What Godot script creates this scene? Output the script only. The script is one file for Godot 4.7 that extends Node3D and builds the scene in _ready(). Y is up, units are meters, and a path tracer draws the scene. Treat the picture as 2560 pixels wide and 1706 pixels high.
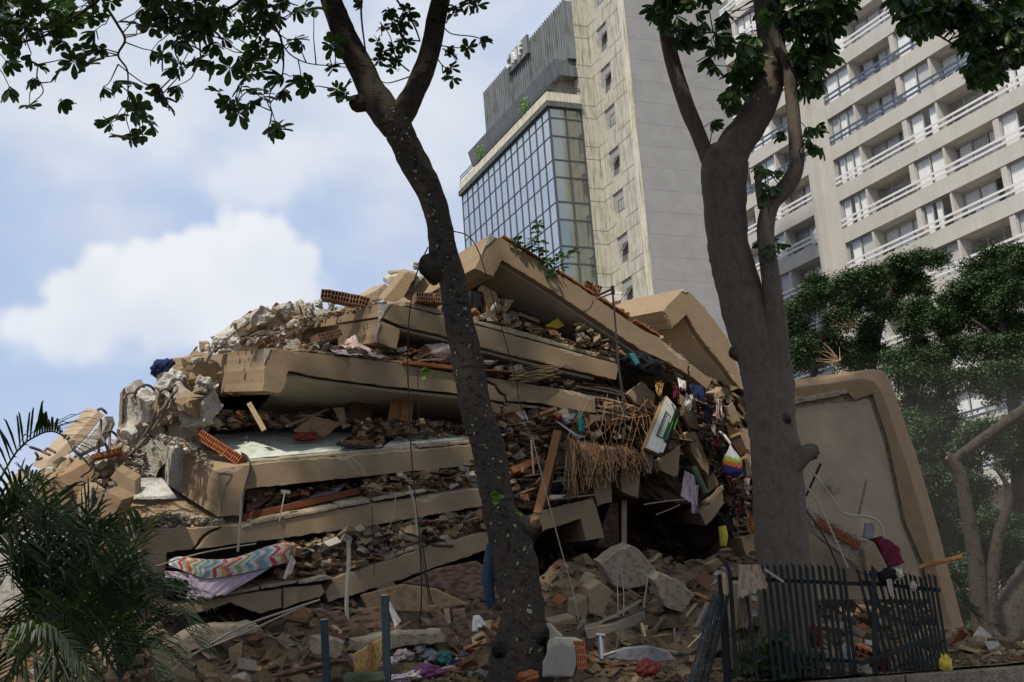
extends Node3D
# A collapsed apartment block behind two street trees, a tower and a hotel in the distance.
# Y is up, metres. The camera stands on the street at the origin and looks along -Z.

const FOCAL := 3340.0            # focal length in pixels of a 2560 x 1706 frame
const EYE := Vector3(0, 1.6, 0)
const GROUND := 1.42             # the raised site behind the kerb wall
var cam_basis: Basis
var rng := RandomNumberGenerator.new()
var counts := {}
var mats := {}
var noise := FastNoiseLite.new()
var bld_a := deg_to_rad(23.5)    # the street grid is turned by this
var bld_m: Vector3               # normal of the front of the collapsed block
var bld_e: Vector3               # along its front, to the right
var bld_d: Vector3               # along its side, away from the street
var bld_q: Vector3

func _ready() -> void:
	rng.seed = 7
	noise.seed = 3
	noise.frequency = 1.0
	cam_basis = Basis(Vector3.RIGHT, deg_to_rad(14.5)) * Basis(Vector3.BACK, deg_to_rad(-4.36))
	var cam := Camera3D.new()
	cam.name = "camera"
	cam.transform = Transform3D(cam_basis, EYE)
	cam.fov = rad_to_deg(2.0 * atan(853.0 / FOCAL))
	cam.near = 0.1
	cam.far = 2000.0
	add_child(cam)
	cam.current = true
	var env := Environment.new()
	env.background_mode = Environment.BG_SKY
	env.tonemap_mode = Environment.TONE_MAPPER_LINEAR
	env.tonemap_exposure = 1.2
	env.sdfgi_enabled = true
	env.ssao_enabled = true
	env.ssil_enabled = true
	env.background_energy_multiplier = 1.0
	env.volumetric_fog_enabled = true
	env.volumetric_fog_density = 0.0
	var sky := Sky.new()
	var pano := PanoramaSkyMaterial.new()
	pano.panorama = sky_texture()
	sky.sky_material = pano
	env.sky = sky
	var we := WorldEnvironment.new()
	we.name = "world_environment"
	we.environment = env
	add_child(we)
	var sun := DirectionalLight3D.new()
	sun.name = "sun"
	sun.light_color = Color(1.0, 0.965, 0.90)
	sun.light_energy = 1.1
	sun.light_angular_distance = 2.2
	sun.shadow_enabled = true
	add_child(sun)
	sun.look_at_from_position(Vector3(-0.25, 0.85, 0.46), Vector3.ZERO, Vector3.BACK)
	bld_m = Vector3(sin(bld_a), 0, cos(bld_a))
	bld_e = Vector3(cos(bld_a), 0, -sin(bld_a))
	bld_d = Vector3(-sin(bld_a), 0, -cos(bld_a))
	bld_q = pz(670, 900, 22.5)
	make_materials()
	build_ground()
	build_tower()
	build_hotel()
	build_slabs()
	build_side_panel()
	build_left_heap()
	build_mound()
	build_fill()
	build_street_trees()
	build_far_trees()
	build_palms()
	build_fence()
	build_objects()
	build_wires()
	build_shards()
	build_dust()

# ---------------------------------------------------------------- placing
func ray(x: float, y: float) -> Vector3:
	return cam_basis * Vector3((x - 1280.0) / FOCAL, -(y - 853.0) / FOCAL, -1.0)

func pz(x: float, y: float, dist: float) -> Vector3:      # the point at a distance in front of the street
	var d := ray(x, y)
	return EYE + d * (dist / -d.z)

func bp(x: float, y: float, off := 0.0) -> Vector3:       # a point on the front of the collapsed block, off metres towards the street
	var d := ray(x, y)
	return EYE + d * ((bld_m.dot(bld_q - EYE) + off) / bld_m.dot(d))

func pxm(dist: float) -> float:                            # metres per pixel
	return dist * 1.03 / FOCAL

func to_px(p: Vector3) -> Vector2:
	var q := cam_basis.transposed() * (p - EYE)
	return Vector2(1280.0 + FOCAL * q.x / -q.z, 853.0 - FOCAL * q.y / -q.z)

func rr(a: float, b: float) -> float:
	return rng.randf_range(a, b)

# ---------------------------------------------------------------- naming
func numbered(n: String) -> String:
	if counts.has(n):
		counts[n] += 1
		return "%s_%03d" % [n, counts[n]]
	counts[n] = 0
	return n

func tag(o: Node, label: String, category: String, group := "", kind := "") -> Node:
	if label: o.set_meta("label", label)
	if category: o.set_meta("category", category)
	if group: o.set_meta("group", group)
	if kind or label: o.set_meta("kind", kind if kind else "thing")
	return o

func thing(called: String, label: String, category: String, group := "") -> Node3D:
	var o := Node3D.new()
	o.name = numbered(called)
	add_child(o)
	tag(o, label, category, group)
	return o

func settle(o: Node3D) -> Node3D:                          # put a thing's origin at its base
	var box := AABB()
	var first := true
	for c in o.get_children():
		if c is MeshInstance3D:
			var b: AABB = c.transform * c.get_aabb()
			box = b if first else box.merge(b)
			first = false
	if first: return o
	var base := Vector3(box.get_center().x, box.position.y, box.get_center().z)
	for c in o.get_children():
		c.position -= base
	o.position = base
	return o

# ---------------------------------------------------------------- meshes
class Mb:
	var v := PackedVector3Array()
	var n := PackedVector3Array()
	var uv := PackedVector2Array()
	var c := PackedColorArray()
	var col := Color.WHITE
	func tri(a: Vector3, b: Vector3, d: Vector3) -> void:
		var m := (d - a).cross(b - a).normalized()
		v.append(a); v.append(b); v.append(d)
		n.append(m); n.append(m); n.append(m)
		c.append(col); c.append(col); c.append(col)
		uv.append(Vector2.ZERO); uv.append(Vector2.ZERO); uv.append(Vector2.ZERO)
	func quad(a: Vector3, b: Vector3, d: Vector3, e: Vector3) -> void:
		tri(a, b, d); tri(a, d, e)
	func qn(a: Vector3, b: Vector3, d: Vector3, e: Vector3, na: Vector3, nb: Vector3, nd: Vector3, ne: Vector3, ua := Vector2.ZERO, ub := Vector2.ZERO, ud := Vector2.ZERO, ue := Vector2.ZERO) -> void:
		v.append(a); v.append(b); v.append(d); v.append(a); v.append(d); v.append(e)
		n.append(na); n.append(nb); n.append(nd); n.append(na); n.append(nd); n.append(ne)
		uv.append(ua); uv.append(ub); uv.append(ud); uv.append(ua); uv.append(ud); uv.append(ue)
		for i in 6: c.append(col)
	func quv(a: Vector3, b: Vector3, d: Vector3, e: Vector3) -> void:
		var m := (d - a).cross(b - a).normalized()
		qn(a, b, d, e, m, m, m, m, Vector2(0, 0), Vector2(1, 0), Vector2(1, 1), Vector2(0, 1))
	func box(x: Transform3D, s: Vector3) -> void:          # centred box
		var h := s * 0.5
		var p: Array[Vector3] = []
		for i in 8:
			p.append(x * Vector3(h.x * (1 if i & 1 else -1), h.y * (1 if i & 2 else -1), h.z * (1 if i & 4 else -1)))
		quad(p[0], p[1], p[3], p[2]); quad(p[5], p[4], p[6], p[7]); quad(p[4], p[0], p[2], p[6])
		quad(p[1], p[5], p[7], p[3]); quad(p[2], p[3], p[7], p[6]); quad(p[4], p[5], p[1], p[0])
	func bevel_box(x: Transform3D, s: Vector3, b: float) -> void:   # box with chamfered long edges
		var h := s * 0.5
		var ring := [Vector2(-h.x + b, -h.y), Vector2(h.x - b, -h.y), Vector2(h.x, -h.y + b), Vector2(h.x, h.y - b), Vector2(h.x - b, h.y), Vector2(-h.x + b, h.y), Vector2(-h.x, h.y - b), Vector2(-h.x, -h.y + b)]
		for i in 8:
			var p: Vector2 = ring[i]
			var q: Vector2 = ring[(i + 1) % 8]
			quad(x * Vector3(p.x, p.y, h.z), x * Vector3(q.x, q.y, h.z), x * Vector3(q.x, q.y, -h.z), x * Vector3(p.x, p.y, -h.z))
			tri(x * Vector3(p.x, p.y, h.z), x * Vector3(q.x, q.y, h.z), x * Vector3(0, 0, h.z))
			tri(x * Vector3(q.x, q.y, -h.z), x * Vector3(p.x, p.y, -h.z), x * Vector3(0, 0, -h.z))
	func bar(a: Vector3, b: Vector3, w: float, t: float, side := Vector3.UP) -> void:
		var z := (b - a).normalized()
		var x := side.cross(z)
		if x.length() < 0.01: x = Vector3.RIGHT.cross(z)
		x = x.normalized()
		box(Transform3D(Basis(x, z.cross(x), z), (a + b) * 0.5), Vector3(w, t, a.distance_to(b)))
	func tube(p: Array, r: Array, sides := 8, cap := true, bump := 0.0, nz: FastNoiseLite = null) -> void:
		var rings := []
		var norms := []
		var side := Vector3.ZERO
		var along := 0.0
		for i in p.size():
			var dir: Vector3 = (p[mini(i + 1, p.size() - 1)] - p[maxi(i - 1, 0)]).normalized()
			if side == Vector3.ZERO:
				side = dir.cross(Vector3.UP)
				if side.length() < 0.2: side = dir.cross(Vector3.RIGHT)
			side = (side - dir * side.dot(dir)).normalized()
			var up := dir.cross(side)
			var ring := PackedVector3Array()
			var nn := PackedVector3Array()
			for k in sides + 1:
				var a := TAU * (k % sides) / sides
				var o := side * cos(a) + up * sin(a)
				var rad: float = r[i] if r.size() > 1 else r[0]
				if bump > 0.0: rad *= 1.0 + bump * nz.get_noise_3dv((p[i] + o * rad) * 3.0)
				ring.append(p[i] + o * rad)
				nn.append(o)
			rings.append(ring); norms.append(nn)
		for i in p.size() - 1:
			var l: float = p[i].distance_to(p[i + 1])
			for k in sides:
				var u0 := float(k) / sides
				var u1 := float(k + 1) / sides
				qn(rings[i][k + 1], rings[i][k], rings[i + 1][k], rings[i + 1][k + 1], norms[i][k + 1], norms[i][k], norms[i + 1][k], norms[i + 1][k + 1], Vector2(u1, along), Vector2(u0, along), Vector2(u0, along + l), Vector2(u1, along + l))
			along += l
		if cap:
			for e in [0, p.size() - 1]:
				for k in sides: tri(p[e], rings[e][k], rings[e][k + 1])
	func mesh() -> ArrayMesh:
		var a := []
		a.resize(Mesh.ARRAY_MAX)
		a[Mesh.ARRAY_VERTEX] = v
		a[Mesh.ARRAY_NORMAL] = n
		a[Mesh.ARRAY_TEX_UV] = uv
		a[Mesh.ARRAY_COLOR] = c
		var m := ArrayMesh.new()
		m.add_surface_from_arrays(Mesh.PRIMITIVE_TRIANGLES, a)
		return m

func inst(mesh: Mesh, called: String, mat: Material, parent: Node3D, x := Transform3D.IDENTITY) -> MeshInstance3D:
	var o := MeshInstance3D.new()
	o.mesh = mesh
	o.name = called
	o.material_override = mat
	o.transform = x
	parent.add_child(o, true)
	return o

func part(mb: Mb, called: String, mat: Material, parent: Node3D) -> MeshInstance3D:
	return inst(mb.mesh(), called, mat, parent)

func solo(mb: Mb, called: String, mat: Material, label: String, category: String, group := "", kind := "") -> MeshInstance3D:
	var lo := mb.v[0]
	var hi := mb.v[0]
	for p in mb.v:
		lo = lo.min(p); hi = hi.max(p)
	var base := Vector3((lo.x + hi.x) * 0.5, lo.y, (lo.z + hi.z) * 0.5)
	for i in mb.v.size(): mb.v[i] -= base
	var o := inst(mb.mesh(), numbered(called), mat, self)
	o.position = base
	tag(o, label, category, group, kind)
	return o

func spline(pts: Array, steps := 6) -> Array:              # Catmull-Rom through Vector3 points
	var out := []
	for i in pts.size() - 1:
		var a: Vector3 = pts[maxi(i - 1, 0)]
		var b: Vector3 = pts[i]
		var c: Vector3 = pts[i + 1]
		var d: Vector3 = pts[mini(i + 2, pts.size() - 1)]
		for k in steps: out.append(b.cubic_interpolate(c, a, d, float(k) / steps))
	out.append(pts[pts.size() - 1])
	return out

func spline_f(r: Array, steps := 6) -> Array:
	var out := []
	for i in r.size() - 1:
		for k in steps: out.append(lerpf(r[i], r[i + 1], float(k) / steps))
	out.append(r[r.size() - 1])
	return out

# A prism of a flat outline pushed along vec, its edges chipped and chamfered.
func rough_prism(mb: Mb, poly: Array, vec: Vector3, step := 0.12, jit := 0.012, bevel := 0.015, back := true, edge: Mb = null) -> void:
	var nrm := Vector3.ZERO
	for i in poly.size():
		nrm += (poly[i] as Vector3).cross(poly[(i + 1) % poly.size()])
	nrm = nrm.normalized()
	if nrm.dot(vec) > 0.0: nrm = -nrm
	var ax := Vector3.UP.cross(nrm)
	if ax.length() < 0.1: ax = Vector3.RIGHT.cross(nrm)
	ax = ax.normalized()
	var ay := nrm.cross(ax)
	var o: Vector3 = poly[0]
	var p2 := PackedVector2Array()
	for p in poly: p2.append(Vector2((p - o).dot(ax), (p - o).dot(ay)))
	if Geometry2D.is_polygon_clockwise(p2): p2.reverse()
	var pts := PackedVector2Array()
	for i in p2.size():
		var a := p2[i]
		var b := p2[(i + 1) % p2.size()]
		var k := maxi(1, int(a.distance_to(b) / step))
		for j in k: pts.append(a.lerp(b, float(j) / k))
	var ring := PackedVector2Array()
	var inner := PackedVector2Array()
	var m := pts.size()
	for i in m:
		var t := (pts[(i + 1) % m] - pts[(i + m - 1) % m]).normalized()
		var inw := Vector2(-t.y, t.x)
		var w := o + ax * pts[i].x + ay * pts[i].y
		var j := absf(noise.get_noise_3dv(w * 2.3)) * 0.8 + absf(noise.get_noise_3dv(w * 9.0)) * 0.9
		var big := maxf(0.0, noise.get_noise_3dv(w * 1.1 + Vector3(9, 3, 4)) - 0.25) * 3.0
		ring.append(pts[i] + inw * jit * j)
		inner.append(pts[i] + inw * (jit * j + (bevel * (0.4 + 1.2 * j + 2.5 * big) if edge == null else bevel * (0.12 + 0.5 * j + 5.0 * big))))
	var tris := Geometry2D.triangulate_polygon(inner)
	if tris.is_empty():
		inner = ring
		tris = Geometry2D.triangulate_polygon(ring)
	var f := PackedVector3Array()
	var g := PackedVector3Array()
	var h := PackedVector3Array()
	var vd := vec.normalized()
	for i in m:
		f.append(o + ax * inner[i].x + ay * inner[i].y)
		var q := o + ax * ring[i].x + ay * ring[i].y
		g.append(q + vd * bevel * 0.8)
		h.append(q + vec)
	for i in range(0, tris.size(), 3):
		mb.tri(f[tris[i]], f[tris[i + 2]], f[tris[i + 1]])
		if back: mb.tri(h[tris[i]], h[tris[i + 1]], h[tris[i + 2]])
	for i in m:
		var k := (i + 1) % m
		(mb if edge == null else edge).quad(f[i], f[k], g[k], g[i])
		mb.quad(g[i], g[k], h[k], h[i])

# An angular broken lump: a box whose corners have been knocked about, cut into facets.
func lump(mb: Mb, x: Transform3D, s: Vector3, rough := 0.22, cuts := 2) -> void:
	var h := s * 0.5
	var n := cuts + 1
	var key := x.origin * 3.7
	var faces := [[Vector3(1, 0, 0), Vector3(0, 1, 0), Vector3(0, 0, 1)], [Vector3(0, 1, 0), Vector3(1, 0, 0), Vector3(0, 0, -1)], [Vector3(0, 0, 1), Vector3(0, 1, 0), Vector3(-1, 0, 0)], [Vector3(0, 1, 0), Vector3(0, 0, 1), Vector3(1, 0, 0)], [Vector3(0, 0, 1), Vector3(1, 0, 0), Vector3(0, 1, 0)], [Vector3(1, 0, 0), Vector3(0, 0, 1), Vector3(0, -1, 0)]]
	for fc in faces:
		var grid := []
		for i in n + 1:
			var row := []
			for j in n + 1:
				var p: Vector3 = fc[2] + fc[0] * (2.0 * i / n - 1.0) + fc[1] * (2.0 * j / n - 1.0)
				var e := 1.0 - 0.16 * (p.length() - 1.0) / 0.73
				var w := Vector3(noise.get_noise_3dv(p * 0.9 + key), noise.get_noise_3dv(p * 0.9 + key + Vector3(31, 0, 0)), noise.get_noise_3dv(p * 0.9 + key + Vector3(0, 47, 0)))
				var w2 := noise.get_noise_3dv(p * 2.7 + key)
				row.append(x * ((p * e + w * rough * 2.2 + p * w2 * rough * 0.6) * h))
			grid.append(row)
		for i in n:
			for j in n:
				mb.quad(grid[i][j], grid[i + 1][j], grid[i + 1][j + 1], grid[i][j + 1])

func rnd_basis() -> Basis:
	return Basis(Vector3(rr(-1, 1), rr(-1, 1), rr(-1, 1)).normalized(), rr(0, TAU))

func facing(z: Vector3, up := Vector3.UP) -> Basis:        # a basis whose z points along z
	var zz := z.normalized()
	var x := up.cross(zz)
	if x.length() < 0.01: x = Vector3.RIGHT.cross(zz)
	x = x.normalized()
	return Basis(x, zz.cross(x), zz)

func multi(mesh: Mesh, xf: Array, cols: Array, called: String, mat: Material, parent: Node3D) -> MultiMeshInstance3D:
	var mm := MultiMesh.new()
	mm.transform_format = MultiMesh.TRANSFORM_3D
	mm.use_colors = cols.size() > 0
	mm.mesh = mesh
	mm.instance_count = xf.size()
	for i in xf.size():
		mm.set_instance_transform(i, xf[i])
		if cols.size() > 0: mm.set_instance_color(i, cols[i])
	var o := MultiMeshInstance3D.new()
	o.multimesh = mm
	o.name = called
	o.material_override = mat
	parent.add_child(o, true)
	return o

# ---------------------------------------------------------------- sky
func blob(p: Vector2, c: Vector2, r: Vector2) -> float:
	var q := (p - c) / r
	return 1.0 - q.length()

func sky_texture() -> ImageTexture:
	var w := 1600
	var h := 800
	var img := Image.create(w, h, false, Image.FORMAT_RGBF)
	var fine := FastNoiseLite.new()
	fine.seed = 11
	fine.frequency = 1.0
	fine.fractal_octaves = 5
	var inv := cam_basis.transposed()
	var puffs := [[Vector2(170, 830), Vector2(230, 90)], [Vector2(300, 760), Vector2(230, 150)], [Vector2(420, 725), Vector2(200, 150)], [Vector2(610, 690), Vector2(210, 170)], [Vector2(700, 720), Vector2(190, 170)], [Vector2(500, 800), Vector2(330, 140)]]
	for y in h:
		var th := PI * (y + 0.5) / h
		var dy := cos(th)
		if dy < -0.12:
			for x in w: img.set_pixel(x, y, Color(0.20, 0.19, 0.17))
			continue
		var sy := sin(th)
		for x in w:
			var ph := TAU * (x + 0.5) / w
			var d := Vector3(sin(ph) * sy, dy, -cos(ph) * sy)
			var up := clampf(dy, 0.0, 1.0)
			var base := Color(0.40, 0.50, 0.69).lerp(Color(0.31, 0.41, 0.62), smoothstep(0.05, 0.7, up))
			# broken high cloud everywhere, thicker higher up
			var q := Vector3(d.x, d.y * 1.8, d.z) * 3.0
			var n1 := fine.get_noise_3dv(q)
			var n2 := fine.get_noise_3dv(q * 2.6 + Vector3(7, 1, 3))
			var k := inv * d
			var p := Vector2(1e5, 1e5)
			if k.z < -0.2: p = Vector2(1280.0 + FOCAL * k.x / -k.z, 853.0 - FOCAL * k.y / -k.z)
			var east := smoothstep(-0.22, -0.06, d.x) * smoothstep(0.6, 0.2, absf(d.x))
			var cover := smoothstep(-0.6, 0.6, n1 * 1.1 + n2 * 0.35 + lerpf(-0.16, 0.42, maxf(smoothstep(0.31, 0.45, up), east * 0.8)))
			var white := Color(0.54, 0.59, 0.67).lerp(Color(0.64, 0.68, 0.735), clampf(0.5 + n2, 0, 1))
			var c := base.lerp(white, cover * 0.9)
			# the cumulus bank over the ruin and a wisp above it
			if p.x > -900 and p.x < 1500 and p.y > 200 and p.y < 1200:
				var e := fine.get_noise_3dv(d * 8.0) * 0.42 + fine.get_noise_3dv(d * 22.0) * 0.30 + fine.get_noise_3dv(d * 60.0) * 0.2
				var w1 := smoothstep(-0.1, 0.7, blob(p, Vector2(650, 440), Vector2(190, 120)) + e * 1.2)
				c = c.lerp(Color(0.68, 0.71, 0.76), w1 * 0.7)
				var b := -9.0
				for f in puffs: b = maxf(b, blob(p, f[0], f[1]))
				var soft := lerpf(0.18, 0.8, smoothstep(700.0, 900.0, p.y + 0.35 * maxf(0.0, p.x - 560.0)))
				var s := smoothstep(0.0, soft, b + e)
				var lit := clampf(0.75 + 0.55 * fine.get_noise_3dv(d * 9.0 + Vector3(0, 0.05, 0)) + (740.0 - p.y) * 0.0014, 0.0, 1.0)
				c = c.lerp(Color(0.53, 0.585, 0.67).lerp(Color(0.74, 0.76, 0.79), lit), s * 0.88)
			if dy < 0.0: c = c.lerp(Color(0.20, 0.19, 0.17), smoothstep(0.0, 0.12, -dy))
			img.set_pixel(x, y, c)
	return ImageTexture.create_from_image(img)

# ---------------------------------------------------------------- materials
func lin(r: float, g: float, b: float) -> Color:
	return Color(r, g, b).linear_to_srgb()

func gray_noise(size: int, freq: float, seed_: int, oct := 4, kind := FastNoiseLite.TYPE_SIMPLEX_SMOOTH, ridged := false) -> Image:
	var n := FastNoiseLite.new()
	n.seed = seed_
	n.noise_type = kind
	n.frequency = freq
	n.fractal_octaves = oct
	if ridged: n.fractal_type = FastNoiseLite.FRACTAL_RIDGED
	var img := n.get_seamless_image(size, size)
	img.convert(Image.FORMAT_L8)
	return img

# A colour texture: layers of [noise image, low, high, colour at high, strength]; each layer blends its colour in where the noise runs from low to high.
func layered(size: int, base: Color, layers: Array) -> ImageTexture:
	var data := []
	for l in layers:
		var im := l[0] as Image
		if im.get_width() != size:
			im = im.duplicate()
			im.resize(size, size, Image.INTERPOLATE_BILINEAR)
		var lut := PackedFloat32Array()
		for i in 256: lut.append(smoothstep(l[1], l[2], i / 255.0) * float(l[4]))
		var src := im.get_data()
		var tt := PackedFloat32Array()
		tt.resize(size * size)
		for i in size * size: tt[i] = lut[src[i]]
		data.append(tt)
	var buf := PackedByteArray()
	buf.resize(size * size * 3)
	for i in size * size:
		var c := base
		for k in layers.size():
			var l: Array = layers[k]
			var t: float = data[k][i]
			if t > 0.0: c = c.lerp(l[3], t)
		buf[i * 3] = int(clampf(c.r, 0, 1) * 255.0)
		buf[i * 3 + 1] = int(clampf(c.g, 0, 1) * 255.0)
		buf[i * 3 + 2] = int(clampf(c.b, 0, 1) * 255.0)
	return ImageTexture.create_from_image(Image.create_from_data(size, size, false, Image.FORMAT_RGB8, buf))

func normal_tex(img: Image, amount: float) -> ImageTexture:
	var k := img.duplicate() as Image
	k.convert(Image.FORMAT_RGBA8)
	k.bump_map_to_normal_map(amount)
	return ImageTexture.create_from_image(k)

func mat(called: String, albedo: Color, rough := 0.9, tex: Texture2D = null, scale := Vector3.ONE, nrm: Texture2D = null, depth := 1.0) -> StandardMaterial3D:
	var m := StandardMaterial3D.new()
	m.albedo_color = albedo
	m.roughness = rough
	m.cull_mode = BaseMaterial3D.CULL_DISABLED
	m.metallic_specular = 0.3
	if tex:
		m.albedo_texture = tex
	if nrm:
		m.normal_enabled = true
		m.normal_texture = nrm
		m.normal_scale = depth
	if tex or nrm:
		m.uv1_triplanar = true
		m.uv1_world_triplanar = true
		m.uv1_scale = scale
	mats[called] = m
	return m

func make_materials() -> void:
	var fine := gray_noise(512, 0.06, 1, 5)
	var blot := gray_noise(512, 0.012, 2, 4)
	var cell := gray_noise(512, 0.05, 4, 2, FastNoiseLite.TYPE_CELLULAR)
	var rid := gray_noise(512, 0.02, 5, 5, FastNoiseLite.TYPE_SIMPLEX_SMOOTH, true)
	var grit := gray_noise(512, 0.16, 6, 3)
	var spots := gray_noise(512, 0.035, 8, 1, FastNoiseLite.TYPE_CELLULAR)
	var w := Color.WHITE
	var n_fine := normal_tex(grit, 2.0)
	var n_rough := normal_tex(fine, 5.0)
	var streak := FastNoiseLite.new()
	streak.seed = 5
	streak.frequency = 0.05
	var si := Image.create(256, 256, false, Image.FORMAT_L8)
	for y in 256:
		for x in 256:
			var t := TAU * x / 256.0
			var v := streak.get_noise_3d(cos(t) * 70.0, sin(t) * 70.0, absf(y - 128.0) * 0.25) + 0.5 * streak.get_noise_3d(cos(t) * 300.0, sin(t) * 300.0, absf(y - 128.0) * 0.6)
			si.set_pixel(x, y, Color.from_hsv(0, 0, clampf(0.5 + v * 0.6, 0, 1)))
	si.resize(512, 512)
	# painted render of the collapsed block
	var tan_ := layered(320, w, [[blot, 0.25, 0.85, Color(0.86, 0.85, 0.83), 0.7], [fine, 0.3, 0.85, Color(0.84, 0.83, 0.82), 0.5], [grit, 0.5, 0.9, Color(0.74, 0.72, 0.70), 0.45], [spots, 0.0, 0.07, Color(0.5, 0.46, 0.42), 0.5], [si, 0.55, 0.95, Color(0.72, 0.68, 0.64), 0.4]])
	mat("render", lin(0.57, 0.445, 0.30), 0.92, tan_, Vector3.ONE * 0.5, n_fine, 0.55)
	mat("render_orange", lin(0.56, 0.40, 0.25), 0.92, tan_, Vector3.ONE * 0.5, n_fine, 0.55)
	mat("soffit", lin(0.66, 0.61, 0.53), 0.9, layered(320, w, [[blot, 0.2, 0.9, Color(0.86, 0.83, 0.78), 0.7], [spots, 0.0, 0.06, Color(0.7, 0.66, 0.6), 0.5]]), Vector3.ONE * 0.35, n_fine, 0.25)
	mat("panel_cream", lin(0.65, 0.545, 0.415), 0.9, layered(320, w, [[blot, 0.2, 0.9, Color(0.88, 0.86, 0.84), 0.6], [spots, 0.0, 0.06, Color(0.6, 0.55, 0.5), 0.5]]), Vector3.ONE * 0.35, n_fine, 0.25)
	var conc := layered(320, w, [[fine, 0.3, 0.8, Color(0.66, 0.63, 0.59), 0.7], [cell, 0.3, 0.7, Color(0.86, 0.85, 0.84), 0.25], [blot, 0.35, 0.85, Color(0.74, 0.67, 0.58), 0.8]])
	mat("broken", lin(0.58, 0.565, 0.53), 0.95, conc, Vector3.ONE * 1.1, n_rough, 1.6)
	mat("broken_dusty", lin(0.44, 0.365, 0.28), 0.95, conc, Vector3.ONE * 1.3, n_rough, 1.6)
	mat("concrete", lin(0.55, 0.54, 0.515), 0.92, conc, Vector3.ONE * 0.5, n_fine, 0.6)
	mat("rubble", Color.WHITE, 0.95, conc, Vector3.ONE * 2.5, n_rough, 1.2).vertex_color_use_as_albedo = true
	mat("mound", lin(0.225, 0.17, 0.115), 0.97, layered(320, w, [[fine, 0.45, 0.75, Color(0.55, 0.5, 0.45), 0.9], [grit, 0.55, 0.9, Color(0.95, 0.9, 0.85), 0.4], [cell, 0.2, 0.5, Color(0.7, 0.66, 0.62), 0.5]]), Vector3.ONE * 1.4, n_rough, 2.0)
	mat("ground", lin(0.13, 0.115, 0.095), 0.97, conc, Vector3.ONE * 0.4, n_rough, 1.0)
	mat("asphalt", lin(0.055, 0.055, 0.056), 0.95, conc, Vector3.ONE * 0.8, n_fine, 0.8)
	mat("kerb", lin(0.17, 0.155, 0.135), 0.92, conc, Vector3.ONE * 0.8, n_fine, 0.8)
	# brick, tiles, wood, board
	mat("clay", lin(0.36, 0.135, 0.062), 0.92, layered(320, w, [[fine, 0.4, 0.75, Color(0.72, 0.66, 0.62), 0.8], [blot, 0.5, 0.8, Color(1.0, 0.95, 0.85), 0.6]]), Vector3.ONE * 2.0, n_rough, 0.8)
	mat("clay_dusty", lin(0.36, 0.215, 0.135), 0.94, mats.clay.albedo_texture, Vector3.ONE * 2.0, n_rough, 0.8)
	mat("hole", lin(0.05, 0.028, 0.016), 0.95)
	mat("mint_tile", lin(0.56, 0.62, 0.56), 0.5, layered(320, w, [[blot, 0.4, 0.8, Color(0.82, 0.80, 0.74), 0.9], [fine, 0.55, 0.9, Color(0.8, 0.76, 0.7), 0.6]]), Vector3.ONE * 0.7)
	mat("screed", lin(0.40, 0.345, 0.265), 0.95, conc, Vector3.ONE * 1.0, n_rough, 1.2)
	var grain := layered(320, w, [[gray_noise(512, 0.03, 21, 4), 0.4, 0.75, Color(0.66, 0.58, 0.5), 0.8], [fine, 0.55, 0.9, Color(0.8, 0.74, 0.7), 0.5]])
	mat("wood", lin(0.33, 0.165, 0.07), 0.75, grain, Vector3(6.0, 0.7, 6.0), n_fine, 0.3)
	mat("wood_pale", lin(0.46, 0.345, 0.215), 0.85, grain, Vector3(6.0, 0.7, 6.0), n_fine, 0.3)
	mat("wood_red", lin(0.17, 0.058, 0.026), 0.6, grain, Vector3(0.7, 5.0, 5.0), n_fine, 0.3)
	mat("wood_dark", lin(0.10, 0.05, 0.028), 0.7, grain, Vector3(5.0, 0.7, 5.0), n_fine, 0.3)
	mat("plywood", lin(0.46, 0.30, 0.12), 0.8, grain, Vector3(3.0, 0.6, 3.0))
	mat("reed", lin(0.46, 0.285, 0.15), 0.8, grain, Vector3(9.0, 0.8, 9.0), n_fine, 0.4)
	mat("cardboard", lin(0.33, 0.215, 0.12), 0.9, layered(320, w, [[blot, 0.4, 0.8, Color(0.8, 0.78, 0.75), 0.7]]), Vector3.ONE)
	mat("laminate", lin(0.22, 0.135, 0.10), 0.6, grain, Vector3(0.3, 0.8, 0.8))
	# metal
	mat("rebar", lin(0.17, 0.145, 0.125), 0.75, layered(320, w, [[fine, 0.45, 0.75, Color(0.75, 0.5, 0.35), 0.8]]), Vector3.ONE * 3.0)
	mat("fence_paint", lin(0.020, 0.026, 0.026), 0.7, layered(320, w, [[fine, 0.3, 0.6, Color(0.6, 0.6, 0.6), 0.6]]), Vector3.ONE * 2.0)
	mat("fence_blue", lin(0.026, 0.042, 0.055), 0.6, layered(320, w, [[fine, 0.58, 0.8, Color(0.85, 0.65, 0.45), 0.9]]), Vector3.ONE * 2.0)
	mat("bare_metal", lin(0.45, 0.42, 0.33), 0.5)
	mat("steel", lin(0.30, 0.30, 0.30), 0.45).metallic = 0.6
	mat("wire", lin(0.035, 0.03, 0.026), 0.7)
	mat("wire_pale", lin(0.38, 0.33, 0.26), 0.8)
	mat("white_paint", lin(0.60, 0.59, 0.57), 0.6, layered(320, w, [[blot, 0.2, 0.9, Color(0.85, 0.83, 0.8), 0.7], [spots, 0.0, 0.06, Color(0.5, 0.46, 0.4), 0.6]]), Vector3.ONE)
	mat("black_plastic", lin(0.016, 0.016, 0.017), 0.4)
	mat("pvc", lin(0.40, 0.375, 0.32), 0.6, mats.white_paint.albedo_texture, Vector3.ONE * 2.0)
	# cloth
	var weave := gray_noise(256, 0.25, 31, 2)
	var n_cloth := normal_tex(weave, 1.5)
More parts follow.
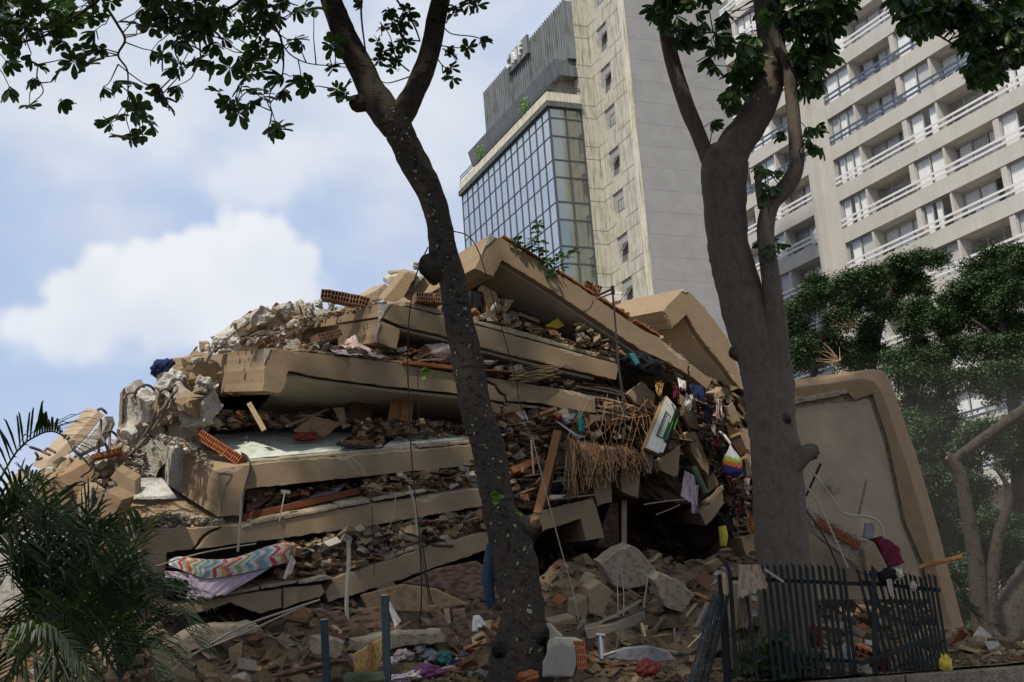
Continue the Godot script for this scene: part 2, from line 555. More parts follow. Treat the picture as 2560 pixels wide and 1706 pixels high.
	for k in [["cloth_white", lin(0.66, 0.62, 0.58)], ["cloth_lilac", lin(0.44, 0.36, 0.42)], ["cloth_pink", lin(0.56, 0.44, 0.42)], ["cloth_denim", lin(0.030, 0.050, 0.088)], ["cloth_blue", lin(0.022, 0.030, 0.095)], ["cloth_black", lin(0.014, 0.014, 0.017)], ["cloth_teal", lin(0.05, 0.21, 0.19)], ["cloth_magenta", lin(0.19, 0.07, 0.17)], ["cloth_maroon", lin(0.13, 0.022, 0.04)], ["cloth_beige", lin(0.35, 0.26, 0.19)], ["cloth_red", lin(0.24, 0.055, 0.042)], ["cloth_grey", lin(0.22, 0.22, 0.23)], ["cloth_yellow", lin(0.48, 0.37, 0.06)], ["cloth_skyblue", lin(0.06, 0.14, 0.30)], ["cloth_green", lin(0.075, 0.105, 0.07)], ["cloth_cream", lin(0.47, 0.43, 0.34)], ["cloth_orange", lin(0.36, 0.14, 0.075)]]:
		mat(k[0], k[1], 0.95, layered(256, w, [[gray_noise(256, 0.02, 33), 0.45, 0.8, Color(0.84, 0.81, 0.78), 0.8]]) if k[0] == "cloth_white" else mats.cloth_white.albedo_texture, Vector3.ONE * 1.5, n_cloth, 0.4)
	# bark
	var bark := layered(320, w, [[rid, 0.55, 0.95, Color(0.6, 0.57, 0.55), 0.7], [fine, 0.45, 0.75, Color(0.62, 0.60, 0.56), 0.7], [blot, 0.55, 0.75, Color(0.5, 0.47, 0.43), 0.8]])
	mat("bark_dark", lin(0.066, 0.055, 0.044), 0.95, bark, Vector3.ONE * 1.1, n_rough, 0.9)
	mat("bark_smooth", lin(0.142, 0.118, 0.096), 0.92, layered(320, w, [[rid, 0.4, 1.0, Color(0.74, 0.72, 0.70), 0.6], [fine, 0.3, 0.9, Color(0.78, 0.76, 0.73), 0.6], [blot, 0.35, 0.85, Color(0.74, 0.70, 0.66), 0.6]]), Vector3(1.3, 0.5, 1.3), n_fine, 0.7)
	mat("bark_far", lin(0.07, 0.06, 0.05), 0.95, bark, Vector3.ONE * 0.6, n_rough, 1.0)
	mat("lichen", lin(0.36, 0.36, 0.29), 0.95, conc, Vector3.ONE * 6.0)
	mat("cut_wood", lin(0.45, 0.30, 0.16), 0.9, grain, Vector3.ONE * 3.0)
	# leaves
	for k in [["leaf_dark", Color(0.045, 0.085, 0.025), 0.42], ["leaf_mid", Color(0.060, 0.112, 0.032), 0.42], ["leaf_far", Color(0.080, 0.120, 0.062), 0.75], ["leaf_bright", Color(0.20, 0.36, 0.05), 0.45], ["palm", Color(0.040, 0.064, 0.030), 0.5], ["palm_pale", Color(0.13, 0.14, 0.095), 0.55], ["leaf_dry", Color(0.12, 0.13, 0.08), 0.7]]:
		var c: Color = k[1]
		var m := mat(k[0], lin(c.r, c.g, c.b), k[2], layered(256, w, [[gray_noise(256, 0.012, 41), 0.35, 0.75, Color(0.66, 0.75, 0.55), 0.9]]) if k[0] == "leaf_dark" else mats.leaf_dark.albedo_texture, Vector3.ONE * 0.8)
		m.metallic_specular = 0.5 if k[0] != "leaf_far" else 0.25
		m.backlight_enabled = true
		m.backlight = Color(0.62, 0.8, 0.24) * (0.55 if k[0] == "leaf_far" else 1.0)
	# buildings behind
	var weather := layered(320, w, [[si, 0.5, 0.9, Color(0.56, 0.55, 0.52), 0.85], [blot, 0.5, 0.8, Color(0.80, 0.78, 0.72), 0.7], [fine, 0.6, 0.9, Color(0.8, 0.8, 0.8), 0.4]])
	mat("tower_concrete", lin(0.55, 0.53, 0.455), 0.9, weather, Vector3(0.35, 0.12, 0.35))
	mat("tower_pale", lin(0.68, 0.64, 0.53), 0.9, weather, Vector3(0.3, 0.1, 0.3))
	mat("tower_grey", lin(0.36, 0.357, 0.353), 0.92, layered(320, w, [[blot, 0.15, 0.9, Color(0.88, 0.88, 0.89), 0.6], [fine, 0.3, 0.9, Color(0.92, 0.92, 0.92), 0.5]]), Vector3.ONE * 0.12)
	mat("cladding", lin(0.22, 0.245, 0.26), 0.55, weather, Vector3(0.2, 0.08, 0.2))
	mat("cladding_dark", lin(0.13, 0.145, 0.155), 0.55, weather, Vector3(0.2, 0.08, 0.2))
	mat("cornice", lin(0.14, 0.145, 0.15), 0.7, weather, Vector3(0.3, 0.3, 0.3))
	mat("mullion", lin(0.085, 0.09, 0.097), 0.5)
	var g := mat("tower_glass", lin(0.10, 0.13, 0.145), 0.06)
	g.metallic = 0.75
	g.albedo_color = lin(0.58, 0.62, 0.63)
	var g2 := mat("tower_glass_side", lin(0.34, 0.36, 0.33), 0.08)
	g2.metallic = 0.8
	mat("dark_glass", lin(0.03, 0.034, 0.036), 0.12).metallic_specular = 0.5
	mat("hotel_wall", lin(0.56, 0.545, 0.51), 0.9, layered(320, w, [[blot, 0.2, 0.9, Color(0.92, 0.91, 0.885), 0.6], [si, 0.6, 0.95, Color(0.84, 0.82, 0.78), 0.4]]), Vector3(0.1, 0.05, 0.1))
	mat("hotel_ceiling", lin(0.52, 0.49, 0.43), 0.9)
	mat("rail_white", lin(0.74, 0.74, 0.74), 0.5)
	mat("rail_blue", lin(0.085, 0.115, 0.18), 0.5)
	mat("rail_dark", lin(0.05, 0.06, 0.08), 0.5)
	mat("frame_grey", lin(0.42, 0.42, 0.40), 0.5)
	mat("curtain", lin(0.84, 0.85, 0.86), 0.9)
	mat("curtain_grey", lin(0.55, 0.55, 0.56), 0.9)
	mat("dish", lin(0.70, 0.70, 0.74), 0.5)
	var pane := mat("hotel_pane", Color(0.55, 0.62, 0.65, 0.07), 0.05)
	pane.transparency = BaseMaterial3D.TRANSPARENCY_ALPHA
	pane.metallic_specular = 0.6

# ---------------------------------------------------------------- ground
func build_ground() -> void:
	var m := Mb.new()
	m.quad(Vector3(-900, -0.03, 900), Vector3(900, -0.03, 900), Vector3(900, -0.03, -900), Vector3(-900, -0.03, -900))
	solo(m, "ground", mats.ground, "bare earth around the site", "ground", "", "structure")
	m = Mb.new()
	m.quad(Vector3(-80, 0.0, 8), Vector3(80, 0.0, 8), Vector3(80, 0.0, -12), Vector3(-80, 0.0, -12))
	solo(m, "road", mats.asphalt, "asphalt street in front of the ruin", "road", "", "structure")
	m = Mb.new()
	m.box(Transform3D(Basis.IDENTITY, Vector3(0, 0.06, -14.0)), Vector3(160, 0.12, 4.0))
	solo(m, "pavement", mats.kerb, "concrete pavement along the street", "pavement", "", "structure")
	m = Mb.new()
	m.box(Transform3D(Basis.IDENTITY, Vector3(0, GROUND * 0.5 - 0.01, -58.4)), Vector3(160, GROUND, 84.0))
	solo(m, "terrace", mats.mound, "raised earth of the site", "ground", "", "structure")
	var t := thing("kerb_wall", "low grey concrete wall under the iron fence", "wall")
	var x := -22.0
	while x < 22.0:
		m = Mb.new()
		var l := 1.46
		m.bevel_box(Transform3D(Basis(Vector3.UP, PI / 2), Vector3(x + l * 0.5, (GROUND - 0.02) * 0.5, -16.28)), Vector3(0.24, GROUND - 0.02 + rr(-0.01, 0.01), l - 0.02), 0.02)
		part(m, "coping_block", mats.kerb, t)
		x += l
	settle(t)

# ---------------------------------------------------------------- tower
var tw_o := Vector3(8.47, 0, -75.0)
func tw(u: float, v: float, y: float) -> Vector3:
	return tw_o + bld_d * u + bld_e * v + Vector3(0, y, 0)

func tw_box(m: Mb, u0: float, u1: float, v0: float, v1: float, y0: float, y1: float) -> void:
	m.box(Transform3D(Basis(bld_e, Vector3.UP, -bld_d), tw((u0 + u1) * 0.5, (v0 + v1) * 0.5, (y0 + y1) * 0.5)), Vector3(v1 - v0, y1 - y0, u1 - u0))

func build_tower() -> void:
	var t := thing("office_tower", "tall office tower of glass curtain wall and streaked concrete with grey blind wall", "building")
	var m := Mb.new()
	tw_box(m, 0.0, 4.8, 0.03, 6.95, 0, 60)
	part(m, "blind_wall", mats.tower_grey, t)
	# faint casting joints in the blind wall: shallow ledges
	for k in 19:
		m = Mb.new()
		tw_box(m, -0.005, -0.001, 0.05, 6.93, 36.88 - 1.42 * k + 8.5, 36.892 - 1.42 * k + 8.5)
		part(m, "wall_joint", mats.tower_grey, t)
	# side of the concrete core, cut into panels round a column of small windows
	m = Mb.new()
	tw_box(m, 0.05, 4.86, 0.10, 0.30, 0, 60)
	part(m, "core_wall", mats.tower_concrete, t)
	m = Mb.new()
	tw_box(m, -0.04, 0.52, -0.10, 0.025, 0, 60)
	part(m, "corner_pilaster", mats.tower_pale, t)
	m = Mb.new()
	tw_box(m, 4.93, 6.0, -1.05, 0.28, 0, 60)
	part(m, "core_front_wall", mats.tower_concrete, t)
	for k in range(-3, 7):
		var j1 := 37.24 - 2.83 * k
		var j2 := 36.37 - 2.83 * k
		var top := j2 + 2.83
		var g := 0.022
		var rects := [[0.54, 4.86, j2 + g, j1 - g], [0.54, 2.33, j1 + g, top - g], [3.72, 4.86, j1 + g, top - g], [2.35, 3.70, j1 + g, 37.86 - 2.83 * k]]
		for r in rects:
			m = Mb.new()
			tw_box(m, r[0], r[1], -0.06 if r[0] != 2.35 else -0.01, 0.098, r[2], r[3])
			part(m, "concrete_panel", mats.tower_concrete, t)
		for r in [[j2 + g, j1 - g], [j1 + g, top - g]]:
			m = Mb.new()
			tw_box(m, 4.87, 4.928, -1.05, -0.062, r[0], r[1])
			part(m, "concrete_panel", mats.tower_concrete, t)
		# window in its recess
		var y0 := 37.90 - 2.83 * k
		m = Mb.new()
		for b in [[2.40, 2.46, y0, y0 + 0.76], [3.20, 3.26, y0, y0 + 0.76], [2.46, 3.20, y0, y0 + 0.05], [2.46, 3.20, y0 + 0.71, y0 + 0.76]]:
			tw_box(m, b[0], b[1], 0.02, 0.097, b[2], b[3])
		var wn := part(m, "window", mats.mullion, t)
		m = Mb.new()
		tw_box(m, 2.46, 3.20, 0.07, 0.09, y0 + 0.05, y0 + 0.71)
		part(m, "pane", mats.dark_glass, wn)
		if k in [-1, 0, 2, 4, 5, 6]:
			m = Mb.new()
			var a := tw(2.46, 0.05, y0 + 0.70)
			var out := -bld_e
			m.quad(a, tw(3.20, 0.05, y0 + 0.70), tw(3.20, 0.05, y0 + 0.70) + out * 0.36 + Vector3(0, -0.52, 0), a + out * 0.36 + Vector3(0, -0.52, 0))
			part(m, "open_sash", mats.dark_glass, wn)
		else:
			m = Mb.new()
			tw_box(m, 2.81, 2.85, 0.03, 0.068, y0 + 0.05, y0 + 0.71)
			part(m, "window_bar", mats.mullion, wn)
	# curtain wall
	m = Mb.new()
	tw_box(m, 5.05, 20.7, -3.28, -1.06, 0, 36.9)
	part(m, "curtain_wall_core", mats.mullion, t)
	var rows := [36.84, 36.17, 34.94, 33.33, 32.17, 30.53, 29.36, 27.62, 26.5, 24.8, 23.65, 22.0, 20.8, 19.2]
	var unit := BoxMesh.new()
	unit.size = Vector3.ONE
	var bays := 15
	for b in bays:
		for r in rows.size() - 1:
			if rows[r] < 27.0 and b > 9: continue
			var u: float = 4.97 + (b + 0.5) * 1.045
			var y: float = (rows[r] + rows[r + 1]) * 0.5
			var bs := Basis(bld_d, Vector3.UP, bld_e) * Basis(Vector3.UP, rr(-0.006, 0.006)) * Basis(Vector3.RIGHT, rr(-0.006, 0.006))
			inst(unit, "pane", mats.tower_glass, t, Transform3D(bs.scaled_local(Vector3(0.98, rows[r] - rows[r + 1] - 0.06, 0.02)), tw(u, -3.345, y)))
	for b in bays + 1:
		m = Mb.new()
		tw_box(m, 4.97 + b * 1.045 - 0.025, 4.97 + b * 1.045 + 0.025, -3.41, -3.29, 19, 36.86)
		part(m, "mullion", mats.mullion, t)
	for r in rows.size():
		m = Mb.new()
		tw_box(m, 5.01, 20.65, -3.39, -3.30, rows[r] - 0.022, rows[r] + 0.022)
		part(m, "transom", mats.mullion, t)
		m = Mb.new()
		tw_box(m, 4.885, 4.965, -3.30, -1.10, rows[r] - 0.045, rows[r] + 0.045)
		part(m, "transom", mats.mullion, t)
	for b in 2:
		for r in rows.size() - 1:
			var v: float = -2.77 + b * 1.12
			var bs := Basis(bld_e, Vector3.UP, -bld_d) * Basis(Vector3.UP, rr(-0.01, 0.01)) * Basis(Vector3.RIGHT, rr(-0.01, 0.01))
			inst(unit, "pane", mats.tower_glass_side, t, Transform3D(bs.scaled_local(Vector3(1.03, rows[r] - rows[r + 1] - 0.08, 0.02)), tw(4.94, v, (rows[r] + rows[r + 1]) * 0.5)))
	for v in [-3.34, -2.21, -1.09]:
		m = Mb.new()
		tw_box(m, 4.865, 5.03, v - 0.05, v + 0.05, 19, 36.86)
		part(m, "mullion", mats.mullion, t)
	# cornice, parapet, railing
	m = Mb.new()
	tw_box(m, 4.72, 20.9, -3.55, -1.06, 36.90, 37.27)
	part(m, "cornice", mats.cornice, t)
	m = Mb.new()
	tw_box(m, 4.80, 20.82, -3.47, -1.06, 37.275, 37.9)
	part(m, "parapet", mats.tower_pale, t)
	for y in [38.13, 38.33]:
		m = Mb.new()
		tw_box(m, 4.84, 20.7, -3.43, -3.38, y, y + 0.06)
		tw_box(m, 4.84, 4.89, -3.375, -1.06, y, y + (0.06 if y > 38.2 else 0.12))
		part(m, "railing", mats.mullion, t)
	for k in 11:
		m = Mb.new()
		tw_box(m, 4.845 + k * 1.585, 4.885 + k * 1.585, -3.42, -3.385, 37.905, 38.12)
		part(m, "railing_post", mats.mullion, t)
	# penthouse: white wall, leaning grey fascia, ribbed plant screen with its sign
	m = Mb.new()
	tw_box(m, 5.6, 20.0, -1.95, -1.06, 37.9, 39.25)
	part(m, "terrace_wall", mats.white_paint, t)
	m = Mb.new()
	m.quad(tw(4.89, -2.41, 39.22), tw(20.6, -2.41, 39.22), tw(20.96, -2.55, 40.5), tw(5.13, -2.55, 40.45))
	m.quad(tw(4.89, -2.41, 39.22), tw(5.13, -2.55, 40.45), tw(5.13, -1.06, 40.45), tw(4.89, -1.06, 39.22))
	m.quad(tw(4.89, -2.41, 39.22), tw(4.89, -1.06, 39.22), tw(20.6, -1.06, 39.22), tw(20.6, -2.41, 39.22))
	m.quad(tw(5.13, -2.55, 40.45), tw(20.96, -2.55, 40.5), tw(20.96, -1.06, 40.5), tw(5.13, -1.06, 40.45))
	m.quad(tw(20.6, -2.41, 39.22), tw(20.6, -1.06, 39.22), tw(20.96, -1.06, 40.5), tw(20.96, -2.55, 40.5))
	part(m, "leaning_fascia", mats.cladding_dark, t)
	m = Mb.new()
	tw_box(m, 4.9, 19.3, -1.60, -1.07, 40.51, 44.6)
	part(m, "plant_screen", mats.cladding, t)
	for k in 41:
		m = Mb.new()
		tw_box(m, 4.93 + k * 0.354, 5.02 + k * 0.354, -1.71, -1.601, 40.51, 44.68)
		part(m, "screen_rib", mats.cladding, t)
	m = Mb.new()
	tw_box(m, 10.4, 14.0, -1.90, -1.715, 43.6, 44.95)
	var sg := part(m, "sign_board", mats.cladding, t)
	var font := SystemFont.new()
	font.font_names = PackedStringArray(["Droid Sans"])
	font.font_weight = 700
	var at := 13.55
	for ch in ["C", "N", "F"]:
		var tm := TextMesh.new()
		tm.text = ch
		tm.font = font
		tm.font_size = 96
		tm.pixel_size = 0.0118
		tm.depth = 0.16
		inst(tm, "letter", mats.rail_white, sg, Transform3D(Basis(-bld_d, Vector3.UP, -bld_e), tw(at, -2.0, 44.3)))
		at -= 1.08
	settle(t)
	# weeds on the ledge
	for k in [[8.35, 0.5], [16.5, 0.4]]:
		var w := thing("ledge_weed", "green weed growing on the tower ledge %s" % ("under the sign" if k[0] < 10 else "near the far corner"), "plant", "weeds on the tower ledge")
		m = Mb.new()
		for i in 70:
			var p := tw(k[0] + rr(-k[1], k[1]), -3.45 + rr(-0.2, 0.1), 38.0 + rr(0.0, 1.0))
			var b := rnd_basis()
			m.quad(p, p + b.x * 0.14, p + b.x * 0.14 + b.y * 0.1, p + b.y * 0.1)
		part(m, "foliage", mats.leaf_bright, w)
		m = Mb.new()
		m.tube([tw(k[0], -3.4, 37.9), tw(k[0] + 0.1, -3.42, 38.9)], [0.02, 0.01], 5)
		part(m, "stem", mats.bark_far, w)
		settle(w)

# ---------------------------------------------------------------- hotel
var ho_o: Vector3
var ho_d: Vector3      # along the front, towards us
var ho_n: Vector3      # out of the front
func ho(s: float, o: float, y: float) -> Vector3:
	return ho_o + ho_d * s + ho_n * o + Vector3(0, y, 0)

func ho_box(m: Mb, s0: float, s1: float, o0: float, o1: float, y0: float, y1: float) -> void:
	m.box(Transform3D(Basis(ho_d, Vector3.UP, ho_n), ho((s0 + s1) * 0.5, (o0 + o1) * 0.5, (y0 + y1) * 0.5)), Vector3(s1 - s0, y1 - y0, o1 - o0))

func hotel_window(t: Node3D, s0: float, s1: float, o: float, y0: float, y1: float, leaves: int, plain := false) -> void:
	var m := Mb.new()
	var f := 0.06
	ho_box(m, s0, s1, o, o + 0.08, y1 - f, y1)
	ho_box(m, s0, s1, o, o + 0.08, y0, y0 + f)
	for i in leaves + 1:
		var s := lerpf(s0 + f * 0.5, s1 - f * 0.5, float(i) / leaves)
		ho_box(m, s - f * 0.5, s + f * 0.5, o, o + 0.08, y0 + f, y1 - f)
	var w := part(m, "window", mats.frame_grey, t)
	for i in leaves:
		var a := lerpf(s0, s1, float(i) / leaves) + f * 0.5
		var b := lerpf(s0, s1, float(i + 1) / leaves) - f * 0.5
		m = Mb.new()
		m.quad(ho(a, o + 0.045, y0 + f), ho(b, o + 0.045, y0 + f), ho(b, o + 0.045, y1 - f), ho(a, o + 0.045, y1 - f))
		part(m, "pane", mats.hotel_pane, w)
		if plain or rng.randf() < 0.08: continue
		# a pleated curtain behind the pane
		m = Mb.new()
		var n := int((b - a) / 0.07)
		var lo := a + (rr(0.0, 0.4) * (b - a) if rng.randf() < 0.2 else 0.0)
		var p0 := lo
		for k in n:
			var p1 := lo + (b - lo) * float(k + 1) / n
			var z0 := o - 0.06 + (0.05 if k % 2 else -0.05) * (0.6 + 0.5 * noise.get_noise_1d(p0 * 3.0))
			var z1 := o - 0.06 + (-0.05 if k % 2 else 0.05) * (0.6 + 0.5 * noise.get_noise_1d(p1 * 3.0))
			m.quad(ho(p0, z0, y0 + f), ho(p1, z1, y0 + f), ho(p1, z1, y1 - f), ho(p0, z0, y1 - f))
			p0 = p1
		part(m, "curtain", mats.curtain if rng.randf() < 0.7 else mats.curtain_grey, w)

func build_hotel() -> void:
	var a := deg_to_rad(27.0)
	ho_d = Vector3(sin(a), 0, cos(a))
	ho_n = Vector3(-cos(a), 0, sin(a))
	ho_o = Vector3(23.963, 0, -90.0)
	var t := thing("hotel", "long cream hotel block with rows of curtained balconies and white and blue railings", "building")
	var m := Mb.new()
	ho_box(m, -28, 40, -8.0, -2.6, 0, 64)
	part(m, "rear_wall", mats.hotel_wall, t)
	m = Mb.new()
	ho_box(m, -2.1, -1.45, -2.59, 0.62, 0, 64)
	ho_box(m, -1.45, -0.02, -2.59, 0.02, 0, 64)
	part(m, "buttress", mats.hotel_wall, t)
	for k in range(-5, 9):
		var ceil_y := 39.58 - 3.15 * k          # ceiling of the opening
		var band := ceil_y - 2.08                # top of the parapet below it
		var low := ceil_y < 22.0
		var rail: StandardMaterial3D = mats.rail_blue if k in [0, -1, 7, 8] else mats.rail_white
		for wing in 2:
			var s0 := 0.0 if wing == 0 else -24.0
			var s1 := 30.0 if wing == 0 else -2.12
			m = Mb.new()
			ho_box(m, s0, s1, -2.58, 0.0, band - 1.07, band)
			part(m, "parapet", mats.hotel_wall, t)
			var bay := 7.47
			var nb := 4 if wing == 0 else 3
			for i in nb:
				var b := s0 + i * bay if wing == 0 else s1 - (i + 1) * bay + 0.35
				if b > 24.0: continue
				var px := to_px(ho(b + 3.5, 0, ceil_y - 1.0))
				if px.x > 2760 or px.y < -140 or px.y > 1600: continue
				if wing == 1 and px.x < 1700: continue
				# front window, divider, deep recess, pier
				hotel_window(t, b + 0.08, b + 2.70, -0.26, band + 0.0, ceil_y - 0.03, 2 if rng.randf() < 0.7 else 3)
				m = Mb.new()
				ho_box(m, b + 2.72, b + 2.90, -2.57, -0.06, band + 0.003, ceil_y - 0.002)
				part(m, "divider", mats.hotel_wall, t)
				hotel_window(t, b + 2.92, b + 7.06, -1.05, band + 0.0, ceil_y - 0.12, 3, rng.randf() < 0.12)
				m = Mb.new()
				ho_box(m, b + 2.92, b + 7.06, -1.15, -0.95, ceil_y - 0.12, ceil_y - 0.003)
				part(m, "lintel", mats.hotel_wall, t)
				m = Mb.new()
				ho_box(m, b + 7.08, b + 8.05 - 0.52, -2.57, -0.05, band + 0.003, ceil_y - 0.002)
				part(m, "pier", mats.hotel_wall, t)
				# two rails on posts in front
				for y in [0.16, 0.52]:
					m = Mb.new()
					ho_box(m, b + (0.0 if i == 0 else -0.02), b + bay - 0.03, 0.02, 0.07, band + y, band + y + 0.15)
					part(m, "rail", rail, t)
				for p in 6:
					m = Mb.new()
					ho_box(m, b + 0.35 + p * 1.25, b + 0.39 + p * 1.25, -0.03, 0.015, band, band + 0.62)
					part(m, "rail_post", mats.rail_white, t)
				if not low:
					m = Mb.new()
					for p in 14:
						ho_box(m, b + 3.1 + p * 0.085, b + 3.13 + p * 0.085, -0.5, -0.42, band, band + 0.34)
					part(m, "grille", mats.rail_dark, t)
	settle(t)
	# dishes on the far wing's balconies
	for k in [2, 3, 4]:
		var y: float = 39.58 - 3.15 * k - 2.08
		var d := thing("satellite_dish", "white satellite dish on the hotel balcony, %s of the three" % ["uppermost", "middle", "lowest"][k - 2], "satellite dish", "satellite dishes on the hotel")
		m = Mb.new()
		var c := ho(-2.75, -0.35, y + 0.6)
		var bs := facing((EYE - c).normalized() * 0.3 + ho_n * 0.8 + Vector3.UP * 0.45 - ho_d * 0.25)
		for i in 5:
			for j in 18:
				var p := []
				for e in [[i, j], [i + 1, j], [i + 1, j + 1], [i, j + 1]]:
					var r: float = 0.8 * e[0] / 5.0
					var an: float = TAU * e[1] / 18.0
					p.append(c + bs * Vector3(cos(an) * r, sin(an) * r, r * r * 0.38))
				m.quad(p[0], p[1], p[2], p[3])
		part(m, "reflector", mats.dish, d)
		m = Mb.new()
		m.tube([c - bs.z * 0.02, ho(-2.75, -0.6, y + 0.005)], [0.05, 0.05], 6)
		part(m, "mast", mats.frame_grey, d)
		m = Mb.new()
		m.tube([c - bs.y * 0.85 + bs.z * 0.3, c + bs.z * 0.9], [0.02, 0.02], 5)
		part(m, "feed_arm", mats.frame_grey, d)
		settle(d)

# ---------------------------------------------------------------- the collapsed floors
func outline(px: Array, off := 0.0) -> Array:
	var out := []
	for i in range(0, px.size(), 2): out.append(bp(px[i], px[i + 1], off))
	return out

func outline_z(px: Array, dist: float) -> Array:
	var out := []
	for i in range(0, px.size(), 2): out.append(pz(px[i], px[i + 1], dist))
	return out

func slab(label: String, pieces: Array, off: float, back: Vector2, deep: float, stretch: float, split := 0.0, side_mat := "render") -> Array:
	var t := thing("concrete_slab", label, "slab", "collapsed floors of the apartment block")
	var vec := (bp(back.x, back.y, off - deep) - bp(pieces[0][0], pieces[0][1], off)) * stretch
	for p in pieces:
		var m := Mb.new()
		var o := outline(p, off)
		if split > 0.0:
			var ed := Mb.new()
			rough_prism(m, o, vec * split, 0.07, 0.026, 0.022, true, ed)
			part(ed, "chipped_edge", mats.broken_dusty, part(m, "edge_beam", mats.render, t))
			m = Mb.new()
			var q := []
			for v in o: q.append(v + vec * (split + 0.022) + bld_m * -0.02 + Vector3(0.03, -0.02, 0))
			rough_prism(m, q, vec * (1.0 - split - 0.022), 0.14, 0.018, 0.022)
			part(m, "side_beam", mats[side_mat], t)
		else:
			var ed := Mb.new()
			rough_prism(m, o, vec, 0.07, 0.026, 0.022, true, ed)
			part(ed, "chipped_edge", mats.broken_dusty, part(m, "edge_beam", mats.render, t))
	return [t, vec]

func soffit_plate(t: Node3D, line: Array, off: float, vec: Vector3, drop := 0.02, inset := 0.16) -> void:
	var a := outline(line, off)
	var dir := vec.normalized()
	var m := Mb.new()
	for i in a.size() - 1:
		var p: Vector3 = a[i] + dir * inset - Vector3(0, drop, 0)
		var q: Vector3 = a[i + 1] + dir * inset - Vector3(0, drop, 0)
		var e := vec * 0.97 - dir * inset
		m.quad(p, q, q + e, p + e)
		m.quad(p, q, q + Vector3(0, 0.05, 0), p + Vector3(0, 0.05, 0))
	part(m, "soffit", mats.soffit, t)

func patch(t: Node3D, px: Array, off: float, material := "broken", depth := 0.035, called := "exposed_concrete") -> void:
	var m := Mb.new()
	rough_prism(m, outline(px, off + 0.016), -bld_m * depth, 0.045, 0.035, 0.012, false)
	part(m, called, mats[material], t)

func strip(t: Node3D, px: Array, off: float, vec: Vector3, deep: float, material := "screed", called := "screed_layer") -> void:
	var m := Mb.new()
	rough_prism(m, outline(px, off), vec.normalized() * deep, 0.07, 0.03, 0.012)
	part(m, called, mats[material], t)

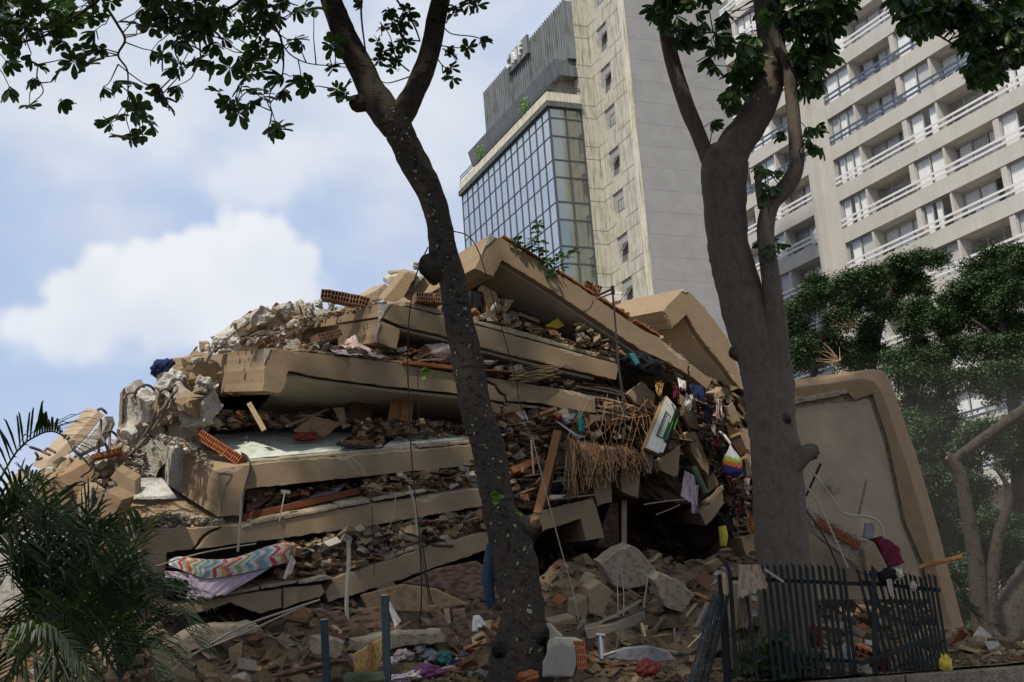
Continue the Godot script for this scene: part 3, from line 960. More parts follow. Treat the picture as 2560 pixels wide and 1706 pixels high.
func build_slabs() -> void:
	var s: Array
	# roof slab, its peak over the trunk, sloping down to the right
	s = slab("topmost tan concrete slab with a sharp peak, sloping steeply down to the right", [[1221, 589, 1256, 596, 1330, 640, 1452, 718, 1600, 820, 1640, 838, 1724, 905, 1719, 925, 1722, 938, 1640, 893, 1600, 876, 1480, 795, 1382, 729, 1256, 652, 1235, 694, 1186, 671]], 0.0, Vector2(1060, 684), 2.9, 1.7)
	var t: Node3D = s[0]
	patch(t, [1221, 589, 1241, 590, 1232, 603, 1212, 622, 1204, 640, 1203, 630, 1213, 608], 0.0)
	strip(t, [1728, 909, 1780, 950, 1778, 962, 1768, 976, 1728, 942, 1724, 926], 0.0, s[1], 2.0, "render", "broken_beam_end")
	soffit_plate(t, [1240, 690, 1258, 655, 1382, 732, 1480, 798, 1600, 879, 1640, 896, 1720, 939], 0.0, s[1])
	# a course of roof tiles along the upper edge
	for k in 26:
		var f := k / 26.0
		var p := bp(lerpf(1262, 1650, f), lerpf(598, 846, f) + rr(0, 2), -0.10)
		if k in [7, 8, 15, 21]: continue
		var m := Mb.new()
		m.box(Transform3D(Basis(bld_m, -0.58 + rr(-0.06, 0.06)) * facing(bld_m), p), Vector3(0.165, 0.03, 0.24))
		part(m, "roof_tile", mats.clay, t)
	settle(t)
	# its neighbour behind, to the right
	s = slab("bent slab with sunlit flank behind the topmost slab, left of the smooth trunk", [[1709, 721, 1724, 730, 1763, 768, 1821, 846, 1845, 916, 1854, 954, 1861, 972, 1861, 989, 1805, 912, 1745, 838, 1717, 788, 1681, 821, 1654, 777]], -1.6, Vector2(1562, 752), 2.6, 1.7)
	t = s[0]
	patch(t, [1654, 777, 1664, 781, 1684, 812, 1681, 821, 1672, 812], -1.6, "broken_dusty")
	patch(t, [1709, 721, 1722, 729, 1716, 734, 1700, 728], -1.6, "broken")
	soffit_plate(t, [1684, 822, 1718, 791, 1745, 841, 1805, 915, 1861, 992], -1.6, s[1])
	settle(t)
	# second floor down
	s = slab("second slab down, with a grey broken corner and a grooved left flank", [[948, 760, 981, 758, 1108, 790, 1186, 811, 1424, 876, 1543, 909, 1548, 920, 1541, 951, 1494, 941, 1396, 918, 1196, 868, 1118, 843, 1003, 816, 958, 797, 946, 792]], 0.0, Vector2(785, 788), 2.8, 1.8, 0.36)
	t = s[0]
	strip(t, [946, 797, 956, 802, 999, 822, 1001, 830, 993, 876, 943, 857], 0.0, s[1], 1.7, "render", "beam_end")
	strip(t, [852, 800, 930, 790, 924, 850, 846, 838], -1.85, s[1], 1.6, "render", "flank_panel")
	patch(t, [948, 760, 982, 760, 963, 780, 957, 795, 947, 806, 945, 790], 0.0)
	patch(t, [945, 806, 955, 806, 946, 826, 938, 852, 933, 856, 940, 830], 0.012)
	soffit_plate(t, [1003, 818, 1118, 845, 1196, 870, 1396, 920, 1494, 943], 0.0, bld_d * 2.2 + Vector3(0, 0.05, 0))
	strip(t, [1186, 799, 1300, 826, 1424, 862, 1424, 875, 1300, 842, 1186, 810], -0.05, s[1], 1.2)
	strip(t, [1428, 864, 1540, 897, 1543, 907, 1428, 876], -0.07, s[1], 1.2)
	strip(t, [1012, 752, 1060, 764, 1108, 778, 1108, 789, 1060, 778, 1012, 765], -0.05, s[1], 1.2)
	settle(t)
	# third floor down, cracked right of the dark trunk
	s = slab("third slab down, with a broad left flank and a long pale soffit", [[663, 872, 680, 868, 738, 878, 900, 896, 968, 904, 1116, 929, 1214, 941, 1217, 955, 1236, 965, 1246, 980, 1262, 992, 1266, 1008, 1151, 986, 975, 968, 800, 945, 721, 928, 714, 965, 700, 988, 655, 978], [1216, 942, 1291, 954, 1449, 980, 1490, 995, 1492, 1034, 1404, 1024, 1360, 1010, 1269, 1004, 1266, 990, 1250, 978, 1240, 962, 1221, 952]], 0.0, Vector2(514, 886), 2.8, 1.8, 0.345)
	t = s[0]
	patch(t, [661, 870, 680, 871, 669, 898, 661, 914, 657, 906], 0.0)
	patch(t, [700, 988, 712, 964, 716, 968, 706, 986, 690, 986], 0.0, "broken_dusty")
	soffit_plate(t, [723, 931, 800, 947, 975, 970, 1151, 988, 1266, 1010], 0.0, bld_d * 3.6 + Vector3(0, -0.12, 0))
	soffit_plate(t, [1272, 1009, 1404, 1026, 1490, 1037], 0.0, s[1])
	for q in [[745, 869, 830, 880, 900, 889, 900, 895, 830, 888, 745, 878], [906, 889, 1005, 902, 1005, 910, 906, 897]]: strip(t, q, -0.05, s[1], 0.9, "broken_dusty")
	settle(t)
	# fourth floor down, its mint tiled floor showing
	s = slab("tilted slab carrying a pale mint tiled floor", [[545, 1182, 560, 1170, 622, 1160, 868, 1140, 1171, 1112, 1262, 1100, 1266, 1154, 1184, 1165, 900, 1194, 618, 1224, 612, 1228, 600, 1292, 545, 1293]], 0.15, Vector2(455, 1134), 2.0, 1.9, 0.52, "concrete")
	t = s[0]
	patch(t, [541, 1180, 582, 1184, 564, 1215, 557, 1255, 553, 1286, 546, 1268, 544, 1221], 0.15)
	strip(t, [625, 1152, 700, 1147, 868, 1130, 1040, 1114, 1040, 1125, 868, 1141, 700, 1156, 625, 1163], 0.10, s[1], 0.5)
	strip(t, [1046, 1113, 1171, 1101, 1250, 1092, 1250, 1101, 1171, 1112, 1046, 1123], 0.10, s[1], 0.5)
	var v: Vector3 = s[1]
	var p0 := bp(600, 1157, 0.10)
	var p1 := bp(1180, 1104, 0.10)
	var along := (p1 - p0)
	var nx := 17
	var nz := 17
	var tile := BoxMesh.new()
	tile.size = Vector3(along.length() / nx - 0.004, 0.014, v.length() * 0.98 / nz - 0.004)
	var ux := along.normalized()
	var uy := v.cross(ux).normalized()
	if uy.y < 0: uy = -uy
	var uz := ux.cross(uy)
	for i in nx:
		for j in nz:
			var c := p0 + along * ((i + 0.5) / nx) + v * (0.05 + 0.95 * (j + 0.5) / nz) + uy * (0.012 + rr(-0.0015, 0.0015))
			inst(tile, "floor_tile", mats.mint_tile, t, Transform3D(Basis(ux, uy, uz) * Basis(Vector3.RIGHT, rr(-0.004, 0.004)), c))
	settle(t)
	# fifth floor down, cracked on the left, gravel on top
	s = slab("fifth slab down, cracked near its left corner above the striped mattress", [[356, 1328, 418, 1322, 553, 1316, 545, 1322, 530, 1326, 508, 1340, 492, 1362, 478, 1376, 418, 1383, 414, 1450, 390, 1459, 372, 1440, 354, 1400], [556, 1316, 613, 1312, 700, 1299, 927, 1260, 1196, 1221, 1246, 1214, 1250, 1262, 1211, 1267, 927, 1317, 700, 1349, 603, 1361, 488, 1375, 498, 1361, 514, 1341, 534, 1329, 548, 1325]], 0.25, Vector2(300, 1290), 1.2, 2.6)
	t = s[0]
	for q in [[628, 1306, 700, 1291, 780, 1277, 846, 1265, 846, 1272, 780, 1286, 700, 1300, 628, 1314], [850, 1262, 924, 1247, 926, 1258, 850, 1272], [934, 1245, 1066, 1224, 1066, 1232, 934, 1256], [606, 1316, 624, 1311, 624, 1318, 606, 1324]]: strip(t, q, 0.28, s[1], 0.8)
	settle(t)
	# sixth floor: the long broken beam with its loose ends
	s = slab("lowest long beam, rising from left to right above the rubble field", [[813, 1483, 836, 1446, 867, 1434, 962, 1405, 1069, 1366, 1225, 1327, 1236, 1330, 1232, 1372, 1090, 1420, 969, 1462, 870, 1494, 821, 1507]], 0.45, Vector2(740, 1440), 1.5, 2.2)
	t = s[0]
	strip(t, [962, 1392, 1060, 1352, 1066, 1366, 962, 1404], 0.42, s[1], 0.5)
	settle(t)
	s = slab("short cracked beam length left of the lowest long beam", [[708, 1470, 806, 1462, 812, 1482, 800, 1494, 708, 1523]], 0.5, Vector2(640, 1440), 1.5, 2.0)
	t = s[0]
	settle(t)
	s = slab("broken beam length under the lilac sheet", [[420, 1516, 500, 1502, 567, 1490, 706, 1472, 705, 1520, 649, 1537, 603, 1522, 574, 1510, 520, 1528, 430, 1546]], 0.5, Vector2(360, 1480), 1.5, 2.0)
	t = s[0]
	for q in [[500, 1494, 560, 1482, 648, 1466, 648, 1477, 560, 1494, 505, 1506], [652, 1464, 700, 1456, 742, 1452, 742, 1460, 700, 1468, 652, 1475], [746, 1452, 816, 1440, 834, 1444, 834, 1450, 746, 1463]]: strip(t, q, 0.55, s[1], 0.9)
	settle(t)
	# blocks hanging under the right half
	s = slab("overturned tan block with a hanging lip beside the dark trunk", [[1350, 1279, 1409, 1261, 1482, 1245, 1493, 1271, 1514, 1346, 1464, 1355, 1452, 1298, 1372, 1325, 1318, 1350, 1316, 1300]], 0.35, Vector2(1250, 1296), 2.2, 1.6)
	t = s[0]
	settle(t)
	var blocks := [
		["tan block under the reed thatch, left of two", [1477, 1192, 1530, 1198, 1531, 1257, 1493, 1266], 0.2, Vector2(1440, 1200), 1.2],
		["tan block under the reed thatch, right of two", [1553, 1180, 1601, 1176, 1602, 1195, 1597, 1248, 1555, 1231], 0.3, Vector2(1510, 1186), 1.2],
		["tan block below the printed carton", [1646, 1150, 1702, 1112, 1697, 1192, 1684, 1194, 1652, 1177], 0.1, Vector2(1600, 1160), 1.2],
		["jagged slab end hanging over the dark hollow", [1748, 1282, 1772, 1262, 1807, 1218, 1812, 1259, 1790, 1292, 1765, 1316], 0.2, Vector2(1660, 1276), 3.0],
		["tan block beside the foot of the smooth trunk", [1853, 1344, 1890, 1335, 1894, 1392, 1870, 1398, 1860, 1376], 0.2, Vector2(1790, 1352), 1.5]]
	for b in blocks:
		s = slab(b[0], [b[1]], b[2], b[3], b[4], 1.3)
		t = s[0]
		settle(t)
	# broken wall pieces that fold down on the right
	var wall := thing("broken_wall", "folded tan wall broken into plates above the dark hollow", "wall")
	for q in [[1714, 1084, 1741, 1078, 1776, 1160, 1778, 1170, 1773, 1190, 1760, 1180, 1732, 1140], [1697, 980, 1730, 1008, 1752, 1073, 1745, 1078, 1725, 1070, 1706, 1042], [1784, 984, 1805, 968, 1816, 992, 1802, 1017, 1788, 1006], [1812, 1020, 1834, 1002, 1857, 1056, 1832, 1064, 1818, 1048], [1852, 1066, 1872, 1074, 1879, 1110, 1880, 1188, 1866, 1200, 1858, 1130], [1766, 1192, 1786, 1182, 1800, 1214, 1770, 1236], [1560, 985, 1606, 952, 1640, 986, 1636, 1030, 1590, 1010], [1510, 1000, 1556, 1014, 1580, 1050, 1540, 1070, 1500, 1050], [1270, 1170, 1330, 1150, 1366, 1128, 1360, 1196, 1310, 1216, 1270, 1214], [1378, 1086, 1440, 1096, 1470, 1150, 1420, 1186, 1376, 1150], [1284, 1196, 1326, 1192, 1350, 1220, 1330, 1240, 1286, 1236]]:
		var m := Mb.new()
		rough_prism(m, outline(q, -0.12 + rr(-0.1, 0.1)), -bld_m * 0.32 + Vector3(rr(-0.1, 0.1), rr(-0.1, 0.1), 0), 0.06, 0.05, 0.02)
		part(m, "wall_plate", mats.render, wall)
	settle(wall)
	# layered edges of torn floor build-up running down to the right
	var lay := thing("torn_floor_layers", "dark torn floor layers bending down to the right beside the hanging switch box", "slab")
	for k in 9:
		var o := k * 7.0
		var pts := []
		for q in [[1440, 962], [1520, 975], [1600, 1000], [1660, 1040], [1700, 1100]]:
			pts.append(bp(q[0] - o * 0.35 + rr(-5, 5), q[1] + o + rr(-4, 4), -0.35 + rr(-0.1, 0.1)))
		var sp := spline(pts, 4)
		var m := Mb.new()
		for i in sp.size() - 1: m.bar(sp[i], sp[i + 1], 0.4, 0.035)
		part(m, "floor_layer", mats.broken_dusty if k % 3 else mats.wood_dark, lay)
	settle(lay)

# the upended slab on the right
func build_side_panel() -> void:
	var t := thing("upended_slab", "upended tan slab with raised rim and cream face right of the smooth trunk", "slab", "collapsed floors of the apartment block")
	var dist := 21.9
	var vec := pz(2132, 929, dist + 0.55) - pz(2107, 953, dist)
	var m := Mb.new()
	rough_prism(m, outline_z([1930, 978, 2107, 953, 2160, 946, 2184, 952, 2200, 972, 2219, 1015, 2246, 1100, 2268, 1158, 2324, 1349, 2345, 1434, 2402, 1646, 2420, 1712, 2372, 1712, 2308, 1412, 2264, 1310, 2219, 1100, 2181, 986, 2138, 1001, 2120, 983, 1930, 1020], dist), vec, 0.12, 0.01, 0.010)
	part(m, "rim", mats.render_orange, t)
	m = Mb.new()
	rough_prism(m, outline_z([1930, 1010, 2120, 974, 2182, 980, 2230, 1110, 2310, 1420, 2330, 1500, 1930, 1500], dist + 0.10), vec * 0.6, 0.2, 0.01, 0.01)
	part(m, "core", mats.broken_dusty, t)
	m = Mb.new()
	rough_prism(m, outline_z([1930, 1030, 2050, 1012, 2136, 1004, 2164, 994, 2176, 1004, 2212, 1110, 2252, 1300, 2297, 1416, 2310, 1500, 1930, 1500], dist + 0.07), vec * 0.06, 0.1, 0.008, 0.006)
	part(m, "face", mats.panel_cream, t)
	m = Mb.new()
	rough_prism(m, outline_z([1930, 1000, 2040, 986, 2118, 972, 2122, 984, 2060, 1000, 1930, 1024], dist - 0.02), vec * 0.05, 0.05, 0.05, 0.01)
	part(m, "spalled_edge", mats.broken_dusty, t)
	settle(t)

func chunk(px: Array, dist: float, shift: Vector2, deep: float, material: String, called: String, label: String, category: String, group := "", jit := 0.03) -> void:
	var m := Mb.new()
	var vec := pz(px[0] + shift.x, px[1] + shift.y, dist + deep) - pz(px[0], px[1], dist)
	rough_prism(m, outline_z(px, dist), vec, 0.07, jit, 0.02)
	solo(m, called, mats[material], label, category, group)

func rock(px: float, py: float, dist: float, size: float, material: String, label: String, group: String, squash := Vector3.ONE, called := "concrete_chunk") -> void:
	var m := Mb.new()
	lump(m, Transform3D(rnd_basis(), pz(px, py, dist)), Vector3(size, size, size) * squash * Vector3(rr(0.8, 1.25), rr(0.6, 1.0), rr(0.8, 1.2)), 0.24, 3)
	solo(m, called, mats[material], label, "rubble", group)

func build_left_heap() -> void:
	chunk([245, 1026, 262, 1038, 214, 1100, 150, 1162, 107, 1176, 118, 1150, 186, 1088], 23.7, Vector2(-30, -6), 0.5, "panel_cream", "concrete_beam", "long pale beam leaning against the sky behind the palm frond", "beam")
	chunk([262, 1040, 268, 1062, 240, 1118, 206, 1134, 176, 1150, 196, 1116], 23.5, Vector2(20, 0), 0.5, "broken", "concrete_chunk", "crumbled grey side of the leaning pale beam", "rubble")
	chunk([306, 980, 314, 962, 333, 952, 347, 968, 353, 1004, 346, 1060, 330, 1124, 296, 1122, 300, 1060], 23.1, Vector2(20, -6), 0.6, "broken", "concrete_pier", "rough grey stump of a pier standing above the rebar loops", "pier", "", 0.06)
	chunk([299, 984, 308, 970, 305, 1060, 300, 1120, 290, 1122, 294, 1050], 23.0, Vector2(10, -4), 0.5, "render", "concrete_pier", "tan rendered edge of the standing pier stump", "pier")
	chunk([82, 1260, 99, 1206, 150, 1186, 186, 1172, 216, 1154, 240, 1162, 232, 1206, 222, 1232, 150, 1270], 22.5, Vector2(-25, -12), 0.5, "render_orange", "render_panel", "sunlit orange tan wall panel behind the palms", "panel")
	chunk([30, 1226, 64, 1190, 99, 1186, 102, 1200, 88, 1214, 66, 1222, 40, 1240], 23.5, Vector2(-20, -10), 0.5, "render", "render_panel", "tan wall fragment at the far left above the palm crown", "panel")
	chunk([46, 1240, 70, 1224, 92, 1216, 96, 1226, 88, 1258, 76, 1270, 52, 1262], 23.3, Vector2(-18, -8), 0.4, "render", "render_panel", "small cracked tan wall fragment left of the orange panel", "panel")
	chunk([209, 1256, 240, 1217, 262, 1222, 252, 1250, 236, 1286, 225, 1376, 214, 1310], 20.7, Vector2(-20, -16), 0.45, "render", "render_panel", "upright cracked tan panel, left half, behind the palms", "panel")
	chunk([264, 1223, 308, 1249, 291, 1286, 258, 1392, 229, 1378, 240, 1288, 256, 1252], 20.6, Vector2(34, -10), 0.4, "render_orange", "render_panel", "upright cracked tan panel, right half, behind the palms", "panel")
	chunk([273, 1196, 291, 1172, 300, 1176, 341, 1200, 340, 1249, 319, 1248], 21.0, Vector2(14, -12), 0.35, "render", "render_panel", "small tan upstand lying on the grey dust below the standing pier", "panel")
	chunk([336, 1240, 440, 1240, 443, 1248, 330, 1251], 20.9, Vector2(-30, -46), 1.1, "concrete", "render_panel", "flat grey plate beside the small tan upstand", "panel")
	chunk([552, 836, 600, 808, 661, 777, 690, 784, 694, 804, 660, 832, 625, 858, 590, 868, 560, 872], 25.6, Vector2(-30, 6), 0.8, "broken", "concrete_beam", "crumbled grey beam stub lying on the third slab", "beam", "", 0.07)
	chunk([371, 986, 398, 952, 430, 916, 456, 897, 465, 906, 446, 940, 420, 990], 23.6, Vector2(10, -4), 0.5, "render", "render_panel", "tilted tan panel on the slope above the rebar loops", "panel")
	chunk([414, 992, 446, 942, 470, 905, 488, 920, 470, 960, 452, 986], 23.6, Vector2(20, 0), 0.6, "broken", "concrete_chunk", "dark broken block between the tilted tan panel and the third slab", "rubble", "", 0.06)
	chunk([504, 856, 523, 854, 533, 876, 514, 888, 505, 882], 25.0, Vector2(-8, -3), 0.3, "render", "render_panel", "small tan block on the ridge left of the grey beam stub", "panel")
	# roof ridge behind the dark trunk's knot
	chunk([955, 752, 1012, 682, 1020, 678, 1046, 684, 1012, 742, 990, 756], 24.8, Vector2(-10, -8), 0.4, "render", "render_panel", "steep tan fin left of the dark trunk", "panel")
	chunk([1014, 742, 1060, 690, 1084, 700, 1048, 752, 1020, 752], 25.0, Vector2(-10, -8), 0.4, "render", "render_panel", "second steep tan fin behind the dark trunk", "panel")
	chunk([1036, 702, 1050, 686, 1062, 690, 1026, 736], 24.9, Vector2(-6, -4), 0.2, "concrete", "render_panel", "grey strip between the two steep tan fins", "panel")
	chunk([898, 748, 964, 708, 976, 716, 985, 730, 958, 752, 920, 756], 25.4, Vector2(-30, 6), 0.6, "broken_dusty", "concrete_beam", "dark grey beam sloping up to the steep fins", "beam", "", 0.05)
	chunk([964, 696, 978, 688, 1010, 684, 1000, 704, 982, 716, 966, 712], 25.3, Vector2(-10, -4), 0.4, "broken", "concrete_chunk", "broken grey block behind the steep tan fin", "rubble", "", 0.06)
	chunk([977, 684, 982, 679, 1016, 679, 1008, 688, 984, 690], 25.5, Vector2(-10, -4), 0.3, "render", "render_panel", "pale cap on the block behind the steep fin", "panel")
	rock(1043, 665, 24.2, 0.14, "broken", "small pale lump caught beside the trunk knot", "")
	# lumps over the slope
	var zones := [
		[[300, 1130, 362, 1014, 440, 936, 500, 892, 520, 1000, 480, 1064, 380, 1084], 23.5, 70, 12, 60, "lump on the slope below the standing pier", "lumps on the left slope"],
		[[0, 1256, 60, 1206, 120, 1172, 210, 1148, 290, 1122, 332, 1132, 284, 1200, 256, 1262, 100, 1300, 0, 1324], 23.7, 80, 8, 44, "lump in the sunlit heap behind the palms", "lumps in the sunlit heap"],
		[[556, 872, 600, 808, 690, 776, 776, 762, 800, 780, 764, 800, 700, 852], 25.6, 60, 10, 46, "lump in the crumbled ridge over the third slab", "lumps on the ridge"],
		[[470, 930, 500, 880, 520, 860, 560, 850, 560, 872, 520, 890, 506, 930], 24.4, 20, 8, 28, "lump at the corner of the third slab", "lumps at the slab corner"],
		[[770, 770, 800, 740, 860, 742, 940, 748, 940, 764, 850, 780], 25.3, 26, 6, 20, "lump on the second slab's flank", "lumps on the second slab"]]
	for z in zones:
		var pg := PackedVector2Array()
		var lo := Vector2(1e6, 1e6)
		var hi := -lo
		for i in range(0, z[0].size(), 2):
			pg.append(Vector2(z[0][i], z[0][i + 1]))
			lo = lo.min(pg[-1]); hi = hi.max(pg[-1])
		var n := 0
		while n < z[2]:
			var q := Vector2(rr(lo.x, hi.x), rr(lo.y, hi.y))
			if not Geometry2D.is_point_in_polygon(q, pg): continue
			n += 1
			var f := pow(rng.randf(), 2.2)
			var sz := lerpf(z[3], z[4], f) * pxm(z[1])
			var mk: String = ["broken", "broken", "broken", "render", "concrete", "broken_dusty"][rng.randi() % 6]
			var look: String = ["small ", "middling ", "large "][0 if f < 0.12 else (1 if f < 0.45 else 2)] + {"broken": "rough grey ", "render": "tan ", "concrete": "smooth grey ", "broken_dusty": "dusty brown "}[mk]
			rock(q.x, q.y, z[1] + rr(-0.9, 0.3) + (sz * 0.6), sz * 1.35, mk, look + z[5] + (", upper side" if q.y < (lo.y + hi.y) * 0.5 else ", lower side"), z[6])
	# packed rubble body that the lumps lie on
	for b in [[[270, 1180, 366, 1030, 452, 950, 510, 900, 560, 1000, 540, 1060, 440, 1120, 330, 1300], 24.7, "grey packed rubble body of the left slope"], [[-80, 1300, 60, 1216, 160, 1176, 300, 1130, 400, 1120, 420, 1500, 380, 1760, -80, 1760], 24.9, "packed rubble body of the sunlit heap"], [[540, 880, 600, 820, 700, 790, 790, 770, 950, 750, 950, 800, 700, 890], 26.6, "packed rubble body of the crumbled ridge"]]:
		var m := Mb.new()
		rough_prism(m, outline_z(b[0], b[1]), Vector3(-1.0, 0, -2.5), 0.16, 0.16, 0.08)
		solo(m, "rubble_body", mats.broken, b[2], "rubble")

# ---------------------------------------------------------------- rubble
func mound_h(x: float, z: float) -> float:
	var dist := -z
	var t := clampf((dist - 16.9) / 7.0, 0.0, 1.0)
	var side := lerpf(1.0, 0.42, smoothstep(3.8, 5.4, x)) * (1.0 - smoothstep(6.6, 7.6, x))
	var n := noise.get_noise_2d(x * 0.55, z * 0.55) * 0.42 + noise.get_noise_2d(x * 1.9 + 9, z * 1.9) * 0.16 + noise.get_noise_2d(x * 5.0, z * 5.0) * 0.06
	return GROUND + 0.02 + (2.05 * t * (0.55 + 0.45 * t) + n * minf(1.0, t * 2.2 + 0.12)) * side

func build_mound() -> void:
	var m := Mb.new()
	var st := 0.13
	var nx := int(19.0 / st)
	var nz := int(11.0 / st)
	var rows := []
	for j in nz + 1:
		var r := PackedVector3Array()
		for i in nx + 1:
			var x := -9.5 + i * st
			var z := -16.5 - j * st
			r.append(Vector3(x, mound_h(x, z), z))
		rows.append(r)
	for j in nz:
		for i in nx:
			m.quad(rows[j][i], rows[j][i + 1], rows[j + 1][i + 1], rows[j + 1][i])
	solo(m, "debris_mound", mats.mound, "mound of crushed render, dust and brick in front of the slabs", "rubble", "", "stuff")

func jbox(seed_: int, s: Vector3, k := 0.3) -> ArrayMesh:   # a splintered box, 12 faces
	var r := RandomNumberGenerator.new()
	r.seed = seed_
	var p := []
	for i in 8:
		p.append(Vector3((0.5 if i & 1 else -0.5) + r.randf_range(-k, k) * 0.5, (0.5 if i & 2 else -0.5) + r.randf_range(-k, k) * 0.5, (0.5 if i & 4 else -0.5) + r.randf_range(-k, k) * 0.5) * s)
	var m := Mb.new()
	for f in [[0, 1, 3, 2], [5, 4, 6, 7], [4, 0, 2, 6], [1, 5, 7, 3], [2, 3, 7, 6], [4, 5, 1, 0]]:
		m.quad(p[f[0]], p[f[1]], p[f[2]], p[f[3]])
	return m.mesh()

var frag := {}        # zone -> variant -> [transforms, colours]
func throw_in(zone: String, kind: int, x: Transform3D, c: Color) -> void:
	if not frag.has(zone): frag[zone] = {}
	if not frag[zone].has(kind): frag[zone][kind] = [[], []]
	frag[zone][kind][0].append(x)
	frag[zone][kind][1].append(c)

const TONES := [[0.31, 0.23, 0.15], [0.23, 0.125, 0.075], [0.30, 0.29, 0.27], [0.42, 0.395, 0.35], [0.11, 0.08, 0.055], [0.24, 0.155, 0.09], [0.20, 0.15, 0.10]]
func tone(w: Array, gain := 1.45) -> Color:
	var s := 0.0
	for k in w: s += k
	var r := rng.randf() * s
	var i := 0
	while i < 6 and r > w[i]:
		r -= w[i]; i += 1
	var f := rr(0.7, 1.2) * gain
	return Color(TONES[i][0] * f, TONES[i][1] * f, TONES[i][2] * f)

# fragments in a gap between floors, given as its outline on the front of the block
func scatter(zone: String, px: Array, o0: float, o1: float, n: int, big: float, w: Array, flat := 0.5) -> void:
	var pg := PackedVector2Array()
	var lo := Vector2(1e6, 1e6)
	var hi := -lo
	for i in range(0, px.size(), 2):
		pg.append(Vector2(px[i], px[i + 1]))
		lo = lo.min(pg[-1]); hi = hi.max(pg[-1])
	var done := 0
	var tries := 0
	while done < n and tries < n * 12:
		tries += 1
		var q := Vector2(rr(lo.x, hi.x), rr(lo.y, hi.y))
		if not Geometry2D.is_point_in_polygon(q, pg): continue
		done += 1
		var s := lerpf(0.025, big, pow(rng.randf(), 2.6))
		var k := rng.randi() % 7
		var b := Basis(Vector3.UP, rr(0, TAU)) * Basis(Vector3.RIGHT, rr(-1, 1) * flat) * Basis(Vector3.BACK, rr(-1, 1) * flat)
		if k >= 5: s *= 1.3
		if k == 6: s *= 0.7
		throw_in(zone, k, Transform3D(b.scaled_local(Vector3.ONE * s), bp(q.x, q.y, rr(o0, o1))), tone(w, 1.7 if zone == "gravel" else 1.3))

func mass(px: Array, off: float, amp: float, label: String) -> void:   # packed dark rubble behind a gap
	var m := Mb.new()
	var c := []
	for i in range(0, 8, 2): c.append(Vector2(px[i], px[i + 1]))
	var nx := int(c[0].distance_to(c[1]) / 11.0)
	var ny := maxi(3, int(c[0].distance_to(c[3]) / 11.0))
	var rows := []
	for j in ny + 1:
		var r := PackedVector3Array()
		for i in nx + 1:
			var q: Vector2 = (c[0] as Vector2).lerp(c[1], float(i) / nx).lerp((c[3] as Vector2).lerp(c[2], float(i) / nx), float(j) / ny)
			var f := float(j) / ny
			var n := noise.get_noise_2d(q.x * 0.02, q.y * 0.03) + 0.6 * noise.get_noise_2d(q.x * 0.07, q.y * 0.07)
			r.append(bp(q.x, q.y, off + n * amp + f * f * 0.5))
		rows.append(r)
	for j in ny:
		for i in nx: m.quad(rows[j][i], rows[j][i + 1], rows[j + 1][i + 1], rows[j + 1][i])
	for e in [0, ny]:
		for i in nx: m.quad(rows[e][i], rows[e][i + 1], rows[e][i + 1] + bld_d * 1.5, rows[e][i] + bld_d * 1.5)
	solo(m, "packed_rubble", mats.mound, label, "rubble", "packed rubble between the floors", "stuff")

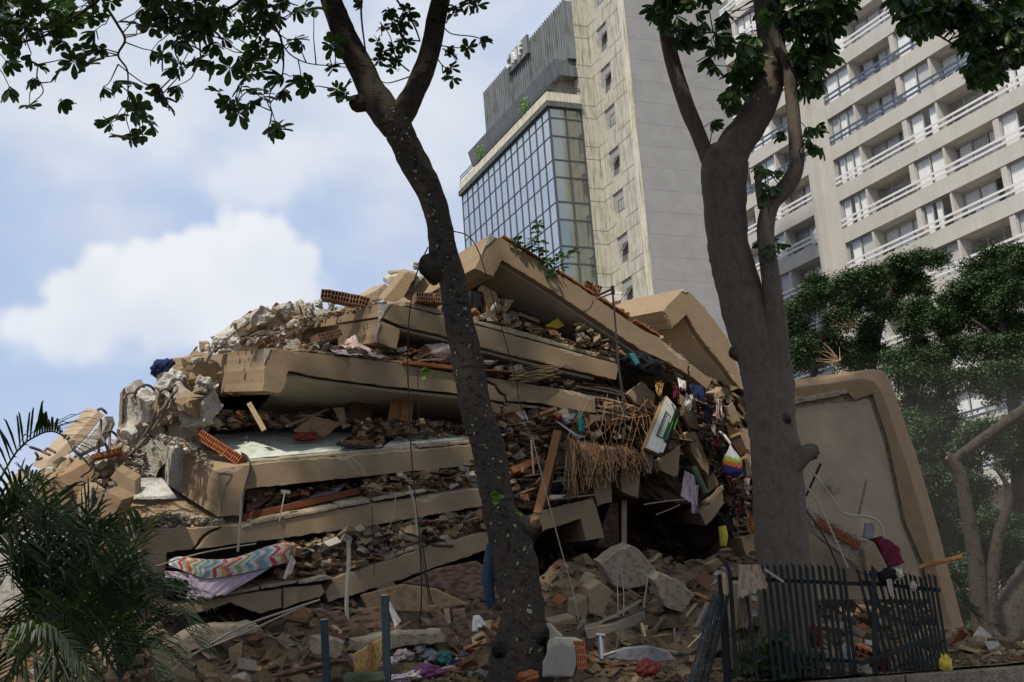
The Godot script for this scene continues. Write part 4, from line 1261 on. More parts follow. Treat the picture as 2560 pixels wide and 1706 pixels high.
func build_fill() -> void:
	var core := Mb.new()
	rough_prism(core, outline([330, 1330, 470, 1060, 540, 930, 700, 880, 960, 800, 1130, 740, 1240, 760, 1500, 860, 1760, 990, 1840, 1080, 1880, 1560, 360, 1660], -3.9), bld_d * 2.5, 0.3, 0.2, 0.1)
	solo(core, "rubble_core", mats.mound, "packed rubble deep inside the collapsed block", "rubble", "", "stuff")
	# gaps, top to bottom
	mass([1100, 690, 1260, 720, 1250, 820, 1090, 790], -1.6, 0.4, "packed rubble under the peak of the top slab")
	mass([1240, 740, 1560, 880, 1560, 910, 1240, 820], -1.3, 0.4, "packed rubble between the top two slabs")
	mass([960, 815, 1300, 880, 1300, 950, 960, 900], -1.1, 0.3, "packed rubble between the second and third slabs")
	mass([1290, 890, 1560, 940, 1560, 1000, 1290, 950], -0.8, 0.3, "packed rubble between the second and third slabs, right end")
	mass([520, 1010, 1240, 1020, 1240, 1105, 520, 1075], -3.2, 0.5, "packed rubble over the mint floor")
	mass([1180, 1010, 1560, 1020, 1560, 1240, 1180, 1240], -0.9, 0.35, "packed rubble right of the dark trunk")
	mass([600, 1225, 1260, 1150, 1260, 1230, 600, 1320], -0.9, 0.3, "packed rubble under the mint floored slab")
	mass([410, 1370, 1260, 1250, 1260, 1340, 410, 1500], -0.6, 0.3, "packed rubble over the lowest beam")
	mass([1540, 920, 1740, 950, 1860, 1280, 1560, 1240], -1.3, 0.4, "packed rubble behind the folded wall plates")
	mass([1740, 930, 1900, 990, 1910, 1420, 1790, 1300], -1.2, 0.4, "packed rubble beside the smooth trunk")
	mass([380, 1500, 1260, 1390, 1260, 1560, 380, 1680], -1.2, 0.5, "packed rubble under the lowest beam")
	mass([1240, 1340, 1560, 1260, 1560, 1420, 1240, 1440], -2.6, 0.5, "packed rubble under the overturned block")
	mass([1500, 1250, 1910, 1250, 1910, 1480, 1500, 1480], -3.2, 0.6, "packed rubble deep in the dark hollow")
	mass([1880, 1000, 2330, 1380, 2360, 1640, 1860, 1640], -1.6, 0.5, "packed rubble behind the upended slab")
	var mix_ := [3.0, 2.0, 1.0, 0.8, 1.5, 2.0, 3.0]
	var dusty := [4.0, 0.8, 1.5, 1.2, 0.7, 1.0, 3.0]
	var grey := [0.8, 0.2, 5.0, 2.5, 0.3, 0.1, 0.5]
	var g := "gaps"
	scatter(g, [1110, 770, 1250, 790, 1420, 850, 1540, 900, 1545, 905, 1424, 868, 1186, 802], -0.9, -0.1, 420, 0.22, mix_)
	scatter(g, [1440, 800, 1560, 880, 1545, 905, 1440, 860], -0.7, 0.0, 260, 0.16, mix_)
	scatter(g, [960, 870, 1110, 880, 1300, 920, 1440, 955, 1440, 975, 1214, 938, 968, 900], -0.7, -0.05, 520, 0.2, mix_)
	scatter(g, [740, 860, 960, 880, 968, 900, 760, 878], -0.6, -0.02, 160, 0.16, mix_)
	scatter(g, [900, 1050, 1190, 1060, 1240, 1095, 1171, 1108, 1000, 1108, 880, 1085], -1.7, -0.2, 700, 0.2, mix_)
	scatter(g, [520, 1030, 900, 1040, 900, 1070, 520, 1062], -2.4, -1.4, 260, 0.25, mix_)
	scatter(g, [900, 1200, 1200, 1165, 1250, 1160, 1250, 1212, 1196, 1218, 930, 1250], -0.5, 0.18, 700, 0.26, [3.0, 1.5, 0.4, 0.6, 1.0, 4.0, 2.0])
	scatter(g, [600, 1240, 900, 1205, 900, 1245, 620, 1305], -0.7, 0.0, 180, 0.18, mix_)
	scatter(g, [700, 1365, 930, 1322, 1240, 1275, 1240, 1325, 1069, 1362, 850, 1430, 700, 1455], -0.3, 0.42, 1500, 0.26, dusty)
	scatter(g, [1180, 1020, 1480, 1040, 1500, 1090, 1300, 1140, 1200, 1100], -0.5, 0.1, 520, 0.3, mix_)
	scatter(g, [1240, 1120, 1480, 1180, 1480, 1250, 1340, 1270, 1240, 1230], -0.4, 0.15, 420, 0.26, mix_)
	scatter(g, [1640, 840, 1780, 950, 1860, 1100, 1890, 1340, 1830, 1330, 1760, 1100, 1650, 900], -0.9, -0.1, 560, 0.2, [2.0, 1.0, 0.8, 0.5, 2.5, 2.0, 2.0])
	scatter(g, [1500, 1010, 1640, 1030, 1720, 1120, 1700, 1180, 1560, 1130], -0.7, -0.1, 360, 0.24, [2.0, 1.0, 0.8, 0.5, 2.0, 3.0, 2.0])
	scatter(g, [1460, 715, 1640, 830, 1660, 850, 1600, 812], -0.5, 0.0, 110, 0.12, [1.0, 4.0, 1.0, 1.0, 0.2, 0.5, 1.0])
	scatter(g, [560, 862, 780, 790, 960, 756, 960, 764, 780, 806, 700, 868], -1.4, -0.2, 360, 0.14, [2.0, 2.0, 3.0, 2.0, 0.3, 0.3, 1.0])
	# grey gravel on the two left corners
	scatter("gravel", [320, 1300, 440, 1285, 560, 1300, 550, 1316, 418, 1322, 352, 1326], -0.6, 0.2, 1500, 0.09, grey)
	scatter("gravel", [384, 1084, 460, 1098, 536, 1150, 530, 1166, 450, 1122, 392, 1100], -1.8, -0.2, 420, 0.08, grey)
	scatter("gravel", [300, 1180, 330, 1120, 360, 1104, 372, 1180, 412, 1236, 344, 1200], -2.6, -1.2, 500, 0.08, grey)
	scatter("gravel", [270, 1120, 366, 1000, 450, 930, 510, 890, 520, 1010, 500, 1060, 380, 1090], -3.0, -1.5, 420, 0.10, grey)
	scatter("gravel", [0, 1250, 100, 1190, 300, 1130, 260, 1260, 60, 1330], -3.4, -2.2, 600, 0.12, [3.0, 1.0, 2.0, 3.0, 0.2, 1.0, 0.5])
	# fragments lying on the mound
	for i in 15000:
		var z := -rr(16.7, 25.0)
		var x := rr(-8.2, 7.0)
		if rng.randf() < 0.35: z = -rr(16.7, 19.5)
		var s := lerpf(0.025, 0.30 if z < -18.5 else 0.16, pow(rng.randf(), 6.0))
		var k := rng.randi() % 7
		if k == 6: s *= 0.6
		var y := mound_h(x, z)
		var e := 0.15
		var nrm := Vector3(mound_h(x - e, z) - mound_h(x + e, z), 2.0 * e, mound_h(x, z - e) - mound_h(x, z + e)).normalized()
		var b := Basis(Quaternion(Vector3.UP, nrm)) * Basis(Vector3.UP, rr(0, TAU)) * Basis(Vector3.RIGHT, rr(-0.5, 0.5)) * Basis(Vector3.BACK, rr(-0.5, 0.5))
		throw_in("mound", k, Transform3D(b.scaled_local(Vector3.ONE * s), Vector3(x, y + s * 0.12, z)), tone([3.0, 1.3, 0.7, 0.5, 1.8, 1.6, 5.0], 0.92))

func build_shards() -> void:
	var shapes := [jbox(1, Vector3(1, 0.62, 0.8)), jbox(2, Vector3(1, 0.5, 0.66), 0.45), jbox(3, Vector3(0.9, 0.7, 0.9), 0.5), jbox(4, Vector3(1.2, 0.24, 0.8), 0.4), jbox(5, Vector3(1.0, 0.4, 0.5), 0.3), jbox(6, Vector3(1.6, 0.10, 0.2), 0.2), jbox(7, Vector3(1.3, 0.08, 0.9), 0.45)]
	var words := {"gaps": ["small brick, render and wood fragments wedged between the floors", "broken wood and render splinters wedged between the floors"], "gravel": ["grey concrete gravel on the left corners and slope", "grey concrete flakes on the left corners and slope"], "mound": ["loose brick and render fragments strewn over the mound", "loose splinters and flakes strewn over the mound"]}
	for z in frag:
		for k in frag[z]:
			var o := multi(shapes[k], frag[z][k][0], frag[z][k][1], numbered("rubble_fragments"), mats.rubble, self)
			tag(o, words[z][0 if k < 5 else 1], "rubble", "loose rubble: " + z, "stuff")

# ---------------------------------------------------------------- trees in front
func leaf_into(m: Mb, at: Vector3, dir: Vector3, up: Vector3, length: float, width: float, droop: float) -> void:
	var side := dir.cross(up).normalized()
	up = side.cross(dir).normalized()
	var ts := [0.0, 0.12, 0.38, 0.62, 0.84, 0.96, 1.0]
	var ws := [0.03, 0.05, 0.34, 0.5, 0.44, 0.2, 0.0]
	var mid := []
	var a := []
	var b := []
	for i in 7:
		var t: float = ts[i]
		var c := at + dir * length * t - Vector3(0, droop * length * t * t, 0)
		mid.append(c - up * width * 0.10 * (1.0 if i > 0 and i < 6 else 0.0))
		a.append(c + side * width * ws[i] + up * width * 0.05)
		b.append(c - side * width * ws[i] + up * width * 0.05)
	for i in 6:
		m.quad(mid[i], mid[i + 1], a[i + 1], a[i])
		m.quad(mid[i + 1], mid[i], b[i], b[i + 1])

func rosette(seed_: int, leaves: int, length: float, width: float, cone: float, droop: float) -> ArrayMesh:
	var keep := rng.state
	rng.seed = seed_
	var m := Mb.new()
	for i in leaves:
		var a := TAU * (i + rr(-0.3, 0.3)) / leaves
		var c := cone + rr(-0.3, 0.3)
		var dir := Vector3(cos(a) * cos(c), sin(c), sin(a) * cos(c)).normalized()
		leaf_into(m, Vector3(0, rr(-0.03, 0.02), 0), dir, Vector3.UP.rotated(Vector3(dir.x, 0, dir.z).normalized(), rr(-0.5, 0.5)), length * rr(0.7, 1.1), width * rr(0.8, 1.1), droop * rr(0.4, 1.3))
	rng.state = keep
	return m.mesh()

func limb(t: Node3D, called: String, px: Array, mat_: Material, dist: float, sides := 14, bump := 0.12) -> Array:   # px: x, y, radius, extra depth
	var p := []
	var r := []
	for k in px:
		var d: float = dist + (k[3] if k.size() > 3 else 0.0)
		p.append(pz(k[0], k[1], d))
		r.append(k[2] * pxm(d))
	var sp := spline(p, 7)
	var m := Mb.new()
	m.tube(sp, spline_f(r, 7), sides, true, bump, noise)
	part(m, called, mat_, t)
	return sp

func knot(t: Node3D, x: float, y: float, dist: float, r: float, out: Vector3, mat_: Material, called := "knot") -> void:
	var c := pz(x, y, dist)
	var m := Mb.new()
	var rr_ := r * pxm(dist)
	m.tube([c - out * rr_ * 1.3, c - out * rr_ * 0.7, c - out * rr_ * 0.1, c + out * rr_ * 0.3, c + out * rr_ * 0.5, c + out * rr_ * 0.42, c + out * rr_ * 0.1], [rr_ * 1.9, rr_ * 1.5, rr_ * 1.15, rr_ * 0.95, rr_ * 0.7, rr_ * 0.4, rr_ * 0.05], 14, true, 0.4, noise)
	part(m, called, mat_, t)

func nearest(p: Vector3, lines: Array) -> Vector3:
	var best := Vector3.ZERO
	var bd := 1e9
	for l in lines:
		for q in l:
			var d: float = p.distance_squared_to(q)
			if d < bd:
				bd = d; best = q
	return best

func in_poly(px: Array) -> PackedVector2Array:
	var pg := PackedVector2Array()
	for i in range(0, px.size(), 2): pg.append(Vector2(px[i], px[i + 1]))
	return pg

var ros := []
var hang := []
func add_cluster(t: Node3D, p: Vector3, lines: Array, twigs: Mb, droopy: bool, mat_: Material, size := 1.0, face := 0.5) -> void:
	var v: ArrayMesh = hang[rng.randi() % hang.size()] if droopy else ros[rng.randi() % ros.size()]
	var b := Basis(Vector3.UP, rr(0, TAU)) * Basis(Vector3.RIGHT, rr(-face, face)) * Basis(Vector3.BACK, rr(-face, face))
	inst(v, "leaf_cluster", mat_, t, Transform3D(b.scaled_local(Vector3.ONE * size * rr(0.8, 1.15)), p))
	var q := nearest(p, lines)
	var d := p.distance_to(q)
	if d < 1.1 and d > 0.03:
		var mid := p.lerp(q, 0.5) + Vector3(rr(-0.06, 0.06), rr(-0.1, 0.04), rr(-0.06, 0.06))
		twigs.tube([p, p.lerp(mid, 0.6) + Vector3(0, rr(-0.03, 0.03), 0), mid, q], [0.006, 0.007, 0.008, 0.011], 5, false)

func canopy(t: Node3D, called: String, n: int, lo: Vector3, hi: Vector3, mat_: Material, limbs: Array) -> void:
	var xs := [[], [], []]
	var done := 0
	var tries := 0
	while done < n and tries < n * 8:
		tries += 1
		var p := Vector3(rr(lo.x, hi.x), rr(lo.y, hi.y), rr(lo.z, hi.z))
		var q := to_px(p)
		if q.y > -45.0 and q.x > -200 and q.x < 2760: continue
		if p.x < -6.2 and p.z < -15.5: continue
		var e := noise.get_noise_3dv(p * 0.42 + Vector3(5, 5, 5))
		if e < -0.12: continue
		done += 1
		xs[rng.randi() % 3].append(Transform3D(Basis(Vector3.UP, rr(0, TAU)).rotated(Vector3(rr(-1, 1), 0, rr(-1, 1)).normalized(), rr(0, 0.7)).scaled_local(Vector3.ONE * rr(1.0, 1.5)), p))
	for k in 3:
		tag(multi(ros[k], xs[k], [], called, mat_, t), "", "", "", "stuff")
	var m := Mb.new()
	for l in limbs:
		var sp := spline(l[0], 5)
		m.tube(sp, spline_f(l[1], 5), 8, false, 0.1, noise)
		for k in 9:
			var a: Vector3 = sp[rng.randi_range(int(sp.size() * 0.35), sp.size() - 1)]
			var e := a + Vector3(rr(-2.2, 2.2), rr(0.2, 1.8), rr(-2.2, 2.2))
			var s := to_px(e)
			if s.y > -30 and s.x > 0 and s.x < 2560: continue
			m.tube([a, a.lerp(e, 0.5) + Vector3(0, 0.2, 0), e], [0.05, 0.035, 0.012], 6, false)
	part(m, "upper_limb", mats.bark_dark, t)

func build_street_trees() -> void:
	for k in 4: ros.append(rosette(100 + k, 8, 0.235, 0.105, 0.10, 0.25))
	for k in 4: hang.append(rosette(200 + k, 9, 0.22, 0.095, -0.75, 0.2))
	# --- the dark forked tree
	var d1 := 17.7
	var t := thing("forked_street_tree", "dark forked street tree with lichen spotted bark, standing before the middle of the ruin", "tree", "street trees before the ruin")
	var lines := []
	var tr := [[1298, 1730, 78], [1300, 1690, 76], [1300, 1640, 70], [1306, 1590, 60], [1308, 1540, 52], [1298, 1450, 51], [1281, 1363, 52], [1262, 1310, 46], [1243, 1256, 39], [1226, 1150, 42], [1202, 1060, 40], [1186, 1006, 40], [1168, 901, 39], [1146, 795, 36], [1133, 708, 35], [1110, 640, 36], [1104, 603, 34], [1098, 560, 33], [1078, 491, 34], [1032, 402, 39], [1011, 357, 38], [992, 312, 42], [984, 282, 46]]
	limb(t, "trunk", tr, mats.bark_dark, d1, 20, 0.16)
	var l1 := limb(t, "limb", [[990, 320, 40], [950, 262, 42], [928, 225, 38], [907, 179, 34], [861, 89, 33], [827, 0, 28], [796, -90, 26], [780, -200, 24, -0.4]], mats.bark_dark, d1)
	var l2 := limb(t, "limb", [[992, 310, 36], [1018, 262, 32], [1039, 223, 29], [1073, 134, 27], [1101, 0, 25], [1124, -100, 23], [1150, -210, 21, 0.5]], mats.bark_dark, d1)
	limb(t, "branch_stub", [[930, 250, 34], [905, 256, 26], [884, 264, 20], [876, 268, 9]], mats.bark_dark, d1)
	knot(t, 1062, 664, d1 - 0.05, 25, Vector3(-0.9, 0.1, 0.4).normalized(), mats.bark_dark)
	knot(t, 1336, 1318, d1 - 0.05, 26, Vector3(0.9, 0.1, 0.4).normalized(), mats.bark_dark)
	knot(t, 1344, 1300, d1 - 0.2, 9, Vector3(0.3, 0.3, 0.9).normalized(), mats.cut_wood, "cut_stub")
	knot(t, 1256, 1625, d1 - 0.22, 30, Vector3(-0.5, 0, 0.85).normalized(), mats.bark_dark)
	knot(t, 1350, 1588, d1 - 0.2, 26, Vector3(0.7, 0, 0.7).normalized(), mats.bark_dark)
	# lichen: small irregular crusts on the bark
	var lm := Mb.new()
	for i in 380:
		var k := rng.randi_range(2, tr.size() - 2)
		var f := rng.randf()
		var e := rr(-0.85, 0.85)
		var x: float = lerpf(tr[k][0], tr[k + 1][0], f)
		var y: float = lerpf(tr[k][1], tr[k + 1][1], f)
		var r: float = lerpf(tr[k][2], tr[k + 1][2], f)
		if noise.get_noise_2d(x * 0.012 + e, y * 0.012) < -0.1: continue
		var c := pz(x + e * r, y, d1) + Vector3(0, 0, sqrt(1.0 - e * e) * r * pxm(d1) * 1.0)
		var out := Vector3(e, 0, sqrt(1.0 - e * e))
		var b := facing(out)
		var s := lerpf(0.005, 0.03, pow(rng.randf(), 3.0)) * (1.8 if absf(y - 1490) < 60 and e < 0.3 else 1.0)
		c += out * 0.008
		for a in 7:
			lm.tri(c + out * 0.004, c + b * Vector3(cos(TAU * a / 7.0), sin(TAU * a / 7.0), 0) * s * (0.8 + 0.3 * sin(a * 2.1 + i)), c + b * Vector3(cos(TAU * (a + 1) / 7.0), sin(TAU * (a + 1) / 7.0), 0) * s * (0.8 + 0.3 * sin(((a + 1) % 7) * 2.1 + i)))
	tag(part(lm, "lichen", mats.lichen, t), "", "", "", "stuff")
	# boughs that hang into the picture from above, upper left
	var k1 := 0.38265
	var boughs := [
		[[[660, -120, 9], [640, 0, 8], [500, 100, 7], [400, 170, 6], [300, 230, 6], [120, 280, 5], [-30, 295, 4]], -0.6],
		[[[640, -150, 9], [670, 0, 7], [760, 150, 6], [815, 260, 5.5], [770, 360, 5], [830, 460, 4], [840, 620, 3], [905, 720, 2.5], [940, 850, 2]], -0.3],
		[[[1640, -120, 9], [1570, 0, 7.5], [1480, 60, 6.5], [1300, 110, 5], [1180, 150, 3]], 0.2],
		[[[1270, -130, 8], [1280, 100, 6], [1300, 240, 5], [1310, 390, 3]], 0.4],
		[[[1690, -130, 8], [1710, 0, 7], [1800, 180, 5.5], [1840, 280, 5], [1845, 480, 3.5], [1760, 620, 2.5], [1795, 790, 2]], 0.0],
		[[[1830, 260, 3.5], [1890, 350, 3], [2000, 410, 2.6], [2150, 430, 2.2], [2260, 440, 2]], 0.0],
		[[[250, 420, 3], [240, 500, 3], [280, 600, 2.5], [200, 680, 2]], -0.6],
		[[[770, 420, 3], [900, 520, 2.5], [1030, 600, 2], [1090, 660, 2]], -0.3],
		[[[1700, 200, 3.5], [1640, 330, 3], [1600, 480, 2.5], [1540, 690, 2]], 0.0]]
	for b in boughs:
		var pts := []
		for q in b[0]: pts.append([q[0] * k1, q[1] * k1, q[2] * 0.62])
		lines.append(limb(t, "bough", pts, mats.bark_dark, d1 + b[1], 7, 0.05))
	var k2 := 0.44643
	for b in [[[430, 0, 4], [520, 130, 3.5], [560, 230, 3]], [[235, -40, 5], [230, 60, 4], [240, 180, 3.5], [260, 320, 3]], [[690, 150, 2.5], [740, 190, 2], [860, 205, 2], [930, 230, 1.5]], [[650, 250, 2.5], [740, 265, 2], [830, 270, 1.6]], [[650, 320, 2.5], [690, 370, 2], [735, 400, 1.6]], [[560, 230, 3], [470, 210, 2.5], [400, 110, 2], [380, 40, 1.5]], [[500, 400, 3], [430, 330, 2.5], [390, 200, 2], [340, 130, 1.5]], [[500, 430, 2.5], [380, 465, 2], [320, 440, 1.5]], [[730, 60, 2.5], [800, 30, 2], [880, 10, 1.5]], [[190, 560, 2.5], [150, 540, 2], [90, 500, 1.5]]]:
		var pts := []
		for q in b: pts.append([800 + q[0] * k2, q[1] * k2, q[2] * 0.75])
		lines.append(limb(t, "bough", pts, mats.bark_dark, d1, 6, 0.05))
	var twigs := Mb.new()
	var spots := [40, 110, 120, 60, 220, 40, 330, 60, 420, 60, 600, 110, 620, 200, 80, 180, 180, 180, 260, 210, 30, 260, 100, 330, 40, 400, 200, 360, 340, 300, 260, 430, 420, 270, 390, 460, 210, 510, 60, 570, 190, 690, 400, 650, 540, 330, 480, 400, 570, 420, 640, 300, 600, 20, 720, 10, 150, 120, 60, 20, 280, 120, 380, 30, 140, 250, 320, 200, 20, 160, 480, 60, 670, 570, 740, 540, 860, 540, 900, 690, 870, 720, 950, 680, 760, 760, 720, 800, 850, 870, 800, 890, 930, 880, 990, 800, 1040, 560, 1060, 640, 1090, 680, 1160, 560, 930, 60, 990, 130, 1060, 60, 1060, 350, 990, 330, 1170, 410, 1140, 430, 1280, 400, 1200, 240, 1250, 300, 1180, 180, 1290, 180, 1380, 60, 1440, 130, 1460, 250, 1390, 280, 1300, 420, 1390, 400, 1340, 40, 1180, 60, 1100, 150, 1230, 120, 1150, 260, 1330, 200, 1000, 20, 1130, 20, 1250, 20, 1600, 170, 1690, 190, 1690, 60, 1780, 100, 1830, 60, 1550, 180, 1640, 330, 1560, 370, 1700, 300, 1840, 290, 1920, 260, 1970, 290, 1960, 530, 1920, 490, 2010, 550, 1500, 440, 1600, 480, 1560, 560, 1640, 580, 1680, 460, 1430, 600, 1540, 690, 1560, 740, 1500, 650, 1630, 660, 1720, 620, 1840, 490, 1850, 580, 1780, 810, 1820, 830, 1750, 840, 1590, 420, 1660, 400, 1740, 380, 1740, 30, 1860, 20, 2170, 430, 2240, 590, 2230, 620, 1990, 30, 1930, 50, 2050, 60, 2180, 290]
	for i in range(0, spots.size(), 2):
		add_cluster(t, pz(spots[i] * k1, spots[i + 1] * k1, d1 + rr(-0.7, 0.6)), lines, twigs, rng.randf() < 0.35, mats.leaf_dark if rng.randf() < 0.6 else mats.leaf_mid, 0.98, 0.9)
	for i in 56:   # the dense top left corner
		var x := rr(-20, 640) if rng.randf() < 0.5 else rr(880, 1850)
		add_cluster(t, pz(x * k1, rr(-70, 190) * k1, d1 + rr(-0.8, 0.8)), lines, twigs, rng.randf() < 0.4, mats.leaf_dark, 1.0, 0.9)
	var spots2 := [420, 90, 380, 60, 500, 60, 520, 110, 360, 150, 440, 160, 320, 230, 330, 330, 470, 220, 420, 270, 480, 250, 400, 380, 430, 340, 390, 330, 740, 80, 760, 40, 830, 20, 880, 30, 710, 280, 740, 300, 830, 270, 740, 440, 730, 380, 900, 210, 100, 500, 150, 540, 70, 380, 60, 250, 240, 10, 350, 290, 460, 130]
	for i in range(0, spots2.size(), 2):
		add_cluster(t, pz(800 + spots2[i] * k2, spots2[i + 1] * k2, d1 + rr(-0.3, 0.4)), lines, twigs, rng.randf() < 0.3, mats.leaf_dark if rng.randf() < 0.4 else mats.leaf_mid, 0.72, 0.9)
	part(twigs, "twigs", mats.bark_dark, t)
	# fresh shoots on the trunk
	var fresh := Mb.new()
	for q in [[1077, 926, 0.16, 7, Vector3(-1, 0.1, 0.3)], [1240, 1238, 0.17, 9, Vector3(0, 0, 1)], [1298, 1280, 0.10, 5, Vector3(0.3, 0.2, 1)]]:
		for i in q[3]:
			var dir := (q[4] as Vector3 + Vector3(rr(-0.9, 0.9), rr(-0.7, 0.6), rr(-0.2, 0.6))).normalized()
			leaf_into(fresh, pz(q[0], q[1], d1 - 0.45), dir, Vector3(0.2, 1, 0.3), q[2] * rr(0.7, 1.2), q[2] * 0.5, 0.3)
		fresh.tube([pz(q[0], q[1], d1 - 0.45), pz(q[0], q[1], d1 - 0.45).lerp(pz(q[0] + (90 if q[0] < 1100 else 10), q[1] + 40, d1), 0.9)], [0.006, 0.008], 5)
	part(fresh, "fresh_shoot", mats.leaf_bright, t)
	canopy(t, "crown", 1900, Vector3(-10.0, 11.0, -20.0), Vector3(1.6, 17.5, -9.0), mats.leaf_mid, [[[l1[-1], Vector3(-3.6, 13.2, -17.2), Vector3(-4.8, 15.0, -16.2)], [0.12, 0.09, 0.04]], [[l1[-1], Vector3(-2.4, 14.4, -18.6), Vector3(-2.0, 16.6, -20.4)], [0.11, 0.08, 0.04]], [[l2[-1], Vector3(-0.5, 14.2, -18.6), Vector3(0.6, 16.4, -19.6)], [0.1, 0.08, 0.04]]])
	settle(t)
	# --- the smooth grey tree on the right
	var d2 := 18.2
	t = thing("smooth_street_tree", "smooth grey brown street tree with two leaning limbs, behind the iron fence", "tree", "street trees before the ruin")
	limb(t, "trunk", [[1982, 1740, 78], [1976, 1690, 70], [1968, 1560, 66], [1960, 1398, 64], [1950, 1292, 63], [1943, 1150, 61], [1930, 1056, 58], [1921, 951, 62], [1896, 860, 66], [1862, 770, 60], [1834, 670, 54], [1818, 600, 53], [1814, 520, 54], [1810, 446, 59], [1814, 402, 60], [1822, 380, 50]], mats.bark_smooth, d2, 24, 0.11)
	l1 = limb(t, "limb", [[1812, 430, 50], [1838, 362, 46], [1872, 316, 43], [1910, 245, 42], [1932, 156, 37], [1923, 67, 34], [1914, 0, 33], [1900, -100, 31], [1880, -220, 28]], mats.bark_smooth, d2, 18, 0.06)
	l2 = limb(t, "limb", [[1790, 440, 26], [1764, 380, 20], [1740, 320, 20], [1718, 268, 21], [1682, 156, 20], [1664, 67, 19], [1654, -20, 18], [1640, -140, 16]], mats.bark_smooth, d2, 14, 0.06)
	var l3 := limb(t, "limb", [[1926, 1060, 20, 0.22], [1930, 980, 30, 0.14], [1937, 900, 34, 0.06], [1940, 830, 31], [1935, 760, 26], [1924, 670, 23], [1914, 580, 22], [1928, 513, 22], [1968, 464, 23], [1992, 411, 20], [1986, 312, 18], [1972, 179, 17], [1945, 112, 16], [1925, 40, 14]], mats.bark_smooth, d2 - 0.25, 16, 0.08)
	limb(t, "branch_stub", [[1966, 1180, 16], [1990, 1156, 26], [2014, 1136, 22], [2036, 1128, 20], [2043, 1127, 12], [2040, 1128, 3]], mats.bark_smooth, d2 - 0.2, 12)
	limb(t, "branch_stub", [[1905, 520, 10], [1898, 480, 9], [1894, 430, 9], [1893, 420, 4]], mats.bark_smooth, d2 - 0.3, 10)
	knot(t, 1938, 1100, d2 - 0.24, 18, Vector3(0.2, 0, 1).normalized(), mats.bark_smooth)
	knot(t, 1966, 1046, d2 - 0.26, 17, Vector3(0.4, 0, 0.9).normalized(), mats.bark_smooth)
	knot(t, 1834, 880, d2 - 0.05, 16, Vector3(-0.9, 0, 0.4).normalized(), mats.bark_smooth)
	knot(t, 1966, 900, d2 - 0.26, 13, Vector3(0.6, 0.3, 0.7).normalized(), mats.lichen, "bark_scar")
	lines = [l1, l2, l3]
	for b in [[[1914, -30, 12], [2000, -10, 9], [2120, -30, 8], [2300, -40, 9], [2600, -60, 11]], [[2240, -40, 7], [2290, 40, 5], [2350, 90, 4], [2420, 130, 3]], [[2500, -50, 7], [2480, 60, 5], [2460, 150, 4], [2440, 210, 2.5]], [[1940, 120, 6], [1990, 60, 5], [2060, 20, 4]], [[1930, 180, 5], [1990, 180, 4], [2040, 150, 3]], [[1890, 120, 5], [1850, 180, 4], [1830, 260, 3]], [[1676, 120, 4], [1720, 90, 3.5], [1790, 80, 3]]]:
		var pts := []
		for q in b: pts.append([q[0], q[1], q[2] * 0.7, -0.2])
		lines.append(limb(t, "bough", pts, mats.bark_dark, d2, 7, 0.05))
	twigs = Mb.new()
	var ko := 0.44643
	var fields := [
		[[560, -60, 1080, -60, 1040, 90, 960, 140, 930, 250, 970, 320, 880, 430, 850, 540, 780, 520, 740, 400, 700, 200, 620, 150, 560, 100], 120],
		[[-40, -40, 300, -40, 370, 130, 340, 320, 290, 390, 200, 300, 110, 280, 60, 200, -60, 120], 38],
		[[400, 200, 520, 180, 520, 420, 470, 520, 400, 640, 330, 620, 390, 460], 36],
		[[1240, -40, 2060, -40, 2060, 300, 1950, 350, 1850, 430, 1800, 510, 1690, 450, 1720, 300, 1660, 200, 1560, 140, 1460, 170, 1340, 190, 1290, 110], 150],
		[[770, 690, 870, 720, 900, 860, 850, 910, 790, 820], 9], [[530, 930, 640, 960, 620, 1100, 540, 1120], 9], [[480, 1330, 700, 1340, 660, 1420, 560, 1400], 6], [[250, 690, 310, 690, 290, 750], 2], [[650, 760, 690, 740, 690, 790], 2]]
	for fd in fields:
		var pg := in_poly(fd[0])
		var n := 0
		while n < fd[1]:
			var q := Vector2(rr(-60, 2060), rr(-60, 1440))
			if not Geometry2D.is_point_in_polygon(q, pg): continue
			n += 1
			add_cluster(t, pz(1660 + q.x * ko, q.y * ko - 8, d2 + rr(-0.8, 0.6) + (-0.4 if q.y > 640 else 0.0)), lines, twigs, true, mats.leaf_mid if rng.randf() < 0.6 else mats.leaf_dark, 1.0 if q.y < 640 else 0.7, 0.7)
	part(twigs, "twigs", mats.bark_dark, t)
	canopy(t, "crown", 1500, Vector3(-1.5, 11.0, -20.0), Vector3(7.0, 17.0, -9.0), mats.leaf_mid, [[[l1[-1], Vector3(3.2, 13.6, -17.2), Vector3(2.2, 16.0, -16.2)], [0.14, 0.1, 0.05]], [[l1[-1], Vector3(4.6, 14.2, -19.0), Vector3(5.6, 16.2, -20.4)], [0.12, 0.08, 0.04]]])
	settle(t)

